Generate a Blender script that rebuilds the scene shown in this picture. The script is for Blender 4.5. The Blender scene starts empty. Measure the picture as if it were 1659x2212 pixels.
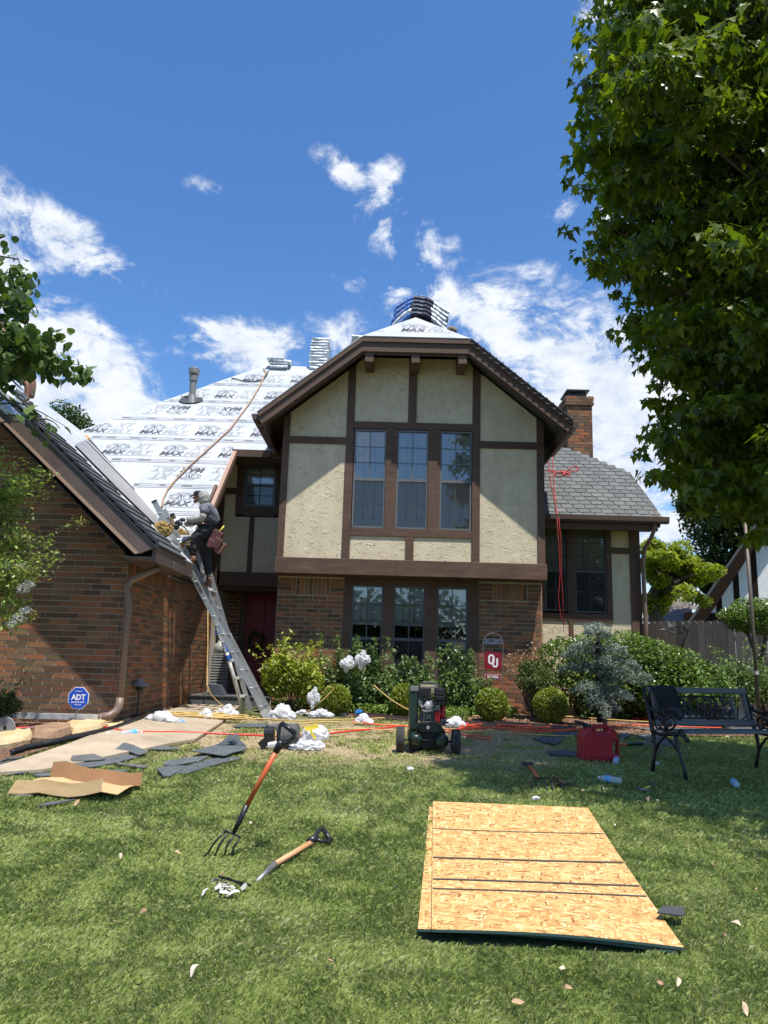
import bpy, bmesh, math, random
import numpy as np
from mathutils import Vector, Matrix, Euler
random.seed(7); rng = np.random.default_rng(7)
S = bpy.context.scene; COL = S.collection; PI = math.pi; R = math.radians
# ---------------------------------------------------------------- camera
F, CX, CY, H = 1656.0, 829.5, 1106.0, 1.65
_p, _r, _y = R(11.1), R(1.65), R(0.5)
FW = np.array([-math.sin(_y)*math.cos(_p), math.cos(_y)*math.cos(_p), math.sin(_p)])
_rt = np.array([math.cos(_y), math.sin(_y), 0.]); _up = np.cross(_rt, FW)
RT = _rt*math.cos(_r)+_up*math.sin(_r); UP = -_rt*math.sin(_r)+_up*math.cos(_r)
CAMP = np.array([0, 0, H])
cam = bpy.data.cameras.new('camera'); camo = bpy.data.objects.new('camera', cam); COL.objects.link(camo)
camo.matrix_world = Matrix(((RT[0], UP[0], -FW[0], 0), (RT[1], UP[1], -FW[1], 0), (RT[2], UP[2], -FW[2], H), (0, 0, 0, 1)))
cam.sensor_fit = 'VERTICAL'; cam.sensor_height = 24; cam.lens = 24*F/2212; cam.clip_end = 900; cam.clip_start = .05
S.camera = camo
def ray(x, y): return FW+RT*(x-CX)/F-UP*(y-CY)/F
def PY(x, y, Y): d = ray(x, y); return CAMP+d*Y/d[1]       # point of a sight line on the plane Y = const
def PX(x, y, X): d = ray(x, y); return CAMP+d*X/d[0]
def PP(x, y, n, c):                                           # on the plane n.p = c
    n = np.array(n, float); d = ray(x, y); return CAMP+d*(c-n@CAMP)/(n@d)
GY = [-60, -5, 0, 4, 6.36, 8.3, 11, 12.2, 13, 14, 90]; GZ = [-.5, -.2, 0, .28, .505, .64, .735, .79, .83, .85, .9]
def sm(a, b, v): t = np.clip((v-a)/(b-a), 0, 1); return t*t*(3-2*t)
def gz(X, Y):
    X = np.asarray(X, float); Y = np.asarray(Y, float)
    z = sum(np.interp(Y+k, GY, GZ) for k in (-.5, -.25, 0, .25, .5))/5
    return z+.085*sm(-1.6, -3.4, X)*sm(7.2, 9, Y)*sm(13.5, 11, Y)
def PG(x, y, h=0):
    d = ray(x, y); lo, hi = .5, 80
    for _ in range(50):
        m = (lo+hi)/2; P = CAMP+d*m
        if P[2] > gz(P[0], P[1])+h: lo = m
        else: hi = m
    return CAMP+d*lo
# ---------------------------------------------------------------- sun, sky
SUNV = Vector((.34, -.60, 1.9)).normalized()                  # towards the sun
sun = bpy.data.lights.new('sun', 'SUN'); suno = bpy.data.objects.new('sun', sun); COL.objects.link(suno)
sun.energy = 5.0; sun.angle = R(.53); sun.color = (1, .955, .88)
suno.rotation_euler = SUNV.to_track_quat('Z', 'Y').to_euler()
W = bpy.data.worlds.new('World'); S.world = W; W.use_nodes = True
nt = W.node_tree; nt.nodes.clear(); N = nt.nodes.new; LK = nt.links.new
def vmath(op, a, b=None):
    n = N('ShaderNodeVectorMath'); n.operation = op
    for i, v in enumerate((a, b)):
        if v is None: continue
        if hasattr(v, 'links'): LK(v, n.inputs[i])
        else: n.inputs[i].default_value = v
    return n.outputs['Value'] if op in ('DOT_PRODUCT', 'LENGTH') else n.outputs['Vector']
def smath(op, a, b=None, c=None, clamp=False):
    n = N('ShaderNodeMath'); n.operation = op; n.use_clamp = clamp
    for i, v in enumerate((a, b, c)):
        if v is None: continue
        if hasattr(v, 'links'): LK(v, n.inputs[i])
        else: n.inputs[i].default_value = v
    return n.outputs[0]
def smooth(v, a, b):
    n = N('ShaderNodeMapRange'); n.interpolation_type = 'SMOOTHSTEP'; LK(v, n.inputs[0])
    n.inputs[1].default_value = a; n.inputs[2].default_value = b; return n.outputs[0]
sky = N('ShaderNodeTexSky'); sky.sky_type = 'NISHITA'; sky.sun_disc = False
el = math.asin(SUNV.z); sky.sun_elevation = el; sky.sun_rotation = math.atan2(SUNV.x, SUNV.y)
sky.altitude = 400; sky.air_density = 1.0; sky.dust_density = .7; sky.ozone_density = 3.2
tc = N('ShaderNodeTexCoord'); D = vmath('NORMALIZE', tc.outputs['Generated'])
def noise(scale, detail, rough, dist=0, off=0):
    m = N('ShaderNodeMapping'); LK(D, m.inputs[0]); m.inputs['Location'].default_value = (off, off*.7, 0); m.inputs['Scale'].default_value = (1, 1, 1.5)
    n = N('ShaderNodeTexNoise'); LK(m.outputs[0], n.inputs['Vector']); n.inputs['Scale'].default_value = scale
    n.inputs['Detail'].default_value = detail; n.inputs['Roughness'].default_value = rough; n.inputs['Distortion'].default_value = dist
    return n.outputs['Fac']
fb = noise(8.5, 11, .66, .55); fb2 = noise(22, 8, .65, .5, 3.1)
blobs = [(140, 525, 210, 60, 30, .9), (150, 720, 260, 75, 47, .9), (60, 640, 150, 70, 30, .6), (515, 745, 150, 50, 3, 1.2), (240, 885, 230, 52, 3, 1.25),
         (755, 385, 80, 34, 35, .9), (820, 400, 50, 40, -50, .9), (860, 500, 130, 52, 25, .95), (915, 560, 80, 34, -25, .9), (900, 630, 110, 45, -5, .75), (1020, 690, 250, 75, 18, .85), (1150, 745, 200, 105, 35, .85),
         (1290, 850, 240, 160, 40, 1.15), (1370, 1010, 170, 150, 20, 1.25), (1210, 455, 42, 24, -20, .7), (740, 735, 120, 75, 0, .55), (325, 705, 45, 90, 10, .6),
         (1300, 8, 70, 40, 20, .8), (1440, 1130, 140, 80, 20, 1.1), (1520, 1270, 150, 60, 5, 1.2), (440, 405, 55, 22, 15, .45), (1340, 470, 60, 60, 0, .7), (1200, 600, 120, 40, 10, .5)]
dens = None
for (x, y, a, b, an, w) in blobs:
    c = ray(x, y); L = np.linalg.norm(c); ca, sa = math.cos(R(an)), math.sin(R(an))
    t1 = RT*ca-UP*sa; t2 = RT*sa+UP*ca; c = c/L
    t1 = t1-c*(t1@c); t2 = t2-c*(t2@c)
    u = smath('MULTIPLY', vmath('DOT_PRODUCT', D, tuple(t1)), F*L/a); v = smath('MULTIPLY', vmath('DOT_PRODUCT', D, tuple(t2)), F*L/b)
    q = smath('ADD', smath('MULTIPLY', u, u), smath('MULTIPLY', v, v))
    back = smath('GREATER_THAN', vmath('DOT_PRODUCT', D, tuple(c)), 0.)
    g = smath('MULTIPLY', smath('MULTIPLY', smath('POWER', 2.718, smath('MULTIPLY', q, -.8)), w), back)
    dens = g if dens is None else smath('MAXIMUM', dens, g)
sep = N('ShaderNodeSeparateXYZ'); LK(D, sep.inputs[0])
behind = smooth(vmath('DOT_PRODUCT', D, tuple(FW)), .80, .45)     # the rest of the sky: scattered fair-weather cloud as in view
band = smath('MULTIPLY', smath('MULTIPLY', behind, .5), smooth(noise(2.6, 2, .5, 0, 9.), .45, .62))
dens = smath('MAXIMUM', dens, band)
val = smath('ADD', smath('MULTIPLY', smath('SUBTRACT', fb, .5), 4.6), smath('MULTIPLY', smath('SUBTRACT', fb2, .5), 2.0))
cov = smooth(smath('ADD', smath('MULTIPLY', dens, 1.0), smath('MULTIPLY', val, smath('ADD', smath('MULTIPLY', smath('MINIMUM', dens, .8), 1.0), .06))), .34, .95)
shade = smooth(smath('ADD', fb2, smath('MULTIPLY', fb, .6)), .55, 1.0)
cc = N('ShaderNodeMix'); cc.data_type = 'RGBA'; LK(shade, cc.inputs[0]); cc.inputs[6].default_value = (3.3, 3.75, 4.5, 1); cc.inputs[7].default_value = (5.0, 5.2, 5.5, 1)
hs = N('ShaderNodeHueSaturation'); hs.inputs['Saturation'].default_value = 1.22; hs.inputs['Hue'].default_value = .504; hs.inputs['Value'].default_value = 1.0; LK(sky.outputs[0], hs.inputs['Color'])
mx = N('ShaderNodeMix'); mx.data_type = 'RGBA'; LK(smath('MULTIPLY', cov, .96), mx.inputs[0]); LK(hs.outputs[0], mx.inputs[6]); LK(cc.outputs[2], mx.inputs[7])
bg = N('ShaderNodeBackground'); LK(mx.outputs[2], bg.inputs[0]); bg.inputs[1].default_value = .15
wo = N('ShaderNodeOutputWorld'); LK(bg.outputs[0], wo.inputs[0])
S.view_settings.view_transform = 'Standard'; S.view_settings.look = 'None'; S.view_settings.gamma = 1; S.view_settings.use_curve_mapping = False
S.view_settings.exposure = .42
S.cycles.max_bounces = 8; S.cycles.transparent_max_bounces = 24; S.cycles.caustics_reflective = False; S.cycles.caustics_refractive = False
# ---------------------------------------------------------------- materials
MATS = {}
def ramp(nodes, stops, interp='LINEAR'):
    n = nodes.new('ShaderNodeValToRGB'); n.color_ramp.interpolation = interp; e = n.color_ramp.elements
    while len(e) > 1: e.remove(e[0])
    e[0].position = stops[0][0]; e[0].color = (*stops[0][1], 1)
    for p, c in stops[1:]: q = e.new(p); q.color = (*c, 1)
    return n
def mat(name, stops, rough=.7, scale=6, bump=0, bscale=60, metal=0, spec=.5, stretch=(1, 1, 1), detail=5, rand=0, translucent=0, tcol=None, coat=0, brough=.6, dirt=0, bdist=.01, backdark=0):
    """stops: one colour or [(pos,colour)...] driven by noise; rand: share of per-piece random added to the noise"""
    if name in MATS: return MATS[name]
    m = bpy.data.materials.new(name); m.use_nodes = True; MATS[name] = m
    t = m.node_tree; ns = t.nodes; lk = t.links.new; pb = ns['Principled BSDF']
    if isinstance(stops[0], (int, float)): stops = [(0, tuple(c*.86 for c in stops)), (1, tuple(min(1, c*1.14) for c in stops))]
    tcn = ns.new('ShaderNodeTexCoord'); mp = ns.new('ShaderNodeMapping'); lk(tcn.outputs['Object'], mp.inputs[0]); mp.inputs['Scale'].default_value = stretch
    nz = ns.new('ShaderNodeTexNoise'); lk(mp.outputs[0], nz.inputs['Vector']); nz.inputs['Scale'].default_value = scale; nz.inputs['Detail'].default_value = detail
    nz.inputs['Roughness'].default_value = .6
    fac = nz.outputs['Fac']
    def M(op, a, b):
        n = ns.new('ShaderNodeMath'); n.operation = op
        for i, v in enumerate((a, b)):
            if hasattr(v, 'links'): lk(v, n.inputs[i])
            else: n.inputs[i].default_value = v
        return n.outputs[0]
    sp = M('ADD', M('MULTIPLY', M('SUBTRACT', fac, .5), 1.7), .5)
    if rand:
        oi = ns.new('ShaderNodeObjectInfo'); ge = ns.new('ShaderNodeNewGeometry')
        rr = M('FRACT', M('ADD', oi.outputs['Random'], ge.outputs['Random Per Island']), 0)
        sp = M('ADD', M('MULTIPLY', rr, rand), M('MULTIPLY', sp, 1-rand))
    rp = ramp(ns, stops); lk(sp, rp.inputs[0]); colr = rp.outputs[0]
    if dirt:
        n2 = ns.new('ShaderNodeTexNoise'); lk(tcn.outputs['Object'], n2.inputs['Vector']); n2.inputs['Scale'].default_value = scale*.23; n2.inputs['Detail'].default_value = 4
        mr = ns.new('ShaderNodeMapRange'); lk(n2.outputs['Fac'], mr.inputs[0]); mr.inputs[1].default_value = .35; mr.inputs[2].default_value = .7
        mr.inputs[3].default_value = 1-dirt; mr.inputs[4].default_value = 1.
        mu = ns.new('ShaderNodeMix'); mu.data_type = 'RGBA'; mu.blend_type = 'MULTIPLY'; mu.inputs[0].default_value = 1; lk(colr, mu.inputs[6]); lk(mr.outputs[0], mu.inputs[7]); colr = mu.outputs[2]
    lk(colr, pb.inputs['Base Color']); pb.inputs['Roughness'].default_value = rough; pb.inputs['Metallic'].default_value = metal
    pb.inputs['Specular IOR Level'].default_value = spec; pb.inputs['Coat Weight'].default_value = coat
    if bump:
        nb = ns.new('ShaderNodeTexNoise'); lk(mp.outputs[0], nb.inputs['Vector']); nb.inputs['Scale'].default_value = bscale; nb.inputs['Detail'].default_value = 5; nb.inputs['Roughness'].default_value = brough
        bn = ns.new('ShaderNodeBump'); lk(nb.outputs['Fac'], bn.inputs['Height']); bn.inputs['Strength'].default_value = bump; bn.inputs['Distance'].default_value = bdist
        lk(bn.outputs[0], pb.inputs['Normal'])
    if translucent:
        tr = ns.new('ShaderNodeBsdfTranslucent')
        if tcol:
            mu = ns.new('ShaderNodeMix'); mu.data_type = 'RGBA'; mu.blend_type = 'MULTIPLY'; mu.inputs[0].default_value = 1; lk(colr, mu.inputs[6]); mu.inputs[7].default_value = (*tcol, 1); lk(mu.outputs[2], tr.inputs[0])
        else: lk(colr, tr.inputs[0])
        ms = ns.new('ShaderNodeMixShader'); ms.inputs[0].default_value = translucent; lk(pb.outputs[0], ms.inputs[1]); lk(tr.outputs[0], ms.inputs[2])
        lk(ms.outputs[0], ns['Material Output'].inputs[0])
    return m
BRK = [(0, (.075, .046, .033)), (.16, (.15, .078, .045)), (.28, (.155, .115, .065)), (.42, (.29, .125, .058)), (.55, (.12, .07, .045)), (.68, (.34, .14, .062)), (.78, (.2, .14, .078)), (.9, (.38, .12, .052)), (1, (.33, .18, .085))]
m_brick = mat('brick_clay', BRK, .85, 9, .9, 45, rand=.8, spec=.25, stretch=(1, 1, 2.2), bdist=.006)
m_mortar = mat('mortar', (.58, .52, .43), .9, 30, .5, 120)
m_timber = mat('brown_timber', [(0, (.085, .048, .031)), (.5, (.125, .074, .048)), (1, (.175, .108, .07))], .62, 3, .6, 26, stretch=(1, 1, 5), spec=.35, bdist=.005, dirt=.3)
m_fascia = mat('brown_fascia', [(0, (.078, .046, .031)), (1, (.135, .084, .056))], .6, 2, .35, 30, stretch=(.4, 1, 1), spec=.35)
m_soffit = mat('brown_soffit', (.07, .042, .03), .8, 3)
m_tanrake = mat('tan_metal_edge', (.42, .27, .19), .45, 4, metal=.2)
m_gutter = mat('brown_gutter', (.085, .055, .042), .4, 3, spec=.5)
m_dspout = mat('taupe_downspout', [(0, (.15, .10, .075)), (1, (.24, .165, .125))], .45, 3, .1, 20, stretch=(6, 6, .6))
m_felt = mat('white_felt', [(0, (.34, .37, .40)), (.5, (.455, .48, .495)), (1, (.53, .54, .55))], .55, 1.6, 1, 5, spec=.2, bdist=.06, stretch=(1, .6, 1))
m_ink = mat('printed_ink', (.085, .09, .1), .6, 12)
m_inkl = mat('pale_printed_ink', (.15, .155, .165), .6, 12)
m_tfas = mat('taupe_fascia', [(0, (.085, .062, .05)), (1, (.13, .1, .085))], .5, 3, spec=.4)
m_grey = mat('grey_metal_valley', (.30, .29, .275), .45, 1.2, metal=.15)
m_ply = mat('weathered_board', [(0, (.3, .17, .07)), (1, (.55, .37, .18))], .8, 14, .3, 60, stretch=(1, 5, 1))
m_shin = mat('grey_shingle', [(0, (.085, .092, .088)), (.5, (.13, .137, .13)), (1, (.18, .188, .178))], .9, 90, .5, 300, rand=.45, spec=.2, bdist=.003, detail=2)
m_shdk = mat('dark_shingle', [(0, (.045, .047, .05)), (1, (.1, .105, .11))], .9, 90, .5, 300, rand=.4, spec=.2, bdist=.003, detail=2)
m_shlawn = mat('torn_shingle', [(0, (.095, .11, .12)), (.55, (.13, .145, .155)), (.75, (.15, .13, .115)), (1, (.18, .19, .19))], .9, 70, .6, 260, rand=.5, spec=.2, bdist=.003, detail=2, dirt=.3)
m_frame = mat('bronze_frame', (.085, .092, .095), .4, 4)
m_framel = mat('grey_frame', (.14, .145, .145), .4, 4)
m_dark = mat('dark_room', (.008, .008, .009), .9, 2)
m_blind = mat('white_blind', [(0, (.74, .75, .73)), (1, (.86, .86, .83))], .8, 3, .2, 30, stretch=(1, 1, 3))
m_red = mat('red_door', (.19, .012, .014), .4, 3)
m_slate = mat('slate_tile', [(0, (.05, .055, .058)), (1, (.15, .155, .155))], .55, 7, .4, 40, rand=.3)
m_conc = mat('concrete_path', [(0, (.33, .26, .175)), (.5, (.44, .355, .25)), (1, (.52, .43, .31))], .85, 5, .3, 120, dirt=.25)
m_alu = mat('aluminium', [(0, (.36, .37, .37)), (1, (.58, .59, .585))], .38, 5, .1, 60, metal=.75, stretch=(4, 4, .5))
m_aluw = mat('worn_aluminium', [(0, (.4, .4, .38)), (1, (.7, .7, .67))], .5, 14, .1, 60, metal=.5)
m_blk = mat('black_plastic', (.016, .017, .019), .35, 4, spec=.5)
m_iron = mat('black_cast_iron', (.012, .013, .014), .42, 20, .4, 60, spec=.5, bdist=.004)
m_white = mat('white_plastic_bag', [(0, (.74, .76, .78)), (1, (.9, .9, .91))], .4, 7, .5, 9, translucent=.4, bdist=.05)
m_bark = mat('bark', [(0, (.035, .028, .022)), (1, (.12, .095, .07))], .9, 9, .9, 26, stretch=(1, 1, .25), bdist=.02)
m_pipe = mat('galvanised_pipe', (.22, .215, .2), .5, 6, metal=.4)
def glassmat():
    m = bpy.data.materials.new('window_glass'); m.use_nodes = True; t = m.node_tree; ns = t.nodes; lk = t.links.new
    for n in list(ns):
        if n.type == 'BSDF_PRINCIPLED': ns.remove(n)
    tr = ns.new('ShaderNodeBsdfTransparent'); tr.inputs[0].default_value = (.95, .97, .965, 1)
    gl = ns.new('ShaderNodeBsdfGlossy'); gl.inputs['Roughness'].default_value = .015; gl.inputs[0].default_value = (.9, .93, .95, 1)
    nz = ns.new('ShaderNodeTexNoise'); nz.inputs['Scale'].default_value = 2.2; bn = ns.new('ShaderNodeBump'); bn.inputs['Strength'].default_value = .06; lk(nz.outputs[0], bn.inputs['Height']); lk(bn.outputs[0], gl.inputs['Normal'])
    fr = ns.new('ShaderNodeFresnel'); fr.inputs[0].default_value = 2.3
    ms = ns.new('ShaderNodeMixShader'); lk(fr.outputs[0], ms.inputs[0]); lk(tr.outputs[0], ms.inputs[1]); lk(gl.outputs[0], ms.inputs[2]); lk(ms.outputs[0], ns['Material Output'].inputs[0]); return m
m_glass = glassmat()
def screenmat():
    m = bpy.data.materials.new('insect_screen_mesh'); m.use_nodes = True; t = m.node_tree; ns = t.nodes; lk = t.links.new
    pb = ns['Principled BSDF']; pb.inputs['Base Color'].default_value = (.03, .032, .034, 1); pb.inputs['Roughness'].default_value = .6
    tr = ns.new('ShaderNodeBsdfTransparent'); ms = ns.new('ShaderNodeMixShader'); ms.inputs[0].default_value = .42
    lk(tr.outputs[0], ms.inputs[1]); lk(pb.outputs[0], ms.inputs[2]); lk(ms.outputs[0], ns['Material Output'].inputs[0]); return m
m_screen = screenmat()
def clearmat(name, col, a=.35, rough=.1):
    m = bpy.data.materials.new(name); m.use_nodes = True; t = m.node_tree; ns = t.nodes; lk = t.links.new
    pb = ns['Principled BSDF']; pb.inputs['Base Color'].default_value = (*col, 1); pb.inputs['Roughness'].default_value = rough
    tr = ns.new('ShaderNodeBsdfTransparent'); ms = ns.new('ShaderNodeMixShader'); ms.inputs[0].default_value = a
    lk(tr.outputs[0], ms.inputs[1]); lk(pb.outputs[0], ms.inputs[2]); lk(ms.outputs[0], ns['Material Output'].inputs[0]); return m
m_clear = clearmat('clear_bottle_plastic', (.75, .8, .82), .42, .08)
def stuccomat():
    m = bpy.data.materials.new('cream_stucco'); m.use_nodes = True; t = m.node_tree; ns = t.nodes; lk = t.links.new; pb = ns['Principled BSDF']
    tcn = ns.new('ShaderNodeTexCoord')
    n0 = ns.new('ShaderNodeTexNoise'); lk(tcn.outputs['Object'], n0.inputs['Vector']); n0.inputs['Scale'].default_value = 2.2; n0.inputs['Detail'].default_value = 5
    rp = ramp(ns, [(.3, (.59, .51, .35)), (.7, (.68, .60, .43))]); lk(n0.outputs[0], rp.inputs[0])
    ms_ = ns.new('ShaderNodeMapping'); lk(tcn.outputs['Object'], ms_.inputs[0]); ms_.inputs['Scale'].default_value = (5, 5, .5); n9 = ns.new('ShaderNodeTexNoise'); lk(ms_.outputs[0], n9.inputs['Vector']); n9.inputs['Scale'].default_value = 1; n9.inputs['Detail'].default_value = 6
    r9 = ramp(ns, [(.32, (.78, .75, .70)), (.55, (1, 1, 1))]); lk(n9.outputs[0], r9.inputs[0]); mu9 = ns.new('ShaderNodeMix'); mu9.data_type = 'RGBA'; mu9.blend_type = 'MULTIPLY'; mu9.inputs[0].default_value = .35; lk(rp.outputs[0], mu9.inputs[6]); lk(r9.outputs[0], mu9.inputs[7]); lk(mu9.outputs[2], pb.inputs['Base Color'])
    pb.inputs['Roughness'].default_value = .8; pb.inputs['Specular IOR Level'].default_value = .25
    # skip-trowel: iso-lines of a distorted noise make raised, broken curved ridges
    mp = ns.new('ShaderNodeMapping'); lk(tcn.outputs['Object'], mp.inputs[0]); mp.inputs['Scale'].default_value = (1, 1, 1.25)
    n1 = ns.new('ShaderNodeTexNoise'); lk(mp.outputs[0], n1.inputs['Vector']); n1.inputs['Scale'].default_value = 4.6; n1.inputs['Detail'].default_value = 3; n1.inputs['Distortion'].default_value = 1.6
    def M(op, a, b, cl=False):
        n = ns.new('ShaderNodeMath'); n.operation = op; n.use_clamp = cl
        for i, v in enumerate((a, b)):
            if hasattr(v, 'links'): lk(v, n.inputs[i])
            else: n.inputs[i].default_value = v
        return n.outputs[0]
    fr = M('FRACT', M('MULTIPLY', n1.outputs[0], 5.5), 0)
    saw = ns.new('ShaderNodeMapRange'); lk(fr, saw.inputs[0]); saw.inputs[1].default_value = .72; saw.inputs[2].default_value = .97; saw.interpolation_type = 'SMOOTHSTEP'
    n2 = ns.new('ShaderNodeTexNoise'); lk(tcn.outputs['Object'], n2.inputs['Vector']); n2.inputs['Scale'].default_value = 7; n2.inputs['Detail'].default_value = 2
    ms = ns.new('ShaderNodeMapRange'); lk(n2.outputs[0], ms.inputs[0]); ms.inputs[1].default_value = .46; ms.inputs[2].default_value = .6
    n3 = ns.new('ShaderNodeTexNoise'); lk(tcn.outputs['Object'], n3.inputs['Vector']); n3.inputs['Scale'].default_value = 22; n3.inputs['Detail'].default_value = 5
    hgt = M('ADD', M('MULTIPLY', saw.outputs[0], ms.outputs[0]), M('MULTIPLY', n3.outputs[0], .35))
    bn = ns.new('ShaderNodeBump'); lk(hgt, bn.inputs['Height']); bn.inputs['Strength'].default_value = .75; bn.inputs['Distance'].default_value = .012; lk(bn.outputs[0], pb.inputs['Normal'])
    return m
m_stucco = stuccomat()
m_stuccow = mat('white_stucco', (.62, .62, .62), .85, 8, .4, 40)
# ---------------------------------------------------------------- mesh helpers
def wl(o):
    v = Vector((0, 0, 0))
    while o is not None: v += o.location; o = o.parent
    return v
def tag(o, label=None, cat=None, group=None, kind=None):
    if label: o['label'] = label
    if cat: o['category'] = cat
    if group: o['group'] = group
    if kind: o['kind'] = kind
    return o
def empty(name, loc, label=None, cat=None, group=None, kind=None, parent=None):
    o = bpy.data.objects.new(name, None); COL.objects.link(o); o.location = Vector(loc)-(wl(parent) if parent else Vector())
    o.parent = parent; o.empty_display_size = .1
    return tag(o, label, cat, group, kind)
class MB:
    """collects shapes; build() links them as ONE mesh object"""
    def __init__(s): s.v = []; s.f = []; s.mi = []; s.cur = 0
    def add(s, vs, fs):
        n = len(s.v); s.v += [tuple(map(float, p)) for p in vs]; s.f += [tuple(i+n for i in f) for f in fs]; s.mi += [s.cur]*len(fs); return s
    def box(s, x0, x1, y0, y1, z0, z1):
        return s.add([(x0, y0, z0), (x1, y0, z0), (x1, y1, z0), (x0, y1, z0), (x0, y0, z1), (x1, y0, z1), (x1, y1, z1), (x0, y1, z1)],
                     [(0, 3, 2, 1), (4, 5, 6, 7), (0, 1, 5, 4), (1, 2, 6, 5), (2, 3, 7, 6), (3, 0, 4, 7)])
    def bar(s, a, b, w, h, up=(0, 0, 1)):
        a = Vector(a); b = Vector(b); d = (b-a).normalized(); u = Vector(up); sd = d.cross(u)
        if sd.length < 1e-4: sd = d.cross(Vector((1, 0, 0)))
        sd.normalize(); u = sd.cross(d); vs = []
        for p in (a, b):
            for i, j in ((-1, -1), (1, -1), (1, 1), (-1, 1)): vs.append(p+sd*i*w/2+u*j*h/2)
        return s.add(vs, [(3, 2, 1, 0), (4, 5, 6, 7), (0, 1, 5, 4), (1, 2, 6, 5), (2, 3, 7, 6), (3, 0, 4, 7)])
    def tube(s, pts, r, n=8, cap=True):
        pts = [Vector(p) for p in pts]; k = len(pts); rs = r if hasattr(r, '__len__') else [r]*k; vs = []
        t = (pts[1]-pts[0]).normalized(); a = t.orthogonal().normalized()
        for i, p in enumerate(pts):
            t = (pts[min(i+1, k-1)]-pts[max(i-1, 0)])
            if t.length < 1e-7: t = Vector((0, 0, 1))
            t.normalize(); a = (a-t*a.dot(t)); a = a.normalized() if a.length > 1e-5 else t.orthogonal().normalized(); b = t.cross(a)
            for j in range(n): th = 2*PI*j/n; vs.append(p+(a*math.cos(th)+b*math.sin(th))*rs[i])
        fs = [(i*n+j, i*n+(j+1) % n, (i+1)*n+(j+1) % n, (i+1)*n+j) for i in range(k-1) for j in range(n)]
        if cap: fs += [tuple(range(n-1, -1, -1)), tuple((k-1)*n+j for j in range(n))]
        return s.add(vs, fs)
    def prism(s, poly, d):
        n = len(poly); d = Vector(d); p = [Vector(q) for q in poly]
        return s.add(p+[q+d for q in p], [tuple(range(n-1, -1, -1)), tuple(range(n, 2*n))]+[(i, (i+1) % n, (i+1) % n+n, i+n) for i in range(n)])
    def lathe(s, prof, c=(0, 0, 0), n=20, axis='Z'):
        vs = []
        for r, z in prof:
            for j in range(n):
                th = 2*PI*j/n; x, y = r*math.cos(th), r*math.sin(th)
                p = (x, y, z) if axis == 'Z' else ((z, x, y) if axis == 'X' else (x, z, y)); vs.append((p[0]+c[0], p[1]+c[1], p[2]+c[2]))
        k = len(prof)
        return s.add(vs, [(i*n+j, i*n+(j+1) % n, (i+1)*n+(j+1) % n, (i+1)*n+j) for i in range(k-1) for j in range(n)]+[tuple(range(n-1, -1, -1)), tuple((k-1)*n+j for j in range(n))])
    def ball(s, c, r, n=12, m=8, sq=(1, 1, 1)):
        vs = [(c[0]+r*sq[0]*math.sin(PI*i/m)*math.cos(2*PI*j/n), c[1]+r*sq[1]*math.sin(PI*i/m)*math.sin(2*PI*j/n), c[2]+r*sq[2]*math.cos(PI*i/m)) for i in range(m+1) for j in range(n)]
        return s.add(vs, [(i*n+j, (i+1)*n+j, (i+1)*n+(j+1) % n, i*n+(j+1) % n) for i in range(m) for j in range(n)])
    def xf(s, M, start=0):
        for i in range(start, len(s.v)): s.v[i] = tuple(M@Vector(s.v[i]))
        return s
    def build(s, name, m, parent=None, smooth=False, bevel=0, loc=None):
        me = bpy.data.meshes.new(name); off = wl(parent) if parent else Vector()
        L = Vector(loc) if loc is not None else None
        base = L if L is not None else off
        me.from_pydata([(v[0]-base.x, v[1]-base.y, v[2]-base.z) for v in s.v], [], s.f)
        for mm in (m if isinstance(m, (list, tuple)) else [m]): me.materials.append(mm)
        if any(s.mi): me.polygons.foreach_set('material_index', s.mi)
        if smooth: me.polygons.foreach_set('use_smooth', [True]*len(me.polygons))
        me.validate(); o = bpy.data.objects.new(name, me); COL.objects.link(o); o.parent = parent
        if L is not None: o.location = L-off
        if bevel:
            b = o.modifiers.new('bevel', 'BEVEL'); b.width = bevel; b.segments = 2; b.limit_method = 'ANGLE'
        return o
def thing(name, mb, m, label, cat, group=None, **k):
    """a top-level thing that is one mesh; origin at its base"""
    a = np.array(mb.v); c = ((a[:, 0].min()+a[:, 0].max())/2, (a[:, 1].min()+a[:, 1].max())/2, a[:, 2].min())
    return tag(mb.build(name, m, None, loc=c, **k), label, cat, group)
def auto(o, ang=40):
    o.data.polygons.foreach_set('use_smooth', [True]*len(o.data.polygons)); o.data.set_sharp_from_angle(angle=R(ang)); return o
def npmesh(name, V, Fv, k, m, parent=None, smooth=False):
    """V (n,3) world, Fv flat loops with k verts per face"""
    me = bpy.data.meshes.new(name); off = np.array(wl(parent)) if parent else np.zeros(3)
    V = np.asarray(V, float)-off; nf = len(Fv)//k
    me.vertices.add(len(V)); me.vertices.foreach_set('co', V.ravel().astype(np.float32)); me.loops.add(len(Fv)); me.loops.foreach_set('vertex_index', np.asarray(Fv, np.int32))
    me.polygons.add(nf); me.polygons.foreach_set('loop_start', np.arange(nf, dtype=np.int32)*k)
    if smooth: me.polygons.foreach_set('use_smooth', np.ones(nf, bool))
    me.materials.append(m); me.update(calc_edges=True); o = bpy.data.objects.new(name, me); COL.objects.link(o); o.parent = parent; return o
def rmats(n, tilt=1.0, az=None):
    """random frames: z axis tilted from up by up to `tilt` rad, random heading"""
    a = rng.uniform(0, 2*PI, n) if az is None else az; t = rng.uniform(0, 1, n)**.7*tilt; h = rng.uniform(0, 2*PI, n)
    z = np.stack([np.sin(t)*np.cos(a), np.sin(t)*np.sin(a), np.cos(t)], 1); x = np.stack([np.cos(h), np.sin(h), np.zeros(n)], 1)
    x -= z*(x*z).sum(1)[:, None]; x /= np.linalg.norm(x, axis=1)[:, None]; y = np.cross(z, x); return np.stack([x, y, z], 2)
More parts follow.
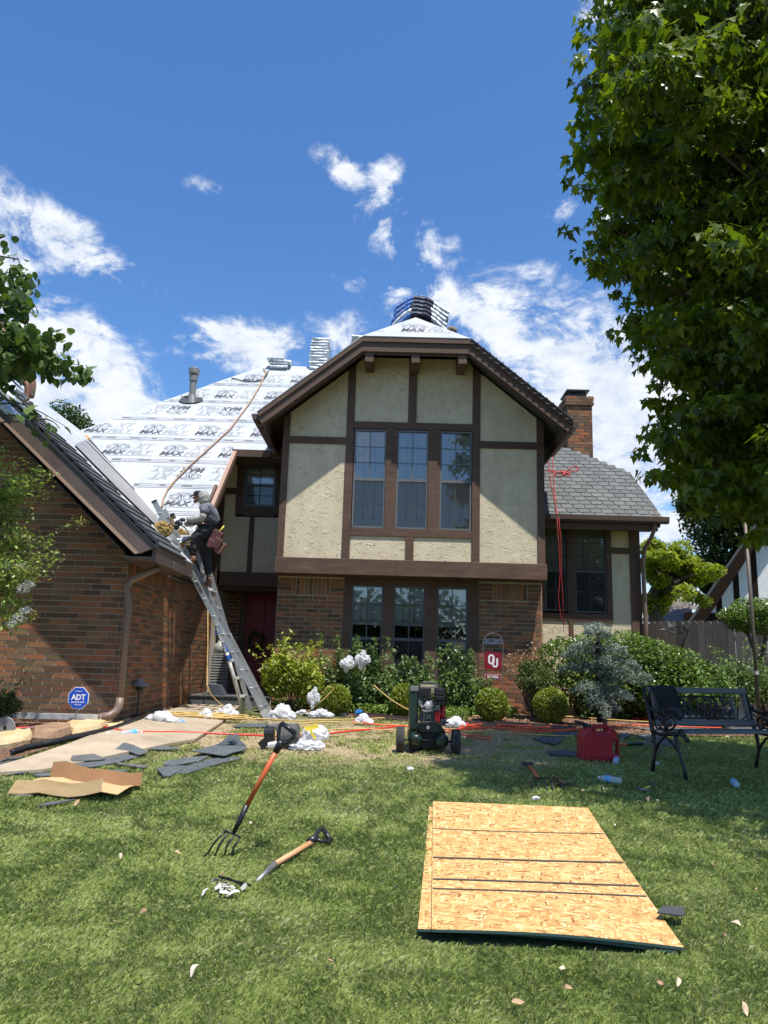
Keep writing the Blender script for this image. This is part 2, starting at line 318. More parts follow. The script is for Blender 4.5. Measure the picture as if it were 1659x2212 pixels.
def leaves(name, pos, size, tv, tf, m, parent=None, Rm=None, tilt=1.2):
    pos = np.asarray(pos); n = len(pos); tv = np.array(tv, float); k = len(tv)
    if Rm is None: Rm = rmats(n, tilt)
    V = np.einsum('nij,kj->nki', Rm, tv)*np.asarray(size)[:, None, None]+pos[:, None, :]
    kf = len(tf[0]); fi = np.array(tf)[None]+(np.arange(n)*k)[:, None, None]
    return npmesh(name, V.reshape(-1, 3), fi.ravel(), kf, m, parent)
LEAF_V = [(0, -.5, 0), (.26, -.05, .06), (0, .5, -.04), (-.26, -.05, .06)]; LEAF_F = [(0, 1, 2), (0, 2, 3)]
def blob(c, r, n, shell=.45):
    d = rng.normal(size=(n, 3)); d /= np.linalg.norm(d, axis=1)[:, None]; q = rng.uniform(shell, 1, n)**.6
    return np.array(c)+d*q[:, None]*np.array(r)
def foliage_mat(name, dark, mid, light, rough=.42, tr=.35, tcol=(1.0, 1.15, .45), spec=.4):
    return mat(name, [(0, dark), (.5, mid), (1, light)], rough, 1.7, rand=.6, translucent=tr, tcol=tcol, spec=spec)
# ================================================================ SETTING: ground, lawn, path, beds
def grid_ground():
    xs = np.concatenate([np.linspace(-70, -9, 16), np.arange(-8, 10.01, .35), np.linspace(11, 75, 16)])
    ys = np.concatenate([np.linspace(-40, -2, 10), np.arange(-1.5, 20.01, .3), np.linspace(21, 140, 20)])
    X, Y = np.meshgrid(xs, ys); Z = gz(X, Y)-.012; nx, ny = len(xs), len(ys)
    V = np.stack([X, Y, Z], 2).reshape(-1, 3); i = np.arange(nx*ny).reshape(ny, nx)
    Fq = np.stack([i[:-1, :-1], i[:-1, 1:], i[1:, 1:], i[1:, :-1]], 2).reshape(-1)
    return V, Fq
def lawnmat():
    m = bpy.data.materials.new('lawn_soil'); m.use_nodes = True; t = m.node_tree; ns = t.nodes; lk = t.links.new; pb = ns['Principled BSDF']
    g = ns.new('ShaderNodeNewGeometry'); n1 = ns.new('ShaderNodeTexNoise'); lk(g.outputs['Position'], n1.inputs['Vector']); n1.inputs['Scale'].default_value = 24; n1.inputs['Detail'].default_value = 6
    rp = ramp(ns, [(.3, (.045, .06, .02)), (.55, (.10, .12, .04)), (.75, (.17, .15, .08))]); lk(n1.outputs[0], rp.inputs[0])
    at = ns.new('ShaderNodeAttribute'); at.attribute_name = 'worn'; r2 = ramp(ns, [(.3, (.22, .16, .09)), (.6, (.42, .33, .2))]); lk(n1.outputs[0], r2.inputs[0]); mw = ns.new('ShaderNodeMix'); mw.data_type = 'RGBA'; lk(at.outputs['Fac'], mw.inputs[0]); lk(rp.outputs[0], mw.inputs[6]); lk(r2.outputs[0], mw.inputs[7]); lk(mw.outputs[2], pb.inputs['Base Color']); pb.inputs['Roughness'].default_value = .95
    bn = ns.new('ShaderNodeBump'); bn.inputs['Strength'].default_value = .6; bn.inputs['Distance'].default_value = .02; lk(n1.outputs[0], bn.inputs['Height']); lk(bn.outputs[0], pb.inputs['Normal']); return m
V_, F_ = grid_ground(); ground = npmesh('ground', V_, F_, 4, lawnmat(), None, True); tag(ground, kind='structure')
wat = ground.data.attributes.new('worn', 'FLOAT', 'POINT'); wat.data.foreach_set('value', (sm(7.6, 8.9, V_[:, 1])*sm(12.6, 11.2, V_[:, 1])*sm(4.2, 1.8, np.abs(V_[:, 0]+.4))*.95).astype(np.float32))
def drape(poly, h, step=.25):
    """triangulated sheet over the ground inside a polygon, h above it"""
    bm = bmesh.new(); bm.faces.new([bm.verts.new((p[0], p[1], 0)) for p in poly])
    xs = [p[0] for p in poly]; ys = [p[1] for p in poly]
    for ax, lo, hi in ((0, min(xs), max(xs)), (1, min(ys), max(ys))):
        q = lo+step
        while q < hi:
            bmesh.ops.bisect_plane(bm, geom=bm.verts[:]+bm.edges[:]+bm.faces[:], plane_co=(q, q, 0), plane_no=(1, 0, 0) if ax == 0 else (0, 1, 0)); q += step
    for v in bm.verts: v.co.z = float(gz(v.co.x, v.co.y))+h
    return bm
def sheet(name, poly, h, m, kind='structure', thick=0, step=.25):
    bm = drape(poly, h, step)
    if thick:
        r = bmesh.ops.extrude_face_region(bm, geom=bm.faces[:]); 
        for v in r['geom']:
            if isinstance(v, bmesh.types.BMVert): v.co.z += thick
    bmesh.ops.recalc_face_normals(bm, faces=bm.faces[:]); me = bpy.data.meshes.new(name); bm.to_mesh(me); bm.free(); me.materials.append(m)
    o = bpy.data.objects.new(name, me); COL.objects.link(o); tag(o, kind=kind); return o
g2 = lambda x, y: tuple(PG(x, y)[:2])
path_poly = [g2(0, 1655), (-4.6, 8.0), (-6.5, 7.2), (-6.5, 8.6), g2(0, 1645), g2(60, 1640), g2(150, 1610), g2(250, 1580), g2(330, 1548), (-3.3, 12.6), (-2.2, 12.9), g2(480, 1560), g2(420, 1600), g2(330, 1625), g2(200, 1655), g2(90, 1682), g2(0, 1688)]
path_poly = [(-7.5, 7.9), g2(0, 1676), g2(90, 1670), g2(200, 1648), g2(330, 1620), g2(420, 1603), g2(478, 1565), (-2.45, 13.3), (-3.3, 13.3), g2(345, 1545), g2(250, 1580), g2(150, 1612), g2(60, 1643), g2(0, 1660), (-7.5, 9.0)]
sheet('concrete_path', path_poly, .004, m_conc, thick=.03)
m_mulch = mat('mulch_chips', [(0, (.05, .028, .02)), (.4, (.12, .06, .035)), (.7, (.26, .15, .09)), (1, (.4, .27, .17))], .9, 38, 1, 60, bdist=.03, detail=7)
bedL = [(-9, 8.9), g2(0, 1650), g2(150, 1603), g2(250, 1572), g2(345, 1540), (-3.3, 13.2), (-3.3, 14.2), (-3.44, 14.2), (-3.44, 10.0), (-9, 10.0)]
sheet('mulch_bed', bedL, .006, m_mulch)
bedR = [(-2.0, 13.75), (-2.0, 12.6), (-1.2, 12.45), (.4, 12.2), (1.6, 11.6), (3.2, 11.2), (5.2, 11.4), (7.8, 12.0), (9, 14.6), (4.9, 14.6), (2.7, 14.6), (2.7, 13.7)]
sheet('mulch_bed', bedR, .006, m_mulch)
ns_ = 2600; cx_ = []
while len(cx_) < ns_:
    x, y = rng.uniform(-5.2, 6.5), rng.uniform(9.2, 13.8)
    if (x < -3.0 and y < 13.3 and y > 9.3+(x+5)*.9*(x > -5)) or (x > -.2 and y > 11.6-.08*x and y < 13): cx_.append((x, y))
cx_ = np.array(cx_); cp = np.column_stack([cx_, gz(cx_[:, 0], cx_[:, 1])+.015])
m_chip = mat('straw_chip', [(0, (.1, .05, .03)), (.5, (.3, .18, .11)), (1, (.5, .36, .24))], .9, 3, rand=.8)
tag(leaves('mulch_chips', cp, rng.uniform(.03, .09, ns_), [(0, -.5, 0), (.16, 0, .1), (0, .5, 0), (-.14, 0, .03)], [(0, 1, 2, 3)], m_chip, None, tilt=.7), kind='stuff')
# ================================================================ HOUSE
house = empty('brick_house', (-.5, 13.7, .85), 'brown and cream half-timbered brick house being re-roofed, white felt on its main roof', 'house')
BR = []      # brick specs: parent, centre, axis, length, height-ish
def brick_wall(parent, axis, fixed, u0, u1, z0, z1, sgn, keep=lambda u, z: True, phase=0.):
    """running bond; axis 'X' or 'Y' = direction along the wall; sgn = outward direction on the other axis"""
    L, Hc, j = .254, .0762, .0125; r = 0; z = z0
    while z < z1-.01:
        u = u0-(.127 if r % 2 else 0)-phase
        while u < u1:
            a, b = max(u, u0)+j/2, min(u+L, u1)-j/2
            if b-a > .03 and keep((a+b)/2, z+Hc/2): BR.append((parent, axis, fixed+sgn*.004, (a+b)/2, z+Hc/2, b-a, Hc-j, sgn))
            u += L
        z += Hc; r += 1
def mortar(name, boxes, label=None):
    b = MB()
    for q in boxes: b.box(*q)
    o = b.build(name, m_mortar, house)
    if label: o['label'] = label
    return o
ZR = lambda X: 3.02+.9*(-2.93-X)                       # left wing right slope
ZM = lambda Y: 5.72+.9*(Y-14.6)                        # main front slope
# left wing gable wall and side wall
b = MB(); b.prism([(-9.4, 10.0, .5), (-3.43, 10.0, .5), (-3.43, 10.0, 3.25), (-6.4, 10.0, 5.95), (-9.4, 10.0, 3.2)], (0, .22, 0)); wall_l = b.build('gable_wall', m_mortar, house)
brick_wall(wall_l, 'X', 10.0, -7.3, -3.43, .72, 5.6, -1, keep=lambda u, z: z < ZR(u)-.12)
b = MB(); b.box(-3.65, -3.43, 10.22, 15.0, .5, 3.3); b.box(-3.65, -3.43, 15.0, 16.6, .5, 3.3); wall_s = b.build('side_wall', m_mortar, house)
brick_wall(wall_s, 'Y', -3.43, 10.0, 15.0, .72, 2.65, 1, phase=.05)
for k in range(62): BR.append((wall_s, 'S', -3.426, 10.05+k*.08, 2.77, .07, .22, 1))
b = MB(); b.box(-3.65, -1.9, 16.4, 16.6, .5, 3.4); b.box(-1.98, -1.8, 13.92, 16.4, .5, 3.2); porch = b.build('porch_wall', m_mortar, house)
brick_wall(porch, 'X', 16.4, -3.43, -3.0, .95, 3.1, -1)
# lower front wall: brick panels either side of the window group
b = MB(); b.box(-1.98, -.76, 13.7, 13.92, .5, 3.14); b.box(1.58, 2.73, 13.7, 13.92, .5, 3.14); b.box(-.76, 1.58, 13.7, 13.92, .5, 1.22); b.box(2.53, 2.73, 13.92, 14.6, .5, 3.14)
wall_f = b.build('front_wall', m_mortar, house)
for u0, u1 in ((-1.98, -.79), (1.61, 2.73)):
    brick_wall(wall_f, 'X', 13.7, u0, u1, .8, 2.78, -1)
    for k in range(4): BR.append((wall_f, 'X', 13.696, u0+.125, 2.825+k*.0762, .24, .065, -1)); BR.append((wall_f, 'X', 13.696, u1-.125, 2.825+k*.0762, .24, .065, -1))
    u = u0+.29
    while u < u1-.26: BR.append((wall_f, 'T', 13.696, u, 2.94, .062, .29, -1)); u += .0762
brick_wall(wall_f, 'Y', 2.73, 13.7, 14.6, .8, 3.05, 1)
brick_wall(wall_f, 'X', 13.7, -.76, 1.58, .8, 1.2, -1)
# brick chimney
b = MB(); b.box(4.08, 4.66, 17.2, 18.1, 5, 7.72); b.box(4.04, 4.70, 17.16, 18.14, 7.72, 7.9); chim = b.build('chimney', m_mortar, house)
brick_wall(chim, 'X', 17.2, 4.08, 4.66, 5.6, 7.68, -1); brick_wall(chim, 'Y', 4.08, 17.2, 18.1, 6.2, 7.68, -1)
brick_wall(chim, 'X', 17.16, 4.04, 4.70, 7.69, 7.92, -1); brick_wall(chim, 'Y', 4.04, 17.16, 18.14, 7.69, 7.92, -1)
b = MB(); b.box(4.2, 4.55, 17.4, 17.9, 7.9, 8.0); b.box(4.16, 4.58, 17.36, 17.94, 8.0, 8.04); b.prism([(4.1, 17.3, 8.1), (4.64, 17.3, 8.1), (4.64, 18.0, 8.1), (4.1, 18.0, 8.1)], (0, 0, .035))
for x in (4.2, 4.55):
    for y in (17.4, 17.9): b.bar((x, y, 8.0), (x, y, 8.12), .03, .03)
b.build('chimney_cap', m_iron, chim)
# place the bricks
def brick_mesh(i):
    rr = random.Random(i); vs = []; nx, nz = 3, 1
    for a in range(nx+1):
        for c in range(nz+1): vs.append((a/nx-.5, -.5+rr.uniform(-.06, .12), c/nz-.5))
    k = len(vs)
    for a in range(nx+1):
        for c in range(nz+1): vs.append((a/nx-.5, .5, c/nz-.5))
    f = [(a*2, (a+1)*2, (a+1)*2+1, a*2+1) for a in range(nx)]
    f += [(a*2, a*2+k, (a+1)*2+k, (a+1)*2) for a in range(nx)]+[(a*2+1, (a+1)*2+1, (a+1)*2+1+k, a*2+1+k) for a in range(nx)]
    f += [(0, 1, 1+k, k), (nx*2, nx*2+k, nx*2+1+k, nx*2+1)]
    me = bpy.data.meshes.new('brick'); me.from_pydata(vs, [], f); me.materials.append(m_brick); return me
BM_ = [brick_mesh(i) for i in range(5)]
def bpos(s):
    if s[1] in 'XT': return np.array((s[3], s[2], s[4]))
    return np.array((s[2], s[3], s[4]))
def bkey(s):
    p = bpos(s); d = np.linalg.norm(p-CAMP); return d+(50 if (p[0]/max(p[1], .1) < -.515) else 0)
BR.sort(key=bkey)
rest = {}
for i, s in enumerate(BR):
    p = bpos(s); par = s[0]; dp = .02+random.uniform(-.002, .003)
    if i < 300:
        o = bpy.data.objects.new('brick', random.choice(BM_)); COL.objects.link(o); o.parent = par
        o.location = Vector(p)-wl(par)
        if s[1] in 'YS': o.rotation_euler = (0, 0, PI/2 if s[7] > 0 else -PI/2)
        o.scale = (s[5], dp, s[6])
    else: rest.setdefault(par.name, (par, []))[1].append((s, p, dp))
for par, L in rest.values():
    b = MB()
    for s, p, dp in L:
        hx, hy = (s[5]/2, dp/2) if s[1] in 'XT' else (dp/2, s[5]/2)
        b.box(p[0]-hx, p[0]+hx, p[1]-hy, p[1]+hy, p[2]-s[6]/2, p[2]+s[6]/2)
    tag(b.build('bricks', m_brick, par), kind='stuff')
# ---- windows ---------------------------------------------------
def window(x0, x1, z0, z1, Y, zm, rows, blind, frm, label=None, screen=True, cord=True, wide=.03):
    """double-hung window: frame part with panes, glazing bars, blind, cords, insect screen below it"""
    d = .05; b = MB()
    b.box(x0, x0+wide, Y-.02, Y+d, z0, z1); b.box(x1-wide, x1, Y-.02, Y+d, z0, z1); b.box(x0+wide, x1-wide, Y-.02, Y+d, z1-wide, z1); b.box(x0+wide, x1-wide, Y-.025, Y+d, z0, z0+wide)
    b.box(x0+wide, x1-wide, Y-.01, Y+d, zm-.025, zm+.025)
    w = b.build('window', frm, house)
    if label: w['label'] = label
    g = MB(); xa, xb = x0+wide, x1-wide; xm = (xa+xb)/2
    for (za, zb, n, yy) in ((zm+.025, z1-wide, rows[0], Y+.012), (z0+wide, zm-.025, rows[1], Y+.03)):
        zs = [za+(zb-za)*i/n for i in range(n+1)]
        g.box(xm-.009, xm+.009, yy-.006, yy+.006, za, zb)
        for q in zs[1:-1]: g.box(xa, xm-.009, yy-.006, yy+.006, q-.007, q+.007); g.box(xm+.009, xb, yy-.006, yy+.006, q-.007, q+.007)
        for i in range(n):
            for (p0, p1) in ((xa, xm-.009), (xm+.009, xb)):
                c = MB(); a_, c_ = zs[i]+(.007 if i else 0), zs[i+1]-(.007 if i < n-1 else 0)
                c.add([(p0, yy, a_), (p1, yy, a_), (p1, yy+.0008, c_), (p0, yy-.0008, c_)], [(0, 1, 2, 3)]); c.build('pane', m_glass, w)
    g.build('glazing_bars', frm, w)
    if screen:
        c = MB(); c.add([(xa, Y-.008, z0+wide), (xb, Y-.008, z0+wide), (xb, Y-.008, zm-.025), (xa, Y-.008, zm-.025)], [(0, 1, 2, 3)]); c.build('insect_screen', m_screen, w)
    yb = Y+.06; c = MB(); zt = z1-.02; n = 14; vs = []
    for i in range(n+1):
        for k in range(2): z = zt+(blind-zt)*i/n; vs.append(((xa-.02, xb+.02)[k], yb+.012*math.sin(i*1.9)+(.02 if i > n-3 else 0), z+.006*math.sin(k*3+i)))
    c.add(vs, [(2*i, 2*i+1, 2*i+3, 2*i+2) for i in range(n)]); c.build('blind', m_blind, w)
    if cord:
        c = MB()
        for q in (.3, .68):
            x = xa+(xb-xa)*q; c.tube([(x, yb-.03, zt-.14), (x+.002, yb-.03, (zt+max(blind, zm))/2), (x, yb-.03, max(blind, z0+.1)+.12)], .0035, 5); c.tube([(x, yb-.03, max(blind, z0+.1)+.13), (x, yb-.03, max(blind, z0+.1)+.06)], .009, 6)
        c.build('blind_cord', m_blk, w)
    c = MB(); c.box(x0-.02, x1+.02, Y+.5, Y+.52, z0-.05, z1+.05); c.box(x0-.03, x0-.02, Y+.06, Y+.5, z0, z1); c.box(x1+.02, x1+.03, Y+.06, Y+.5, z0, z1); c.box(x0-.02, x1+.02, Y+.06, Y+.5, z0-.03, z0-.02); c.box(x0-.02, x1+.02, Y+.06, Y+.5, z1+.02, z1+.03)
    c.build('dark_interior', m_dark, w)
    return w
UW = [(-.685, -.11), (.09, .65), (.865, 1.43)]
for i, (a, b_) in enumerate(UW): window(a, b_, 3.975, 5.79, 13.37, 4.86, (3, 2), 4.03, m_framel, 'tall upper window above the front brick wall' if i == 1 else None)
LW = [(-.65, -.09), (.1, .66), (.87, 1.42)]
for i, (a, b_) in enumerate(LW): window(a, b_, 1.24, 3.0, 13.74, 2.06, (3, 2), 2.3, m_frame, screen=True)
window(2.98, 3.40, 2.7, 4.32, 14.63, 3.47, (3, 2), 3.0+.5, m_frame); window(3.55, 4.15, 2.68, 4.32, 14.63, 3.47, (3, 2), 3.52, m_frame, 'right wing window beside the downspout corner')
window(-2.93*15.3/14.9, -2.3*15.3/14.9, 1.65+2.95*15.3/14.9, 1.65+3.87*15.3/14.9, 15.28, 1.65+3.4*15.3/14.9, (2, 2), 4.75, m_frame, 'small square window under the eave left of the bay', cord=False, wide=.05)
# ---- bay: stucco panels and timbers -----------------------------
Yb = 13.35
def pan(name, poly, Y, d, m, parent=house, **k):
    b = MB(); b.prism([(x, Y, z) for x, z in poly], (0, d, 0)); return b.build(name, m, parent, **k)
def rect(x0, x1, z0, z1): return [(x0, z0), (x1, z0), (x1, z1), (x0, z1)]
ZB = lambda X: 7.30-.05+(.816*(X+.57) if X < -.57 else (-.816*(X-1.32) if X > 1.32 else 0))-.12     # underside of bay roof at the wall
T = .025
baywall = empty('bay_wall', (.37, Yb, 3.15), parent=house)
pan('backing', [(-1.97, 3.2), (-.76, 3.2), (-.76, 6.9), (-1.97, ZB(-1.97))], Yb+.1, .1, m_soffit, baywall); pan('backing', [(1.5, 3.2), (2.71, 3.2), (2.71, ZB(2.71)), (1.5, 6.9)], Yb+.1, .1, m_soffit, baywall)
pan('backing', [(-.76, 5.8), (1.5, 5.8), (1.5, 7.1), (1.3, 7.2), (-.57, 7.2), (-.76, 7.1)], Yb+.1, .1, m_soffit, baywall); pan('backing', rect(-.76, 1.5, 3.2, 3.97), Yb+.1, .1, m_soffit, baywall)
SP = [rect(-1.86, -.84, 3.41, 5.49), rect(1.58, 2.6, 3.41, 5.49), [(-1.86, 5.62), (-.84, 5.62), (-.84, ZB(-.84)), (-1.86, ZB(-1.86))], [(1.58, 5.62), (2.6, 5.62), (2.6, ZB(2.6)), (1.58, ZB(1.58))],
      [(-.70, 5.93), (.27, 5.93), (.27, 7.17), (-.55, 7.17), (-.70, ZB(-.70))], [(.42, 5.93), (1.44, 5.93), (1.44, ZB(1.44)), (1.34, 7.17), (.42, 7.17)], rect(-.70, .28, 3.41, 3.83), rect(.42, 1.44, 3.41, 3.83)]
for q in SP: pan('stucco_panel', q, Yb, .08, m_stucco, baywall)
TB = [[(-1.98, 3.41), (-1.86, 3.41), (-1.86, ZB(-1.86)), (-1.98, ZB(-1.98))], [(2.6, 3.41), (2.73, 3.41), (2.73, ZB(2.73)), (2.6, ZB(2.6))], [(-.84, 3.41), (-.70, 3.41), (-.70, ZB(-.70)), (-.84, ZB(-.84))], [(1.44, 3.41), (1.58, 3.41), (1.58, ZB(1.58)), (1.44, ZB(1.44))],
      rect(-1.86, -.84, 5.49, 5.62), rect(1.58, 2.6, 5.49, 5.62), rect(-.70, 1.44, 5.80, 5.93), rect(-.70, 1.44, 3.83, 3.965), [(.27, 5.93), (.42, 5.93), (.42, 7.17), (.27, 7.17)], rect(.28, .42, 3.41, 3.83), rect(-.11, .09, 3.965, 5.80), rect(.65, .865, 3.965, 5.80)]
for q in TB: pan('timber', q, Yb-T, .1, m_timber, baywall, bevel=.004)
b = MB(); b.box(-2.0, .12, Yb-.07, Yb+.1, 3.13, 3.41); b.build('bottom_beam', m_timber, baywall, bevel=.006)
b = MB(); b.box(.124, 2.75, Yb-.07, Yb+.1, 3.13, 3.41); b.build('bottom_beam', m_timber, baywall, bevel=.006)
b = MB(); b.box(-1.98, 2.73, Yb+.1, 14.6, 3.12, 3.18); b.box(-1.98, -1.9, Yb+.2, 15.4, 3.18, 5.85); b.box(2.65, 2.73, Yb+.2, 14.6, 3.18, 5.85); b.build('side_panel', m_timber, baywall)
for x in (-.45, .37, 1.2):
    b = MB(); b.box(x-.075, x+.075, 12.78, 13.32, 6.86, 7.12); b.build('lookout_beam', m_timber, baywall, bevel=.006)
# lower window trim
lt = MB()
for q in ((-.79, -.65), (-.09, .1), (.66, .87), (1.42, 1.61)): lt.box(q[0], q[1], 13.68, 13.8, 1.22, 3.0)
lt.box(-.79, 1.61, 13.68, 13.8, 3.0, 3.12); lt.build('window_trim', m_timber, house)
lt = MB()
for k in range(22): lt.box(-.8+k*.11, -.8+k*.11+.098, 13.6, 13.75, 1.14, 1.22)
lt.build('brick_sill', m_brick, house)
# ---- right wing --------------------------------------------------
Yr = 14.6; rw = empty('right_wing_wall', (3.8, Yr, .85), parent=house)
for q in (rect(4.25, 4.6, 3.74+.2, 4.33), rect(4.25, 4.6, 1.0, 3.82), rect(2.73, 3.42, 1.0, 2.52), rect(3.5, 4.25, 1.0, 2.52)): pan('stucco_panel', q, Yr, .08, m_stucco, rw)
for q in (rect(2.73, 2.98, 2.68, 4.34), rect(3.40, 3.55, 2.66, 4.34), rect(4.15, 4.25, 2.5, 4.34), rect(2.73, 4.15, 2.52, 2.66), rect(4.6, 4.8, .8, 4.34), rect(4.25, 4.6, 3.82, 3.94), rect(3.42, 3.5, 1.0, 2.52), rect(2.73, 4.25, 4.34, 4.42)): pan('timber', q, Yr-T, .1, m_timber, rw, bevel=.004)
b = MB(); b.box(2.73, 2.98, Yr+.1, Yr+.14, .8, 4.4); b.box(2.73, 4.79, Yr+.6, Yr+.64, .8, 4.4); b.box(4.7, 4.79, Yr+.1, 18, .8, 4.4); b.box(2.73, 4.7, Yr+.1, Yr+.14, .8, 1.0); b.build('backing', m_timber, rw)
# shingled right wing roof, each tab a piece
def slab(name, poly, n, th, m, parent=house, **k):
    nn = Vector(n).normalized(); b = MB(); b.prism([Vector(p) for p in poly], -nn*th); return b.build(name, m, parent, **k)
zr = lambda Y: 4.42+.83*(Y-14.12)
rwr = slab('right_wing_roof', [(2.75, 14.12, zr(14.12)), (5.1, 14.12, zr(14.12)), (5.0, 15.6, zr(15.6)), (3.83, 16.6, zr(16.6)), (2.75, 16.6, zr(16.6))], (0, -.83, 1), .1, m_shdk)
slab('rear_roof_slope', [(2.75, 16.6, zr(16.6)), (3.83, 16.6, zr(16.6)), (4.9, 18.9, 4.5), (2.75, 18.9, 4.5)], (0, .83, 1), .1, m_shdk)
slab('hip_slope', [(3.83, 16.6, zr(16.6)), (5.0, 15.6, zr(15.6)), (5.0, 17.6, zr(15.6))], (.83, 0, 1), .06, m_shdk)
def inroof(x, Y): return x < 5.1-.1*(Y-14.12)/1.48 if Y < 15.6 else x < 5.0-1.17*(Y-15.6)
sv = np.array([0, 1, .83])/math.hypot(1, .83); nv = np.array([0, -.83, 1])/math.hypot(1, .83)
tabm = []
for i in range(6):
    rr = random.Random(i+50); w = .209+rr.uniform(-.004, .004); dd_ = rr.choice((0, 0, .008, -.006)); q = [(0.004, dd_, 0), (w*.9, dd_+.002, 0), (w, .022, 0), (w, .20, 0), (0, .20, 0)]
    vs = []; th = .014
    for x, v, _ in q: p = np.array([x, 0, 0])+sv*v+nv*(th*(1-v/.22)+.004); vs.append(tuple(p))
    for x, v, _ in q: p = np.array([x, 0, 0])+sv*v-nv*.004; vs.append(tuple(p))
    me = bpy.data.meshes.new('shingle'); me.from_pydata(vs, [], [(0, 1, 2, 3, 4), (0, 5, 6, 1), (1, 6, 7, 2), (2, 7, 8, 3), (4, 9, 5, 0)]); me.materials.append(m_shin); tabm.append(me)
row = 0; v = 0; nt_ = 0
while True:
    P0 = np.array([0, 14.12, zr(14.12)])+sv*v
    if P0[1] > 16.55: break
    x = 2.75+((row*37) % 10)*.0222
    while x < 5.1:
        xe = (5.1-.1*(P0[1]-14.12)/1.48) if P0[1] < 15.6 else 5.0-1.17*(P0[1]-15.6)
        if x+.222 < xe:
            o = bpy.data.objects.new('shingle', random.choice(tabm)); COL.objects.link(o); o.parent = rwr; o.location = Vector((x, P0[1], P0[2]+random.uniform(0, .003)))-wl(rwr); nt_ += 1
        elif x+.02 < xe:
            o = bpy.data.objects.new('shingle', random.choice(tabm)); COL.objects.link(o); o.parent = rwr; o.location = Vector((x, P0[1], P0[2]))-wl(rwr); o.scale = ((xe+.015-x)/.215, 1, 1); nt_ += 1
        x += .222
    v += .168; row += 1
b = MB(); b.box(2.74, 5.18, 14.02, 14.12, 4.33, 4.43); b.box(2.74, 5.18, 14.0, 14.02, 4.36, 4.45); b.build('gutter', m_gutter, house)
b = MB(); b.box(2.74, 5.0, 14.121, 14.2, 4.2, 4.4); b.box(2.74, 5.0, 14.2, 14.6, 4.26, 4.33); b.bar((5.03, 14.1, 4.33), (4.95, 15.6, 5.52), .04, .16); b.build('eave_fascia', m_fascia, house)
b = MB(); b.tube([(4.93, 14.1, 4.36), (4.93, 14.1, 4.24), (4.9, 14.2, 4.1), (4.84, 14.42, 3.9), (4.82, 14.5, 3.7), (4.83, 14.5, 2.5), (4.83, 14.5, .95)], .04, 8); b.build('downspout', m_dspout, house, smooth=True)
# ---- bay roof -----------------------------------------------------
Yf = 12.75
fas = MB(); 
def fpoly(t0, t1, Y, d, b):
    """rake band between two vertical offsets below the roof line"""
    top = [(-2.36-.0, 5.84), (-.57, 7.30), (1.32, 7.30), (3.12, 5.84)]
    for i in range(3):
        (xa, za), (xb, zb) = top[i], top[i+1]; ea = .1*(t1-t0) if i == 0 else 0; 
        b.prism([(xa, Y, za-t0), (xb, Y, zb-t0), (xb, Y, zb-t1), (xa+(t1*.35 if i == 0 else 0), Y, za-t1+(t1*.28 if i == 0 else 0))] if i == 0 else
                ([(xa, Y, za-t0), (xb, Y, zb-t0), (xb-t1*.35, Y, zb-t1+t1*.28), (xa, Y, za-t1)] if i == 2 else [(xa, Y, za-t0), (xb, Y, zb-t0), (xb, Y, zb-t1), (xa, Y, za-t1)]), (0, d, 0))
b = MB(); fpoly(.0, .085, Yf-.03, .06, b); b.build('rake_trim', m_fascia, house)
b = MB(); fpoly(.086, .26, Yf, .04, b); b.build('rake_fascia', m_fascia, house)
b = MB(); fpoly(.22, .30, Yf+.041, .03, b); b.build('rake_lower_board', m_timber, house)
def q4(*p): return [Vector(a) for a in p]
xe0, xe1 = -2.36, 3.12; Zf = lambda X: 7.30+.816*min(X+.57, 1.32-X); yb_ = 17.6
slab('bay_roof_left_slope', [(-2.36, Yf+.02, 5.85), (-.57, Yf+.02, 7.31), (.375, 13.55, 8.07), (.375, 17.6, 8.07), (-2.36, 17.6, 5.85)], (-.816, 0, 1), .09, m_soffit)
slab('bay_roof_right_slope', [(3.12, Yf+.02, 5.84), (3.12, 17.6, 5.84), (.375, 17.6, 8.07), (.375, 13.55, 8.07), (1.32, Yf+.02, 7.31)], (.816, 0, 1), .09, m_shdk)
# shingle butts on the right rake edge
b = MB(); 
for k in range(16):
    t = k/16; x = 1.34+1.76*t; z = 7.31-.816*(x-1.32); b.box(x-.01, x+.13, Yf-.045, Yf+.5, z-.09, z-.055); 
    b.bar((x, Yf-.03, z+.012), (x+.118, Yf-.03, z-.09), .05, .014, up=(.6, 0, 1)) if k % 1 == 0 else None
b.build('shingle_edge', m_shdk, house)
hip = slab('hip_end_felt', [(-.57, Yf-.04, 7.315), (1.32, Yf-.04, 7.315), (.375, 13.56, 8.09)], (0, -.95, 1), .03, m_felt)
slab('bay_left_felt', [(-2.38, Yf-.02, 5.865), (-.58, Yf-.02, 7.325), (.375, 13.55, 8.085), (.375, 16.9, 8.085), (-2.38, 14.75, 5.865)], (-.816, 0, 1), .012, m_felt)
# eave gutters of the bay
for sx, xx in ((-1, -2.36), (1, 3.12)):
    b = MB(); x0, x1 = (xx-.11, xx-.0) if sx < 0 else (xx, xx+.11); zt = 5.83
    b.prism([(x0, Yf, zt), (x1, Yf, zt), (x1, Yf, zt-.1), (x0+(.03 if sx < 0 else 0), Yf, zt-.1), ] if sx < 0 else [(x0, Yf, zt), (x1, Yf, zt), (x1-.03, Yf, zt-.1), (x0, Yf, zt-.1)], (0, 1.9, 0)); b.build('gutter', m_gutter, house)
    b = MB(); w = xx+(.1 if sx < 0 else -.1); b.box(min(w, w-.04*sx), max(w, w-.04*sx), Yf+.08, 14.7, 5.56, 5.8); b.build('eave_fascia', m_fascia, house)
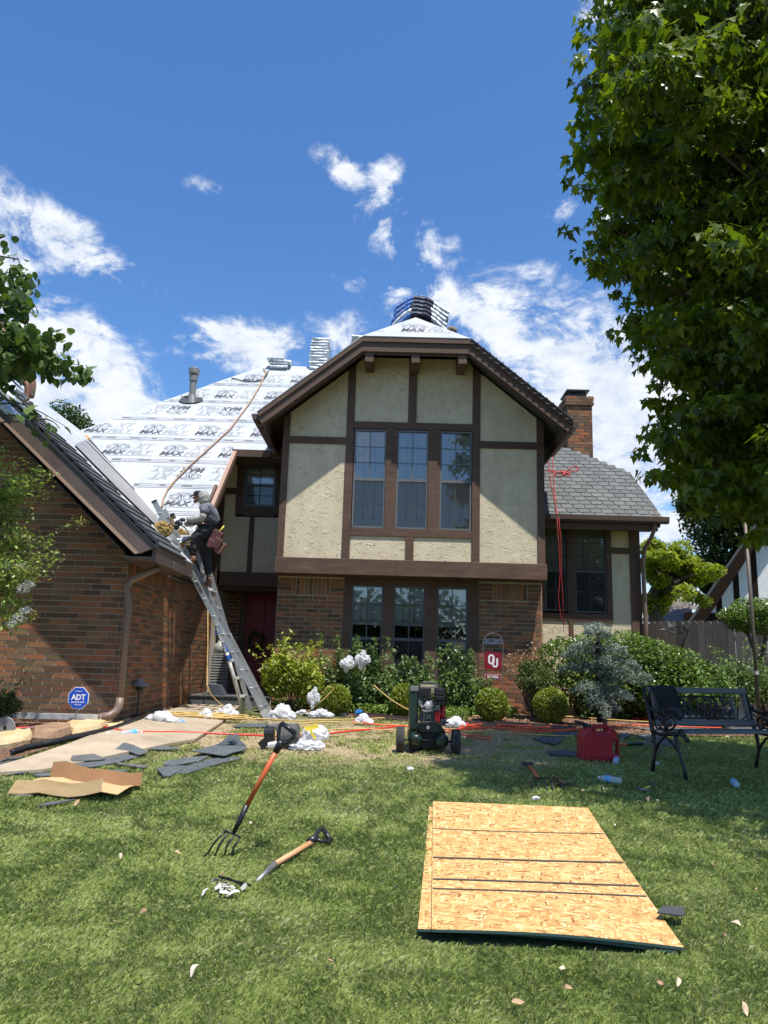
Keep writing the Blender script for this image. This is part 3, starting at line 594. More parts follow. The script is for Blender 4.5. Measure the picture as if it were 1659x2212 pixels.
# ---- main roof ----------------------------------------------------
mA = [(-3.02, 11.62), (-6.45, 14.98), (-3.24, 18.05), (-.6, 18.05), (2.6, 14.9), (2.6, 14.52), (-3.08, 14.52)]
def mz(p, o=0): return (p[0], p[1], ZM(p[1])+o)
PA = [(-3.36, 12.0), (-6.45, 14.98), (-3.24, 18.05), (-3.08, 18.05), (-3.08, 12.3)]; PB = [(-3.08, 14.52), (-3.08, 18.05), (-.6, 18.05), (2.6, 14.95), (2.6, 14.52)]
b = MB(); nn = Vector((0, -.9, 1)).normalized()
for q in (PA, PB): b.prism([mz(p, -.012) for p in q], -nn*.1)
mroof = b.build('main_roof', m_ply, house)
slab('left_hip_slope', [mz((-6.45, 14.98)), mz((-3.24, 18.05)), (-3.24, 18.3, ZM(18.05)), (-6.6, 21, 5.9)], (-.9, 0, 1), .08, m_felt); slab('rear_roof_slope', [mz((-3.24, 18.05)), mz((-.6, 18.05)), (2.6, 21, 5.9), (-6.6, 21, 5.9)], (0, .9, 1), .08, m_felt)
slab('right_hip_slope', [mz((-.6, 18.05)), mz((2.6, 14.95)), (2.6, 21, 5.9)], (.9, 0, 1), .08, m_shdk)
SQ = math.hypot(1, .9); vv = np.array([0, 1, .9])/SQ; nm = np.array([0, -.9, 1])/SQ
def clip(poly, a, b_, c):        # keep a*x+b*y<=c
    out = []
    for i in range(len(poly)):
        p, q = poly[i], poly[(i+1) % len(poly)]; dp, dq = a*p[0]+b_*p[1]-c, a*q[0]+b_*q[1]-c
        if dp <= 0: out.append(p)
        if dp*dq < 0: t = dp/(dp-dq); out.append((p[0]+t*(q[0]-p[0]), p[1]+t*(q[1]-p[1])))
    return out
VB = [15.0, 16.1, 17.03, 17.96, 18.92, 19.87, 20.84, 21.84, 22.88, 24.25]
strips = []
for k in range(len(VB)-1):
    y0, y1 = VB[k]/SQ, VB[k+1]/SQ+.05; b = MB(); o_ = .004+.0*k
    for q in (PA, PB):
        c = clip(clip(q, 0, -1, -y0), 0, 1, y1)
        if len(c) > 2:
            lo, hi = min(p[1] for p in c), max(p[1] for p in c)
            b.prism([tuple(np.array(mz(p))+nm*(.006+.010*(1-(p[1]-y0)/(y1-y0)))) for p in c], -nn*.004)
    strips.append(b.build('felt_strip', m_felt, house))
# printing on the felt
def textmesh(s, size, shear=0, outline=0, bold=0):
    c = bpy.data.curves.new('lettering', 'FONT'); c.body = s; c.size = size; c.shear = shear; c.offset = bold; c.resolution_u = 2
    if outline:
        c.fill_mode = 'NONE'; c.bevel_depth = outline*.95; c.bevel_resolution = 0
    o = bpy.data.objects.new('t', c); COL.objects.link(o); bpy.context.view_layer.update()
    me = bpy.data.meshes.new_from_object(o.evaluated_get(bpy.context.evaluated_depsgraph_get())); bpy.data.objects.remove(o); bpy.data.curves.remove(c)
    V = np.array([v.co[:] for v in me.vertices]); Fs = [tuple(p.vertices) for p in me.polygons]; bpy.data.meshes.remove(me); return V, Fs
def fit(VF, w, h, x=0, y=0):
    V, Fs = VF; V = V.copy(); lo, hi = V[:, :2].min(0), V[:, :2].max(0); V[:, 0] = (V[:, 0]-lo[0])*w/(hi[0]-lo[0])+x; V[:, 1] = (V[:, 1]-lo[1])*h/(hi[1]-lo[1])+y; V[:, 2] = 0; return V, Fs
def strip2(pts, w):        # flat stroke along 2-D points
    pts = [np.array(p, float) for p in pts]; V = []
    for i, p in enumerate(pts):
        t = pts[min(i+1, len(pts)-1)]-pts[max(i-1, 0)]; t /= np.linalg.norm(t)+1e-9; q = np.array([-t[1], t[0]])*w/2; V += [(*(p+q), 0), (*(p-q), 0)]
    return np.array(V), [(2*i, 2*i+1, 2*i+3, 2*i+2) for i in range(len(pts)-1)]
def arc(cx, cy, rx, ry, a0, a1, n=10): return [(cx+rx*math.cos(R(a0+(a1-a0)*i/n)), cy+ry*math.sin(R(a0+(a1-a0)*i/n))) for i in range(n+1)]
dark_, pale_ = [], []
dark_.append(fit(textmesh('MAX', 1, .25, 0, .02), .46, .17, 0, .10)); pale_.append(fit(textmesh('FELT', 1, .25, .012), .50, .165, .48, .10)); pale_.append(fit(textmesh('XT', 1, .35, .010), .40, .24, .55, .33))
pale_.append(strip2([(0, .055), (1, .055)], .012))
ram = [arc(.13, .42, .11, .10, -30, 300), arc(.13, .42, .07, .06, -60, 260), arc(.34, .42, .11, .10, 210, -120), arc(.34, .42, .07, .06, 240, -80), [(.2, .5), (.24, .4), (.26, .31), (.3, .28)], [(.19, .42), (.14, .34), (.2, .32), (.26, .3)], arc(.24, .5, .13, .05, 20, 160), [(.43, .38), (.52, .44), (.47, .36)]]
for q in ram: dark_.append(strip2(q, .010))
def join(L):
    V, Fs, n = [], [], 0
    for v, f in L: V.append(v); Fs += [tuple(i+n for i in g) for g in f]; n += len(v)
    return np.concatenate(V), Fs
dark_, pale_ = join(dark_), join(pale_)
small = []
def printed(parent, place, flip, name, planes, basefn):
    """stamp the logo; planes = (point, normal) half spaces to trim with"""
    for (V, Fs), m in ((dark_, m_ink), (pale_, m_inkl)):
        bm = bmesh.new()
        for (px, pv) in place:
            P = V.copy()
            if flip: P[:, 0] = 1.0-P[:, 0]; P[:, 1] = .66-P[:, 1]
            vs = [bm.verts.new(basefn(px+p[0], pv+p[1])) for p in P]
            for f in Fs:
                try: bm.faces.new([vs[i] for i in f])
                except ValueError: pass
        for co, no in planes: bmesh.ops.bisect_plane(bm, geom=bm.verts[:]+bm.edges[:]+bm.faces[:], plane_co=co, plane_no=no, clear_outer=True)
        me = bpy.data.meshes.new(name); bm.to_mesh(me); bm.free(); off = wl(parent)
        if not len(me.vertices): bpy.data.meshes.remove(me); continue
        me.transform(Matrix.Translation(-off)); me.materials.append(m); o = bpy.data.objects.new(name, me); COL.objects.link(o); o.parent = parent
def onmain(x, v): return Vector(np.array([x, 0, 5.72-.9*14.6])+vv*v+nm*.026)
hipd = Vector((-3.21, -3.07, 0)); trims = [((-6.35, 14.98, 0), (-.69, .72, 0)), ((-3.1, 11.72, 0), (-.70, -.71, 0))]
BASE = [-4.4, -3.97, -3.9, -3.37+.02, -4.49, -4.03, -4.3, -4.05, -3.6]
for k, st in enumerate(strips):
    if k == 0: continue
    flip = k in (3, 6) ; v0 = VB[k]+.2; L = []
    x = BASE[k]-6*1.13
    while x < 2.0:
        y_hi = (v0+.6)/SQ; y_lo = v0/SQ
        ok = x+.6 > -6.4+max(0, abs(y_lo-14.98)-.4)*.9 if y_lo > 14.98 else x+.5 > -6.3+(14.98-y_lo)
        if x > -3.2 and y_lo < 14.6: ok = False
        if x > -4.2 and y_hi < 14.5 and x+1.0 > -3.1 and y_lo < 14.5: ok = (x+1.0 < -3.12) or k < 5
        if ok: L.append((x, v0))
        x += 1.13
    tr = list(trims)
    if k < 5: tr.append(((-3.12, 14, 0), (1, 0, 0)))
    printed(st, L, flip, 'printing', tr, onmain)
    # faint dashed border print along the lap
    bm = MB(); x0, x1 = -6.4+abs(VB[k]/SQ-14.98)+.15, (2.4 if VB[k]/SQ > 14.6 else -3.12)
    for dv in (.035, .105):
        p = [onmain(x0, VB[k]+dv), onmain(x1, VB[k]+dv), onmain(x1, VB[k]+dv+.012), onmain(x0, VB[k]+dv+.012)]; bm.add(p, [(0, 1, 2, 3)])
    x = x0
    while x < x1-.5:
        w = random.choice((.1, .18, .25)); bm.add([onmain(x, VB[k]+.06), onmain(x+w, VB[k]+.06), onmain(x+w, VB[k]+.085), onmain(x, VB[k]+.085)], [(0, 1, 2, 3)]); x += w+random.uniform(.1, .4)
    bm.build('border_print', m_inkl, st)
hn = np.array([0, -.95, 1])/math.hypot(1, .95); hv = np.array([0, 1, .95])/math.hypot(1, .95)
printed(hip, [(.10, .22), (-1.2, .22)], False, 'printing', [((-.5, 12.75, 0), (-.65, .76, 0)), ((1.25, 12.75, 0), (.65, .76, 0))], lambda x, v: Vector(np.array([x, Yf-.04, 7.315])+hv*v*.9+hn*.008))
# porch eave, tan rake edge, valley metal, vent pipe
b = MB(); b.box(-3.1, -2.36, 14.4, 14.46, 5.5, 5.64); b.box(-3.1, -1.98, 14.46, 15.3, 5.5, 5.53); b.build('eave_fascia', m_fascia, house)
b = MB(); a, c = mz((-3.06, 12.3), .0), mz((-3.06, 14.5), .0); b.bar(Vector(a), Vector(c), .07, .10); b.build('tan_rake_edge', m_tanrake, house)
b = MB(); b.bar(Vector(a)+Vector((-.075, 0, -.0)), Vector(mz((-3.135, 13.4), .0)), .05, .13); b.bar(Vector(a)+Vector((0, .0, -.13)), Vector(c)+Vector((0, 0, -.13)), .05, .14); b.build('rake_board', m_fascia, house)
pw = empty('porch_upper_wall', (-2.7, 15.3, 3.1), parent=house); Yp = 15.3; KP = 15.3/14.9; sp_ = lambda q: [(x*KP, 1.65+(z-1.65)*KP) for x, z in q]; rect0 = rect
def rect(*a): return sp_(rect0(*a))
for q in (rect(-3.30, -2.78, 3.3, 4.4), rect(-2.68, -2.05, 3.3, 4.4), rect(-3.3, -3.08, 4.4, 5.45), rect(-2.2, -2.0, 4.55, 5.45)): pan('stucco_panel', q, Yp, .08, m_stucco, pw)
for q in (rect(-3.41, -3.3, 3.06, 5.5), rect(-2.78, -2.68, 3.3, 4.38), rect(-3.41, -1.98, 3.04, 3.3), rect(-3.08, -2.93, 4.45, 5.56), rect(-2.3, -2.18, 4.45, 5.56), rect(-2.93, -2.3, 4.42, 4.6), rect(-2.93, -2.3, 5.52, 5.6), rect(-3.3, -3.08, 4.85, 4.98)): pan('timber', q, Yp-T, .1, m_timber, pw)
b = MB(); b.box(-3.5, -2.95, Yp+.1, Yp+.14, 3.04, 4.4); b.box(-3.0, -2.33, Yp+.08, Yp+.1, 3.3, 4.66); b.box(-2.28, -1.9, Yp+.1, Yp+.14, 3.04, 4.4); b.box(-2.95, -2.28, Yp+.1, Yp+.14, 3.04, 3.3); b.box(-3.5, -1.9, Yp+.1, 16.5, 3.0, 3.04); b.box(-3.5, -3.0, Yp+.1, Yp+.14, 4.4, 5.9); b.box(-2.38, -1.9, Yp+.1, Yp+.14, 4.4, 5.9); b.prism([(-3.42, 11.9, 2.9), (-3.42, 14.9, 2.9), (-3.42, 14.9, 5.6)], (.06, 0, 0)); b.build('backing', m_soffit, pw)
rect = rect0
# valley metal between main roof and left wing
vd = Vector((-3.43, 3.36, 0))
va, vb = Vector((-3.03, 11.62, ZM(11.62))), Vector((-6.4, 14.95, ZM(14.95))); b = MB()
w1, w2 = Vector((0, 0, 0)), Vector((0, 0, 0))
pa, pb = PP(338, 1108, (0, -.9, 1), 5.72-.9*14.6), None
def onm(x, y, o=.03): return Vector(PP(x, y, (0, -.9, 1), 5.72-.9*14.6))+Vector(nm)*o
def onl(x, y, o=.03): return Vector(PP(x, y, (.9, 0, 1), 3.02-.9*2.93))+Vector((.67, 0, .74))*o
b.add([onl(158, 962), onl(183, 953), onl(250, 1020), onl(344, 1118), onl(352, 1140), onl(336, 1139), onl(246, 1052)], [(0, 1, 2, 6), (6, 2, 3, 5), (5, 3, 4)])
b.build('valley_metal', m_grey, mroof)
b = MB(); b.add([onl(184, 953, .034), onl(202, 951, .034), onl(228, 985, .034), onl(240, 1006, .034), onl(263, 1022, .034), onl(300, 1062, .034), onl(312, 1080, .034), onl(346, 1118, .034)], [(0, 1, 2, 3), (0, 3, 4), (0, 4, 5), (0, 5, 6, 7)]); b.build('torn_shingle_edge', m_shdk, mroof)
b = MB(); b.add([onl(181, 953, .045), onl(185, 953, .045), onl(347, 1118, .045), onl(344, 1119, .045)], [(0, 1, 2, 3)]); b.build('bright_metal_hem', m_aluw, mroof)
b = MB(); b.prism([Vector(PP(x, y, (0, -.9, 1), 5.72-.9*14.6))+Vector(nm)*.07 for x, y in ((158, 962), (150, 950), (190, 946), (196, 952))], (0, 0, -.05)); b.build('bare_board', m_ply, mroof)
b = MB(); vp = np.array([-4.49, 16.26, 7.21]); b.lathe([(.075, -.1), (.075, .62), (.06, .62)], vp, 14); b.lathe([(.115, .66), (.12, .70), (.12, .78), (.1, .80)], vp, 16); b.lathe([(.095, .5), (.095, .62)], vp, 14); vpi = b.build('vent_pipe', m_pipe, house)
b = MB(); b.lathe([(.13, -.05), (.085, .16)], vp, 14); b.build('flashing_cone', m_pipe, vpi)
b = MB(); b.add([Vector(onm(x, y, .04)) for x, y in ((386, 869), (398, 858), (412, 862), (436, 862), (440, 868), (425, 873), (408, 874), (395, 873))], [tuple(range(8))]); b.build('torn_base_shingle', m_shdk, mroof)
# ---- left wing roof -------------------------------------------------
Yl = 9.4
lroof = slab('left_wing_roof', [(-2.93, Yl+.03, ZR(-2.93)), (-6.4, Yl+.03, ZR(-6.4)), (-6.4, 14.98, ZR(-6.4)), (-3.36, 11.98, ZR(-3.36)), (-3.36, 11.45, ZR(-3.36)), (-2.93, 11.38, ZR(-2.93))], (.9, 0, 1), .1, m_felt)
slab('left_wing_far_slope', [(-6.4, Yl, ZR(-6.4)), (-9.9, Yl, 3.02), (-9.9, 16, 3.02), (-6.4, 16, ZR(-6.4))], (-.9, 0, 1), .1, m_shdk)
ld = np.array([-1, 0, .9])/SQ; ln = Vector((.9, 0, 1)).normalized()
for k in range(21):       # shingle courses left at the rake, each lapping the one below
    b = MB(); P0 = Vector((-2.91, Yl-.02, ZR(-2.91)))+Vector(ld)*(k*.19); w = 1.5-.02*k+.12*math.sin(k*1.7)+.1*(k % 3)
    b.add([P0+ln*.028, P0+Vector((0, w, 0))+ln*.028, P0+Vector((0, w, 0))+Vector(ld)*.24+ln*.008, P0+Vector(ld)*.24+ln*.008, P0+ln*.002, P0+Vector((0, w, 0))+ln*.002], [(0, 1, 2, 3), (4, 5, 1, 0), (1, 5, 2), (4, 0, 3)])
    b.build('shingle', m_shdk, lroof)
b = MB(); p0, p1 = (-2.93, ZR(-2.93)), (-6.4, ZR(-6.4)); b.prism([(p0[0]+.05, Yl, p0[1]-.04), (p1[0], Yl, p1[1]), (p1[0], Yl, p1[1]-.34), (p0[0]-.16, Yl, p0[1]-.13)], (0, .045, 0)); b.build('rake_fascia', m_tfas, house)
b = MB(); b.prism([(p0[0]-.17, Yl-.012, p0[1]-.125), (p1[0], Yl-.012, p1[1]-.33), (p1[0], Yl-.012, p1[1]-.37), (p0[0]-.22, Yl-.012, p0[1]-.14)], (0, .05, 0)); b.build('rake_bead', m_tanrake, house)
b = MB(); b.prism([(p0[0]+.06, Yl-.02, p0[1]+.03), (p1[0], Yl-.02, p1[1]+.03), (p1[0], Yl-.02, p1[1]-.09), (p0[0]+.06, Yl-.02, p0[1]-.07)], (0, .04, 0)); b.build('drip_edge', mat('blue_black_membrane', (.025, .027, .035), .6, 5), house)
b = MB(); b.box(-2.95, -2.91, Yl+.05, 11.35, 2.80, 2.99); b.box(-3.45, -2.95, 10.0, 11.35, 2.83, 2.86); b.box(-3.32, -2.95, Yl+.06, 10.0, 2.83, 2.86); b.box(-3.45, -3.36, 11.35, 14.9, 2.83, 2.86); b.build('eave_fascia', m_tfas, house)
b = MB(); b.prism([(-3.3, Yl+.046, 2.88), (-6.4, Yl+.046, 5.75), (-6.4, 10.02, 5.75), (-3.3, 10.02, 2.88)], (0, 0, .03)); b.build('rake_soffit', m_soffit, house)
for y in (10.2, 11.2): b = MB(); b.tube([(-2.9, y, 2.9), (-2.87, y, 2.86), (-2.89, y, 2.82), (-2.92, y, 2.83)], .006, 5); b.build('gutter_hook', m_pipe, house)
# left downspout: loose top, long pipe, elbow, ground run
dz = lambda x, y: tuple(PY(x, y, 9.93))
def rtube(pts, w, h, name, m, parent, smooth=False):
    b = MB(); pts = [Vector(p) for p in pts]
    for i in range(len(pts)-1): b.bar(pts[i], pts[i+1]+(pts[i+1]-pts[i]).normalized()*.01, w, h, up=(0, 1, .01))
    return b.build(name, m, parent)
T0, T1, T2, T3 = dz(343, 1226), dz(296, 1247), dz(283, 1254), dz(273, 1272)
b = MB(); b.tube([T0, T1, T2, T3, (-3.345, 9.93, 2.3), (-3.345, 9.93, 1.1)], .046, 8); dsp = b.build('downspout', m_dspout, house, smooth=True)
e0 = Vector((-3.345, 9.93, 1.1)); b = MB(); ep = [e0+Vector((0, 0, .02)), Vector((-3.345, 9.92, 1.02)), Vector((-3.37, 9.89, .95)), Vector((-3.43, 9.83, .90)), Vector((-3.55, 9.78, .885))]
b.tube(ep, [.048, .052, .052, .052, .05], 10); b.build('elbow', m_dspout, dsp, smooth=True)
b = MB(); b.bar((-3.5, 9.79, .885), (-7, 9.55, .88), .085, .065); 
for k in (-.02, 0, .02): b.bar((-3.5, 9.79+k-.0, .918), (-7, 9.55+k, .913), .006, .006)
b.build('ground_run', m_aluw, dsp)
# ---- porch step, door ------------------------------------------------
b = MB(); b.box(-3.42, -1.99, 13.72, 16.4, .7, .99); step = b.build('porch_step', m_mortar, house)
for k in range(7):
    b = MB(); b.box(-3.41+k*.2, -3.41+k*.2+.193, 13.71, 13.73, .84, .975); b.build('slate_tile', m_slate, step)
for k in range(5):
    for j in range(5): b = MB(); b.box(-3.41+k*.285, -3.41+k*.285+.278, 13.69+j*.5, 14.18+j*.5, .985, 1.0); b.build('slate_tile', m_slate, step)
b = MB(); b.box(-3.0, -2.05, 16.33, 16.38, 1.0, 3.1); door = b.build('front_door', m_red, house, bevel=.004)
for (x0, x1, z0, z1) in ((-2.9, -2.6, 1.2, 1.9), (-2.45, -2.15, 1.2, 1.9), (-2.9, -2.6, 2.1, 2.9), (-2.45, -2.15, 2.1, 2.9)):
    b = MB(); b.box(x0, x1, 16.3, 16.332, z0, z1); b.build('door_panel', m_red, door, bevel=.01)
b = MB(); b.ball((-2.12, 16.28, 1.95), .035); b.build('handle', m_pipe, door, smooth=True)
b = MB(); b.box(-3.12, -3.0, 16.3, 16.4, 1.0, 3.2); b.box(-2.05, -1.99, 16.3, 16.4, 1.0, 3.2); b.build('door_frame', m_timber, house)
# ================================================================ NEIGHBOURS, FENCE
nb = empty('neighbour_house', (13, 24, .9), 'white gabled house with dark brown timbers behind the fence at the right edge', 'house'); Yn = 23.0
n0, n1 = PY(1478, 1345, Yn), PY(1622, 1135, Yn); sl = (n1[2]-n0[2])/(n1[0]-n0[0]); zn = lambda x: n0[2]+sl*(x-n0[0])
b = MB(); xr = 16.5; b.prism([(n0[0]-.2, Yn, 1.0), (21, Yn, 1.0), (xr, Yn, zn(xr)-.2), (n0[0]-.2, Yn, zn(n0[0]-.2)-.2)], (3.5, 8.3, 0)); b.build('wall', m_stuccow, nb)
b = MB(); b.prism([(n0[0]-.7, Yn-.5, zn(n0[0]-.7)), (xr, Yn-.5, zn(xr)), (xr, Yn-.5, zn(xr)+.12), (n0[0]-.7, Yn-.5, zn(n0[0]-.7)+.12)], (3.8, 9, 0)); b.prism([(xr, Yn-.5, zn(xr)), (23, Yn-.5, 2.5), (23, Yn-.5, 2.6), (xr, Yn-.5, zn(xr)+.12)], (3.8, 9, 0)); b.build('roof', m_shdk, nb)
m_dkt = mat('dark_trim', (.02, .013, .01), .95, 4, spec=.05)
b = MB(); b.prism([(n0[0]-.7, Yn-.52, zn(n0[0]-.7)-.05), (xr, Yn-.52, zn(xr)-.05), (xr, Yn-.52, zn(xr)-.45), (n0[0]-.6, Yn-.52, zn(n0[0]-.7)-.42)], (0, .05, 0)); b.build('rake_board', m_dkt, nb)
for x in (1518, 1553, 1592, 1633):
    X = PY(x, 1300, Yn)[0]; b = MB(); b.box(X-.08, X+.08, Yn-.03, Yn, 1.9, zn(X)-.3); b.build('timber', m_dkt, nb)
b = MB(); zb = PY(1560, 1325, Yn)[2]; b.box(n0[0], 21, Yn-.04, Yn-.005, zb-.25, zb); b.build('timber', m_dkt, nb)
fh = empty('far_house', (9, 34, .9), 'low house with a brown shingled hip roof beyond the yellow-green tree', 'house'); m_far = mat('brown_roofing', [(0, (.10, .08, .065)), (1, (.2, .165, .14))], .9, 14, .3, 50, stretch=(.3, 1, 4))
def FP(x, y, Y): return tuple(PY(x, y, Y))
b = MB(); b.add([FP(1385, 1345, 26), FP(1500, 1345, 26), FP(1490, 1295, 29), FP(1400, 1300, 29)], [(0, 1, 2, 3)]); b.add([FP(1380, 1330, 30), FP(1520, 1315, 30), FP(1440, 1282, 34), FP(1395, 1280, 34)], [(0, 1, 2, 3)]); b.build('roof', m_far, fh)
b = MB(); p = FP(1385, 1345, 26); q = FP(1500, 1345, 26); b.box(p[0], q[0], 26.4, 34, .9, p[2]); b.build('wall', m_brick, fh)
m_fence = mat('weathered_cedar', [(0, (.085, .075, .068)), (.5, (.17, .155, .142)), (1, (.26, .24, .22))], .9, 5, .7, 24, rand=.5, stretch=(9, 9, .5), bdist=.006)
fa, fb_ = np.array(PY(1388, 1338, 16.5)), np.array(PY(1668, 1356, 14.6)); fence = empty('wooden_fence', (float(fa[0]), float(fa[1]), .9), 'weathered grey dog-eared picket fence behind the shrubs at the right', 'fence')
fd = fb_-fa; fd[2] = 0; Lf = np.linalg.norm(fd); fd /= Lf; fdv = Vector(fd)
for k in range(-3, int((Lf+2.0)/.148)):
    P = Vector((fa[0], fa[1], 0))+fdv*(k*.148); h = 2.66+random.uniform(-.015, .015)-.012*k*.1; z0 = .85; w = .138; t = Vector((-fd[1], fd[0], 0))*.018
    zt = h; b = MB(); a = fdv*w; b.prism([P+Vector((0, 0, z0)), P+a+Vector((0, 0, z0)), P+a+Vector((0, 0, zt-.05)), P+a*.78+Vector((0, 0, zt)), P+a*.22+Vector((0, 0, zt)), P+Vector((0, 0, zt-.05))], t+Vector((0, random.uniform(-.006, .006), 0))); b.build('picket', m_fence, fence)
b = MB(); 
for z in (1.3, 2.3): b.bar(Vector((fa[0], fa[1]+.06, z))-fdv, Vector((fb_[0], fb_[1]+.06, z))+fdv*2, .04, .09)
b.build('rail', m_fence, fence)
fo = PY(1455, 1362, 15.9); b = MB(); c = Vector(fo)+Vector((0, -.12, 0))
for s in (-1, 1):
    for r_ in (1, .65): b.tube([c+Vector((s*x, 0, z*r_)) for x, z in ((.32, 0), (.22, .02), (.15, .09), (.06, .12), (0, .16))], .012, 5); b.tube([c+Vector((s*x, 0, -z*r_)) for x, z in ((.32, 0), (.2, .01), (.12, .05), (0, .08))], .012, 5)
    b.tube([c+Vector((s*x, 0, z)) for x, z in arc(.12, .02, .05, .05, 0, 340)], .01, 5)
thing('wall_ornament', b, m_iron, 'black wrought iron scroll ornament hanging on the wooden fence', 'ornament')
# ================================================================ PLANTS
G_box = foliage_mat('boxwood_leaf', (.09, .125, .02), (.23, .28, .04), (.4, .44, .08)); G_nan = foliage_mat('nandina_leaf', (.12, .15, .02), (.34, .39, .06), (.52, .55, .1))
G_rose = foliage_mat('rose_leaf', (.06, .1, .035), (.15, .22, .08), (.32, .42, .17), rough=.32); G_hedge = foliage_mat('hedge_leaf', (.05, .085, .022), (.13, .2, .05), (.3, .4, .12), rough=.28)
G_ced = foliage_mat('blue_cedar_needles', (.13, .17, .135), (.235, .295, .24), (.37, .43, .36), tr=.2, tcol=(1, 1, .95), rough=.7); G_dark = foliage_mat('shrub_leaf', (.045, .07, .025), (.11, .15, .05), (.22, .27, .1))
G_ivy = foliage_mat('ivy_leaf', (.06, .11, .025), (.16, .25, .06), (.32, .42, .13)); G_loc = foliage_mat('locust_leaf', (.10, .14, .015), (.27, .32, .03), (.5, .48, .06), tr=.5); G_bg = foliage_mat('background_leaf', (.03, .05, .018), (.06, .095, .03), (.1, .15, .045))
G_red = foliage_mat('redbud_leaf', (.04, .07, .022), (.09, .15, .04), (.2, .28, .08), rough=.35); G_crape = foliage_mat('crape_leaf', (.11, .16, .04), (.27, .35, .09), (.5, .55, .19), rough=.3)
G_map = foliage_mat('maple_leaf', (.04, .068, .009), (.11, .16, .017), (.28, .34, .035), rough=.34, tr=.48, tcol=(1.25, 1.35, .35)); m_fl = mat('white_blossom', (.8, .8, .78), .7, 10, translucent=.3); m_bud = mat('green_bud', (.28, .27, .06), .7, 10)
BL = [(0, -.5, 0), (.3, 0, .08), (0, .5, 0), (-.3, 0, .08)]
def stems(name, base, tips, r, parent, m=None, wob=.08):
    b = MB(); base = Vector(base)
    for t in tips:
        t = Vector(t); mid = base.lerp(t, .5)+Vector((random.uniform(-wob, wob), random.uniform(-wob, wob), wob)); b.tube([base+Vector((random.uniform(-.05, .05), random.uniform(-.05, .05), 0)), mid, t], [r, r*.75, r*.35], 6)
    return b.build(name, m or m_bark, parent)
def base_at(x, y, Y=None):
    P = PG(x, y) if Y is None else PY(x, y, Y); return Vector((P[0], P[1], float(gz(P[0], P[1]))))
def shrub(name, label, cat, loc, r, n, size, m, group=None, lumps=0, tilt=1.3, shell=.45, zc=None, spikes=0, tv=LEAF_V, tf=LEAF_F, lr=.42):
    loc = Vector(loc); o = empty(name, loc, label, cat, group); c = np.array(loc)+np.array([0, 0, zc if zc else r[2]*.95])
    if lumps:
        pts = []; per = n//lumps
        for i in range(lumps):
            d = rng.normal(size=3); d /= np.linalg.norm(d); d[2] = abs(d[2])*1.1-.35; q = c+d*np.array(r)*rng.uniform(.35, .75); pts.append(blob(q, np.array(r)*rng.uniform(lr*.75, lr*1.25), per, .2))
        P = np.concatenate(pts)
    else: P = blob(c, r, n, shell)
    for _ in range(spikes):
        a = rng.uniform(0, 2*PI); e = rng.uniform(.2, 1.2); d = np.array([math.cos(a)*math.cos(e), math.sin(a)*math.cos(e), math.sin(e)]); s0 = c+d*np.array(r)*.8; L = rng.uniform(.15, .4)
        t = rng.uniform(0, 1, 16)[:, None]; P = np.concatenate([P, s0+t*(d*L+np.array([0, 0, L*.4]))+rng.normal(size=(16, 3))*.025])
    P = P[P[:, 2] > gz(P[:, 0], P[:, 1])+.01]
    leaves('foliage', P, rng.uniform(size*.6, size*1.35, len(P)), tv, tf, m, o, tilt=tilt)
    stems('stems', loc, [c+rng.normal(size=3)*np.array(r)*.4 for _ in range(6)], .014, o); return o
grp = 'small clipped boxwood balls along the flower bed'
for x, y, Y, rr, lab in ((725, 1535, 12.55, (.25, .25, .25), 'small round clipped boxwood in front of the bare brick pier, leftmost of the four'), (873, 1545, 12.6, (.24, .24, .27), 'round clipped boxwood half hidden behind the green air compressor'),
                         (1062, 1545, 12.3, (.27, .26, .27), 'round clipped boxwood below the red square sign'), (1190, 1550, 12.4, (.285, .28, .28), 'rounded boxwood next to the brown mushroom path light by the cedar')):
    P = PY(x, y, Y); shrub('boxwood_shrub', lab, 'shrub', (P[0], Y, float(gz(P[0], Y))), rr, 5200, .042, G_box, grp, shell=.55)
P = PY(627, 1500, 12.75); shrub('nandina_shrub', 'large yellow-green nandina shrub beside the ladder foot and red door', 'shrub', (P[0], 12.75, .83), (.45, .4, .5), 9500, .075, G_nan, None, 15, 1.3, spikes=30, lr=.5, zc=.5)
P = PY(1155, 1490, 12.85); shrub('barberry_shrub', 'rounded dark shrub with pink-tan new tips right of the red square sign', 'shrub', (P[0], 12.85, .83), (.46, .4, .44), 5200, .05, G_dark, None, 12, zc=.6)
tp = [np.array(PY(x, y, 12.85)) for x, y in ((1112, 1418), (1135, 1410), (1158, 1402), (1172, 1420), (1100, 1440), (1120, 1430), (1145, 1422))]
o = bpy.data.objects['barberry_shrub']; m_tip = mat('tan_new_leaf', (.42, .27, .14), .6, 6, translucent=.3)
leaves('new_tips', np.concatenate([q+rng.normal(size=(26, 3))*np.array([.07, .05, .04]) for q in tp]), rng.uniform(.03, .06, 26*7), LEAF_V, LEAF_F, m_tip, o)
grp = 'rose bushes growing in front of the lower windows'
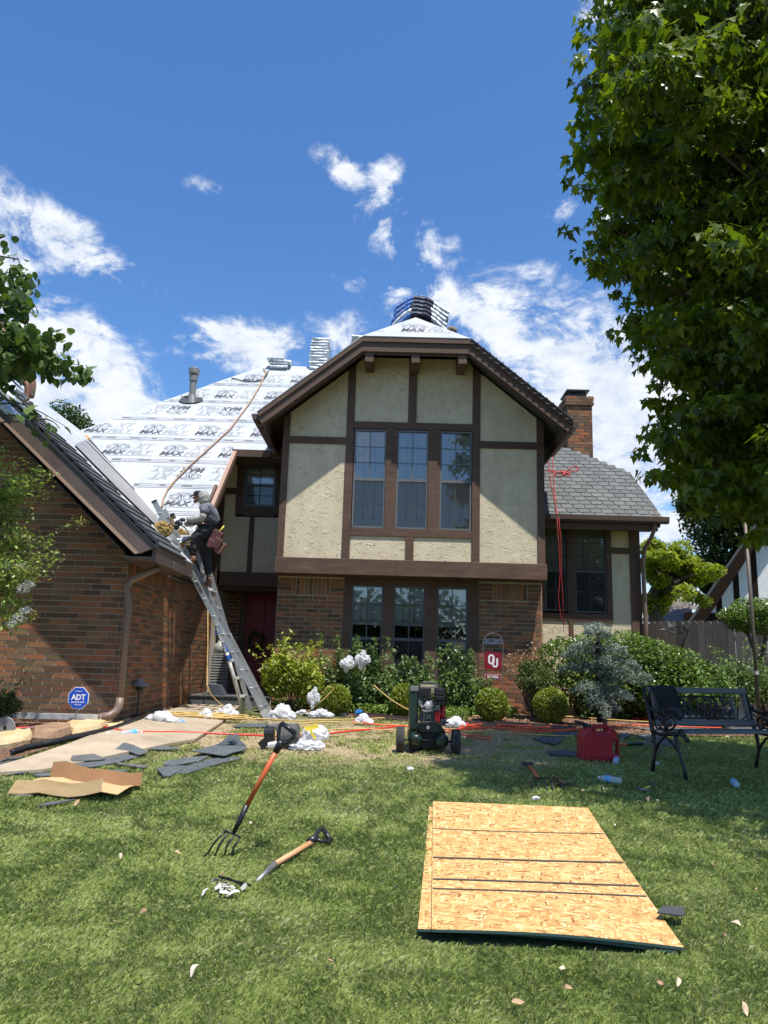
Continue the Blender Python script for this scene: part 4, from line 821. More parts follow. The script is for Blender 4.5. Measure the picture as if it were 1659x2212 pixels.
for i, (x, yt, wd, lab) in enumerate([(745, 1375, .36, 'tall airy rose bush against the brick pier left of the lower windows'), (775, 1425, .42, 'dense rose bush with white plastic bags caught in its top'), (818, 1390, .26, 'upright rose bush in front of the first lower window frame'), (905, 1415, .38, 'rose bush in front of the middle lower window'), (985, 1400, .34, 'tall rose bush with thin upright canes in front of the third lower window'), (1025, 1450, .42, 'low leafy rose bush left of the red square sign'), (865, 1440, .3, 'low rose bush behind the compressor left of its engine')]):
    Y = 13.1+.1*(i % 3); T_ = PY(x, yt, Y); z0 = float(gz(T_[0], Y)); h = T_[2]-z0; o = empty('rose_bush', (T_[0], Y, z0), lab, 'shrub', grp); pts = []
    tips = []
    for k in range(15):
        tx = T_[0]+rng.normal()*wd*.6; th = h*rng.uniform(.5, 1.1); tip = np.array([tx, Y+rng.normal()*.12-.05, z0+th]); tips.append(tip); t = rng.uniform(.15, 1.0, 120)[:, None]
        pts.append(np.array([T_[0]+(tx-T_[0])*.3, Y, z0])+t*(tip-np.array([T_[0]+(tx-T_[0])*.3, Y, z0]))+rng.normal(size=(120, 3))*np.array([.08, .08, .05])*(1.1-t*.75))
    pts.append(blob((T_[0], Y-.12, z0+h*.36), (wd, .26, h*.33), 800, .2)); P = np.concatenate(pts); P = P[P[:, 2] > z0+.02]
    leaves('foliage', P, rng.uniform(.04, .095, len(P)), LEAF_V, LEAF_F, G_rose, o, tilt=1.3); stems('canes', (T_[0], Y, z0), tips, .007, o, wob=.03)
# big hedge and others on the right
hb = empty('hedge', (4.3, 13.2, .84), 'big rounded glossy green hedge below the right wing windows', 'hedge'); pts = []
for x, y, Y, r_ in ((1225, 1430, 13.4, .6), (1290, 1420, 13.3, .62), (1350, 1420, 13.2, .65), (1400, 1440, 13.1, .68), (1450, 1455, 13.0, .66), (1500, 1475, 12.9, .58), (1260, 1480, 13.3, .6), (1340, 1480, 13.1, .65), (1420, 1490, 12.9, .6), (1480, 1500, 12.8, .55)):
    pts.append(blob(PY(x, y, Y), (r_*.95, r_*.7, r_*.72), 2300, .5))
P = np.concatenate(pts); P = P[P[:, 2] > .9]; leaves('foliage', P, rng.uniform(.05, .095, len(P)), LEAF_V, LEAF_F, G_hedge, hb, tilt=1.2)
P = rng.uniform(size=(6000, 3))*np.array([2.3, .5, .62])+np.array([3.2, 12.9, .86]); leaves('inner_foliage', P, rng.uniform(.08, .14, 6000), LEAF_V, LEAF_F, G_dark, hb)
stems('stems', (4.3, 13.2, .8), [PY(x, 1440, 13.2) for x in (1240, 1300, 1360, 1420, 1470)], .02, hb)
# blue cedar
P0 = PY(1300, 1540, 11.9); cb = empty('blue_cedar', (P0[0], 11.9, .8), 'young blue-grey cedar with drooping boughs and a leaning leader', 'tree'); cz = float(gz(P0[0], 11.9)); top = np.array(PY(1292, 1350, 12.0))
stems('trunk', (P0[0], 11.9, cz), [top], .035, cb, wob=.02)
boughs = [(1215, 1418), (1235, 1402), (1212, 1450), (1398, 1478), (1378, 1442), (1352, 1412), (1345, 1500), (1275, 1528), (1240, 1495), (1404, 1466), (1310, 1552), (1268, 1368), (1312, 1376), (1335, 1540), (1300, 1500), (1250, 1450), (1338, 1462), (1368, 1512), (1320, 1440)]
bb = MB(); pts = []; zz = []
for i, (x, y) in enumerate(boughs):
    Y = 11.9+rng.uniform(-.5, .15); tip = np.array(PY(x, y, Y)); s = min(.66, max(.3, (1530-y)/190+rng.uniform(-.02, .08))) if y > 1400 else min(.93, .72+(1400-y)/240); st = np.array([P0[0], 11.9, cz])*(1-s)+top*s; st[2] = max(st[2], tip[2]+.02)
    mid = (st+tip)/2+np.array([0, 0, .10]); bb.tube([st, mid, tip], [.016, .012, .004], 5); nn_ = 330; t = rng.uniform(.1, 1.02, nn_)[:, None]; q = (1-t)**2*st+2*t*(1-t)*mid+t**2*tip
    side = rng.normal(size=(nn_, 3))*np.array([.05, .06, .04])*(.5+.9*(1-abs(2*t-1)))+np.array([0, 0, .015]); pts.append(q+side)
bb.build('boughs', m_bark, cb); P = np.concatenate(pts); k3 = [(0, -.5, 0), (.1, 0, .03), (0, .5, 0), (-.1, 0, .03)]
P = np.repeat(P, 2, axis=0)+rng.normal(size=(len(P)*2, 3))*.01; leaves('needles', P, rng.uniform(.035, .075, len(P)), k3, LEAF_F, G_ced, cb, tilt=1.5)
st_ = PY(1296, 1400, 11.95); b = MB(); b.box(st_[0]-.045, st_[0]+.045, 12.02, 12.07, .85, float(PY(1296, 1388, 12)[2])); thing('wooden_stake', b, m_dark, 'dark upright stake the blue cedar is tied to', 'stake')
# wild shrubs at far right
for x, y, Y, r_, n, lab in ((1585, 1480, 12.6, (.75, .5, .55), 5200, 'loose light green shrub left of the leaning metal pole'), (1650, 1500, 12.9, (.5, .5, .5), 3600, 'wild leafy shrub at the right edge behind the bench arm'), (1535, 1500, 12.3, (.4, .35, .34), 2200, 'bright yellow-green low shrub behind the bench back')):
    P = PY(x, y, Y); z0 = float(gz(P[0], Y)); shrub('wild_shrub', lab, 'shrub', (P[0], Y, z0), r_, n, .06, G_ivy if r_[0] < .45 else G_rose, 'untrimmed shrubs behind the bench', 12, spikes=14, zc=max(.3, P[2]-z0))
# topiary tree by the fence
P = PY(1640, 1390, 13.6); tb = empty('small_tree', (P[0], 13.6, .84), 'small round-headed tree in front of the fence beside the metal pole', 'tree'); c0 = PY(1622, 1325, 13.6)
P2 = np.concatenate([blob(PY(x, y, 13.6), (r_, .45, r_*.55), 1300, .35) for x, y, r_ in ((1590, 1330, .3), (1625, 1315, .38), (1655, 1325, .4), (1610, 1345, .34), (1645, 1350, .36))])
leaves('crown', P2, rng.uniform(.04, .075, len(P2)), LEAF_V, LEAF_F, G_hedge, tb); b = MB(); b.tube([(P[0], 13.6, .8), PY(1637, 1440, 13.6), PY(1628, 1400, 13.6), PY(1612, 1360, 13.6)], [.05, .045, .035, .02], 7); b.tube([PY(1637, 1440, 13.6), PY(1650, 1400, 13.6), PY(1656, 1350, 13.6)], [.035, .03, .015], 7); b.build('trunk', m_bark, tb, smooth=True)
# left: little juniper-like shrub, clumps at edge
P = PG(62, 1575); shrub('small_bush', 'small olive bush in front of the brick wall beside the blue octagon sign', 'shrub', (-4.55, 9.45, .8), (.2, .17, .24), 2600, .035, G_dark, None, 8, spikes=10)
P = PY(2, 1480, 9.3); shrub('leafy_plant', 'green leafy plant cut off by the left edge of the photo below the blossom', 'plant', (P[0]-.05, 9.3, .8), (.14, .16, .3), 500, .07, G_crape, None, 5)
# ivy ground cover and bed weeds
m = 5200; xx = []
while len(xx) < m:
    x, y = rng.uniform(-1.9, 2.2), rng.uniform(11.9, 13.6)
    if y > 12.75-.32*max(0, x+.8) if x < .5 else (y > 12.2 and (x < 1.3 or y > 12.8)): xx.append((x, y))
xx = np.array(xx); P = np.column_stack([xx, gz(xx[:, 0], xx[:, 1])+rng.uniform(.01, .17, m)]); tag(leaves('ivy_ground_cover', P, rng.uniform(.04, .085, m), LEAF_V, LEAF_F, G_ivy, None, tilt=.8), kind='stuff', label='pale green ivy ground cover in front of the rose bushes')
# background trees behind fence
def bgtree(name, label, base, balls, n, size, m, trunk, flat=.75, tilt=1.3, jit=.35):
    o = empty(name, base, label, 'tree'); pts = [blob(c, (r_, r_, r_*flat), n, jit) for c, r_ in balls]; P = np.concatenate(pts); leaves('crown', P, rng.uniform(size*.6, size*1.4, len(P)), LEAF_V, LEAF_F, m, o, tilt=tilt)
    b = MB(); B0 = Vector(base); T = Vector(trunk[-1]); b.tube([B0]+[Vector(q) for q in trunk], [.2]+[.16*(1-i/len(trunk))+.05 for i in range(len(trunk))], 8)
    for c, r_ in balls[::2]: c = Vector(c); st = Vector(trunk[0]).lerp(T, .6); b.tube([st, st.lerp(c, .5)+Vector((0, 0, .1)), c], [.07, .045, .015], 5)
    b.build('trunk', m_bark, o); return o
def ball(x, y, Y, r_): return (np.array(PY(x, y, Y)), r_)
lt_ = []
for k in range(62):
    x, y = 1455+rng.normal()*42, 1228+rng.normal()*30
    if 1385 < x < 1550 and 1160 < y < 1320 and not (x > 1510 and y > 1260): lt_.append(ball(x, y, 21+rng.normal()*.5, rng.uniform(.14, .36)))
for x, y in ((1400, 1312), (1412, 1300), (1425, 1318), (1395, 1295), (1440, 1290), (1500, 1290), (1520, 1300), (1395, 1185), (1410, 1175)): lt_.append(ball(x, y, 21, .24))
bgtree('honey_locust', 'yellow-green feathery tree behind the fence right of the house', PY(1418, 1420, 21), lt_, 260, .11, G_loc, [PY(1420, 1345, 21), PY(1408, 1290, 21), PY(1430, 1240, 21)])
dt = [ball(x, y, 25, r_) for x, y, r_ in ((1530, 1080, 1.2), (1580, 1060, 1.6), (1640, 1060, 1.6), (1540, 1130, 1.1), (1590, 1130, 1.4), (1640, 1120, 1.5), (1560, 1180, 1.1), (1600, 1190, 1.3), (1570, 1230, .9), (1545, 1265, .5), (1500, 1090, .6), (1700, 1050, 2), (1690, 1150, 2), (1560, 1000, 1.5), (1640, 980, 2))]
bgtree('dark_tree', 'tall dark green tree behind the neighbour gable', PY(1600, 1420, 25), dt, 1500, .16, G_bg, [PY(1600, 1300, 25), PY(1600, 1150, 25), PY(1610, 1050, 25)])
et = [ball(x, y, 26, r_) for x, y, r_ in ((105, 935, .75), (130, 915, .7), (155, 925, .7), (175, 945, .6), (90, 960, .8), (140, 960, .9))]
bgtree('evergreen_tree', 'dark treetop showing over the felt roof at the left', PY(130, 1400, 26), et, 900, .13, G_bg, [PY(130, 1200, 26), PY(130, 960, 26)], flat=1.3)
# more neighbourhood trees off to the sides and behind, as any street has (seen only in window reflections)
for i, (X, Y, s) in enumerate(((13, -26, 5), (1, -28, 5), (-12, -26, 5))):
    bl = [(np.array([X+rng.normal()*s*.6, Y+rng.normal()*s*.3, 2.6+rng.uniform(-1.5, 2.2)]), s*.62) for _ in range(9)]; bgtree('street_tree', ('broad tree across the street behind the camera to the right', 'broad tree across the street straight behind the camera', 'broad tree across the street behind the camera to the left')[i], (X, Y, -.4), bl, 1100, .5, G_bg, [(X, Y, 2), (X, Y, 4)])
# ---------------------------------------------------------------- maple overhead
def mapleleaf(fold=.12):
    out = [(0, 0), (.16, -.02), (.14, .14), (.46, .10), (.36, .26), (.52, .44), (.24, .40), (.20, .58), (.0, 1.0), (-.20, .58), (-.24, .40), (-.52, .44), (-.36, .26), (-.46, .10), (-.14, .14), (-.16, -.02)]
    V = [(x, y, fold*abs(x)-.15*y*y) for x, y in out]+[(0, .3, -.02)]; c = len(out); return V, [(c, i, (i+1) % c) for i in range(c)]
MV, MF = mapleleaf()
MV = [MV[i] for i in (0, 2, 3, 4, 5, 6, 7, 8, 9, 10, 11, 12, 13, 14)]+[MV[-1]]; MF = [(14, i, (i+1) % 14) for i in range(14)]
bnd = [(-200, 1290), (0, 1275), (60, 1240), (120, 1250), (180, 1262), (250, 1222), (330, 1228), (380, 1245), (440, 1305), (480, 1225), (560, 1250), (600, 1310), (650, 1325), (720, 1335), (790, 1385), (850, 1405), (930, 1385), (1000, 1395), (1060, 1450), (1120, 1500), (1150, 1600), (1165, 1660)]
maple = empty('maple_tree', (5.8, 7.3, .62), 'large silver maple hanging over the right side of the lawn and bench', 'tree')
C = []
ys_ = [q[0] for q in bnd]; xs_ = [q[1] for q in bnd]
def bough(x, y, Y, L, ang, r0):
    """a drooping leafy bough: a string of clusters running outwards in the picture plane and down"""
    P = np.array(PY(x, y, Y)); n = max(2, int(L/.2))
    for k in range(n):
        t = k/n; q = P+np.array([math.cos(ang)*L*t, rng.normal()*.06, .22*t-.0*t])+rng.normal(size=3)*.05; C.append((q, r0*(.55+.6*t)))
for y in range(-190, 1150, 46):                     # tips along the visible outline, then inner boughs
    yy = y+rng.uniform(-14, 14); x = float(np.interp(yy, ys_, xs_)); bough(x+8, yy, rng.uniform(6.5, 7.3) if yy < 350 else rng.uniform(6.8, 8.0), rng.uniform(.5, .9), rng.uniform(-.3, .3), .17)
    for k in range(8):
        xx_ = x+62+k*62+rng.uniform(-26, 26)
        if xx_ > 1780: break
        bough(xx_, y+rng.uniform(-24, 24), rng.uniform(5.5, 7.7) if y < 350 else rng.uniform(5.6 if k > 2 else 6.4, 8.6), rng.uniform(.45, .8), rng.uniform(-.6, .6), rng.uniform(.19, .27))
for k in range(150):                                   # deeper foliage that closes most, not all, of the gaps
    y = rng.uniform(-100, 1090); x = float(np.interp(y, ys_, xs_))+rng.uniform(90, 430); C.append((np.array(PY(x, y, rng.uniform(7.6, 8.4) if y < 350 else rng.uniform(8.0, 9.0))), .43))
for _ in range(70):
    Y = rng.uniform(4.6, 7.5); C.append((np.array([Y*rng.uniform(.58, .62)+rng.uniform(0, 3.2), Y, rng.uniform(3.0, 7.5)]), rng.uniform(.5, .7)))
for _ in range(120):                                  # the rest of the crown out of frame
    z = rng.uniform(3.2, 9.5); P = np.array([rng.uniform(3.9, 9.3), rng.uniform(5.6, 8.2), z])
    if P[0]/P[1] > .42 or z > 9: C.append((P, rng.uniform(.5, .8)))
pts = []; az = []
for P, r_ in C:
    if P[1] < 5.3 and P[0]/P[1] < .5: P[1] = 6.6
    n = int((88 if r_ < .4 else 66)*(r_/.25)**2) if r_ < .44 else 170; d = rng.normal(size=(n, 3)); d /= np.linalg.norm(d, axis=1)[:, None]; q = rng.uniform(0, 1, n)**.45
    pts.append(P+d*q[:, None]*np.array([r_*1.1, r_*1.1, r_*.75])); az.append(np.arctan2(d[:, 1], d[:, 0]))
P = np.concatenate(pts); A = np.concatenate(az); n = len(P)
a = A+rng.normal(size=n)*.7; t = rng.uniform(.35, 1.45, n)                # leaf tips point outwards and hang down
yv = np.stack([np.cos(a)*np.cos(t), np.sin(a)*np.cos(t), -np.sin(t)], 1); zv = np.stack([np.cos(a)*np.sin(t), np.sin(a)*np.sin(t), np.cos(t)], 1)+rng.normal(size=(n, 3))*.35
zv -= yv*(yv*zv).sum(1)[:, None]; zv /= np.linalg.norm(zv, axis=1)[:, None]; xv = np.cross(yv, zv); Rm = np.stack([xv, yv, zv], 2); sz = rng.uniform(.07, .15, n)
dist = np.linalg.norm(P-CAMP, axis=1)+100*(P[:, 0]/P[:, 1] > .52)+100*(P[:, 2]-1.65 > P[:, 1]*1.1); near = np.argsort(dist)[:290]; mask = np.ones(n, bool); mask[near] = False
o = leaves('crown', P[mask], sz[mask], MV, MF, G_map, maple, Rm=Rm[mask]); tag(o, kind='stuff')
lm = bpy.data.meshes.new('leaf'); lm.from_pydata(MV, [], MF); lm.materials.append(G_map); mo = wl(maple)
for i in near:
    q = bpy.data.objects.new('leaf', lm); COL.objects.link(q); q.parent = maple; M3 = Matrix([list(r_) for r_ in Rm[i]]).to_4x4(); q.matrix_local = Matrix.Translation(Vector(P[i])-mo) @ M3 @ Matrix.Scale(float(sz[i]), 4)
b = MB(); tz = [(5.8, 7.3, .4), (5.75, 7.35, 2.0), (5.7, 7.5, 4.0), (5.8, 7.6, 6.5), (5.8, 7.6, 9.5)]; b.tube(tz, [.26, .22, .18, .12, .04], 12); b.build('trunk', m_bark, maple, smooth=True)
b = MB()
for P_, r_ in C[::7]:
    if P_[2] < 2.3: continue
    s = Vector((5.75, 7.4, max(2.6, P_[2]*.72))); m_ = s.lerp(Vector(P_), .55)+Vector((0, 0, .18)); b.tube([s, m_, Vector(P_)], [.045, .02, .005], 5)
b.build('limbs', m_bark, maple)
# ---------------------------------------------------------------- redbud branch at top left
RV = [(0, 0, 0), (.30, .08, .03), (.5, .32, .07), (.42, .62, .04), (0, 1.0, -.14), (-.42, .62, .04), (-.5, .32, .07), (-.30, .08, .03), (0, .45, -.03)]; RF = [(8, i, (i+1) % 8) for i in range(8)]
redbud = empty('redbud_tree', (-5.4, 8.1, .8), 'redbud tree with heart-shaped leaves reaching in at the upper left', 'tree')
twigs = [(0, 530, -20, 600), (-20, 600, 50, 585), (-20, 640, 42, 660), (-30, 620, 60, 700), (-20, 700, 80, 730), (0, 740, 100, 720), (20, 720, 110, 760), (60, 740, 140, 720), (60, 760, 140, 770), (90, 780, 180, 790), (100, 790, 185, 800), (-10, 760, 60, 790), (-10, 800, 40, 820), (-20, 680, 30, 760), (40, 560, 55, 640), (0, 860, 60, 880), (40, 870, 140, 920), (60, 900, 90, 950), (100, 905, 130, 925), (10, 510, -5, 520), (-30, 560, 20, 620), (-30, 720, 20, 780), (10, 690, 90, 760), (0, 650, 60, 650), (20, 660, 60, 600), (30, 750, 90, 800)]
b = MB(); b.tube([(-5.6, 8.1, .7), (-5.5, 8.2, 2.5), (-5.2, 8.2, 4.0), (-4.9, 8.1, 5.2), (-4.8, 8.1, 6.3)], [.11, .1, .08, .05, .02], 8); L = []; pods = []
for (x0, y0, x1, y1) in twigs:
    Y = 8.1+rng.uniform(-.35, .25); p0, p1 = np.array(PY(x0, y0, Y)), np.array(PY(x1, y1, Y)); b.tube([(-5.0, 8.15, p0[2]), p0, (p0+p1)/2+np.array([0, 0, .02]), p1], [.014, .01, .006, .003], 5)
    for k in range(34 if y0 > 540 and y0 < 850 else 5):
        t = rng.uniform(0, 1.03); L.append(p0*(1-t)+p1*t+rng.normal(size=3)*np.array([.06, .12, .06]))
    for k in range(5 if y0 > 700 else 1): t = rng.uniform(0, 1); pods.append(p0*(1-t)+p1*t+rng.normal(size=3)*.04)
b.build('branches', m_bark, redbud)
for _ in range(900): L.append(np.array([-4.95-abs(rng.normal())*.8, 8.1+rng.normal()*.5, rng.uniform(4.3, 7.0)]))
L = np.array(L); n = len(L); a = rng.uniform(0, 2*PI, n); t = rng.uniform(.5, 1.5, n); yv = np.stack([np.cos(a)*np.cos(t), np.sin(a)*np.cos(t), -np.sin(t)], 1); zv = np.stack([np.cos(a)*np.sin(t), np.sin(a)*np.sin(t), np.cos(t)], 1); xv = np.cross(yv, zv); Rm = np.stack([xv, yv, zv], 2)
sz = rng.uniform(.08, .13, n); K = min(n-900, 300); rm_ = bpy.data.meshes.new('leaf'); rm_.from_pydata(RV, [], RF); rm_.materials.append(G_red); mo = wl(redbud)
for i in range(K):
    q = bpy.data.objects.new('leaf', rm_); COL.objects.link(q); q.parent = redbud; q.matrix_local = Matrix.Translation(Vector(L[i])-mo) @ Matrix([list(r_) for r_ in Rm[i]]).to_4x4() @ Matrix.Scale(float(sz[i]), 4)
tag(leaves('crown', L[K:], sz[K:], RV, RF, G_red, redbud, Rm=Rm[K:]), kind='stuff')
n = len(pods); leaves('seed_pods', np.array(pods), np.full(n, .09), [(0, 0, 0), (.1, -.4, 0), (0, -1, 0), (-.1, -.4, 0)], LEAF_F, mat('pale_pod', (.4, .45, .2), .6, 5, translucent=.4), redbud, Rm=np.stack([np.stack([np.cos(a_), np.sin(a_), 0*a_], 1) if 0 else np.array([[math.cos(v), -math.sin(v), 0], [0, 0, 1], [math.sin(v), math.cos(v), 0]])[None].repeat(1, 0)[0] for v in rng.uniform(0, 6, n) for a_ in [0]]).reshape(n, 3, 3).transpose(0, 2, 1)[:, [0, 2, 1], :])
# crape myrtle at left
crape = empty('crape_myrtle', (-4.9, 8.3, .75), 'crape myrtle with white blossom clusters at the left edge in front of the brick wall', 'tree'); b = MB(); P3, BU, FL = [], [], []
tw = [(-40, 1060, 105, 1025), (-40, 1080, 95, 1065), (-40, 1110, 60, 1115), (-20, 1230, 172, 1125), (-30, 1180, 95, 1175), (-20, 1230, 118, 1205), (-40, 1150, 60, 1160), (-40, 1250, 80, 1240), (-40, 1180, 50, 1200), (-40, 1270, 70, 1250), (-30, 1290, 50, 1300), (-40, 1300, 60, 1330), (-30, 1340, 40, 1345), (-40, 1050, 60, 1045), (-40, 1130, 30, 1130), (-40, 1220, 50, 1230), (-30, 1090, 40, 1080), (-30, 1280, 30, 1270)]
for i, (x0, y0, x1, y1) in enumerate(tw):
    Y = 8.4+rng.uniform(-.3, .3); p0, p1 = np.array(PY(x0, y0, Y)), np.array(PY(x1, y1, Y)); b.tube([(-4.8, 8.4, p0[2]-.6), p0, (p0+p1)/2-np.array([0, 0, .02]), p1], [.016, .012, .007, .003], 5)
    n = 240 if i != 3 else 60; t = rng.uniform(0, .97, n)[:, None]; w = .07 if i != 3 else .028; P3.append(p0*(1-t)+p1*t+rng.normal(size=(n, 3))*w*np.array([1, 1.3, 1]))
    BU.append(p1+rng.normal(size=(90, 3))*np.array([.055, .04, .03]))
for x, y, r_ in ((50, 1270, .075), (62, 1262, .06), (40, 1335, .08), (55, 1318, .06), (25, 1348, .06), (8, 1225, .07), (45, 1222, .04)): FL.append(blob(PY(x, y, 8.25), (r_*1.2, r_, r_*.8), 130, .2))
P3.append(np.column_stack([-4.3-abs(rng.normal(size=1500))*.35, 8.5+rng.normal(size=1500)*.3, rng.uniform(2.0, 3.9, 1500)]))
for q in range(5): b.tube([(-4.9+q*.05, 8.3, .7), (-4.95+q*.06, 8.35, 2.0), (-4.6, 8.4, 3.4)], [.03, .025, .01], 6)
b.build('branches', m_bark, crape); P3 = np.concatenate(P3); leaves('foliage', P3, rng.uniform(.035, .075, len(P3)), LEAF_V, LEAF_F, G_crape, crape); BU = np.concatenate(BU); leaves('seed_buds', BU, rng.uniform(.014, .03, len(BU)), LEAF_V, LEAF_F, m_bud, crape); FL = np.concatenate(FL); leaves('blossoms', FL, rng.uniform(.015, .03, len(FL)), LEAF_V, LEAF_F, m_fl, crape)
# ---------------------------------------------------------------- grass blades
def grass():
    out = []
    for (y0, y1, dens, wx) in ((2.7, 3.6, 17000, .62), (3.6, 4.8, 13500, .58), (4.8, 6.4, 8200, .56), (6.4, 8.6, 4600, .55), (8.6, 10.6, 2600, .55), (10.6, 12.6, 1700, .5)):
        n = int((y1-y0)*(y1+y0)*wx*dens*.92); y = rng.uniform(y0, y1, n); x = rng.uniform(-1, 1, n)*wx*y; out.append(np.column_stack([x, y, np.full(n, (y0+y1)/2)]))
    for s_ in (-1, 1):                                  # thinner, wider-bladed turf to either side of the view
        n = 26000; y = 3+9.5*rng.uniform(size=n)**.7; x = s_*(y*.56+rng.uniform(0, 3.6, n)); out.append(np.column_stack([x, y, np.full(n, 7.)]))
    return np.concatenate(out)
G = grass()
def inpoly(P, poly):
    x, y = P[:, 0], P[:, 1]; ins = np.zeros(len(P), bool); n = len(poly)
    for i in range(n):
        (x0, y0), (x1, y1) = poly[i][:2], poly[(i+1) % n][:2]; c = ((y0 > y) != (y1 > y)) & (x < (x1-x0)*(y-y0)/(y1-y0+1e-12)+x0); ins ^= c
    return ins
osb_poly = [g2(902, 2028), g2(933, 1740), g2(1270, 1752), g2(1478, 2063), g2(932, 2036)]
keep = ~inpoly(G, path_poly) & ~inpoly(G, bedL) & ~inpoly(G, bedR) & ~inpoly(G, osb_poly)
# thinner dry patches
def vnoise(x, y, s):
    rs = np.random.RandomState(5); T = rs.rand(64, 64); u, v = (x/s) % 63, (y/s) % 63; i, j = u.astype(int), v.astype(int); f, g_ = u-i, v-j; f = f*f*(3-2*f); g_ = g_*g_*(3-2*g_)
    return T[i, j]*(1-f)*(1-g_)+T[i+1, j]*f*(1-g_)+T[i, j+1]*(1-f)*g_+T[i+1, j+1]*f*g_
nz = vnoise(G[:, 0]+40, G[:, 1]+40, .35)*.6+vnoise(G[:, 0]+40, G[:, 1]+40, .11)*.4; far = sm(7.6, 9.2, G[:, 1]); dry = np.clip((nz-.34)*4, 0, 1)*far*sm(3.2, 1.6, np.abs(G[:, 0]+.4))
keep &= rng.uniform(size=len(G)) > dry*.75; G = G[keep]; dry = dry[keep]; nz = nz[keep]
n = len(G); hgt = rng.uniform(.018, .044, n)*np.where(G[:, 2] < 8, 1, 1.1)*(1-.45*dry); wd_ = rng.uniform(.0018, .0036, n)*np.clip(G[:, 1]/4.6, .8, 2.4)*np.where(np.abs(G[:, 0])/G[:, 1] > .6, 3.2, 1); coh = vnoise(G[:, 0]+40, G[:, 1]+40, .28)*9; tuft = vnoise(G[:, 0]+30, G[:, 1]+50, .09); hgt = hgt*(.74+.6*tuft*vnoise(G[:, 0]+20, G[:, 1]+40, .45)**.5); a = np.where(rng.uniform(size=n) < .55, coh+rng.normal(size=n)*.7, rng.uniform(0, 2*PI, n)); ln_ = rng.uniform(.15, 1.2, n)
bx, by = np.cos(a), np.sin(a); px, py = -by, bx; z0 = gz(G[:, 0], G[:, 1])-.012; X, Y = G[:, 0], G[:, 1]
q = np.stack([np.stack([X-px*wd_/2, Y-py*wd_/2, z0], 1), np.stack([X+px*wd_/2, Y+py*wd_/2, z0], 1), np.stack([X+px*wd_*.4+bx*hgt*ln_*.35, Y+py*wd_*.4+by*hgt*ln_*.35, z0+hgt*.62], 1), np.stack([X+bx*hgt*ln_, Y+by*hgt*ln_, z0+hgt*(1.05-.35*ln_)], 1)], 1)
V = q.reshape(-1, 3); i0 = np.arange(n)*4; Fq = np.stack([i0, i0+1, i0+2, i0+3], 1).ravel()
def grassmat():
    m = bpy.data.materials.new('grass_blades'); m.use_nodes = True; t = m.node_tree; ns = t.nodes; lk = t.links.new; pb = ns['Principled BSDF']
    g = ns.new('ShaderNodeNewGeometry'); at = ns.new('ShaderNodeAttribute'); at.attribute_name = 'dry'
    n1 = ns.new('ShaderNodeTexNoise'); lk(g.outputs['Position'], n1.inputs['Vector']); n1.inputs['Scale'].default_value = 1.6; n1.inputs['Detail'].default_value = 4
    mm = ns.new('ShaderNodeMath'); mm.operation = 'MULTIPLY_ADD'; lk(g.outputs['Random Per Island'], mm.inputs[0]); mm.inputs[1].default_value = .55; 
    m2 = ns.new('ShaderNodeMath'); m2.operation = 'MULTIPLY'; lk(n1.outputs[0], m2.inputs[0]); m2.inputs[1].default_value = .5; lk(m2.outputs[0], mm.inputs[2])
    rp = ramp(ns, [(.12, (.13, .185, .04)), (.4, (.255, .33, .078)), (.65, (.38, .45, .125)), (.78, (.5, .53, .2)), (.88, (.66, .61, .35))]); lk(mm.outputs[0], rp.inputs[0])
    mx_ = ns.new('ShaderNodeMix'); mx_.data_type = 'RGBA'; lk(at.outputs['Fac'], mx_.inputs[0]); lk(rp.outputs[0], mx_.inputs[6]); mx_.inputs[7].default_value = (.5, .41, .25, 1); lk(mx_.outputs[2], pb.inputs['Base Color'])
    pb.inputs['Roughness'].default_value = .5; pb.inputs['Specular IOR Level'].default_value = .35
    tr = ns.new('ShaderNodeBsdfTranslucent'); lk(mx_.outputs[2], tr.inputs[0]); ms = ns.new('ShaderNodeMixShader'); ms.inputs[0].default_value = .32; lk(pb.outputs[0], ms.inputs[1]); lk(tr.outputs[0], ms.inputs[2]); lk(ms.outputs[0], ns['Material Output'].inputs[0]); return m
gr = npmesh('grass', V, Fq, 4, grassmat()); tag(gr, kind='stuff', label='mown green lawn grass with dry tan patches near the house')
at = gr.data.attributes.new('dry', 'FLOAT', 'POINT'); at.data.foreach_set('value', np.repeat(np.clip(dry*1.0*(rng.uniform(size=n) < .75), 0, .9), 4).astype(np.float32))
print('grass blades', n)
# ================================================================ OBJECTS
def gpt(x, y, h=0.): P = PG(x, y); return Vector((P[0], P[1], float(gz(P[0], P[1]))+h))
def gline(pts, r, name, m, label, cat, group=None, h=None, sub=6, wob=.012):
    """a cord or hose lying on the ground along photo points"""
    Q = [gpt(x, y) for x, y in pts]; out = []
    for i in range(len(Q)-1):
        p0, p1, p2, p3 = Q[max(i-1, 0)], Q[i], Q[i+1], Q[min(i+2, len(Q)-1)]
        for k in range(sub):
            t = k/sub; v = .5*((2*p1)+(p2-p0)*t+(2*p0-5*p1+4*p2-p3)*t*t+(3*p1-p0-3*p2+p3)*t**3); out.append(v)
    out.append(Q[-1]); o2 = []
    for v in out: o2.append((v.x+random.uniform(-wob, wob), v.y+random.uniform(-wob, wob), float(gz(v.x, v.y))+(h if h is not None else r+.012)))
    b = MB(); b.tube(o2, r, 6); return thing(name, b, m, label, cat, group, smooth=True)
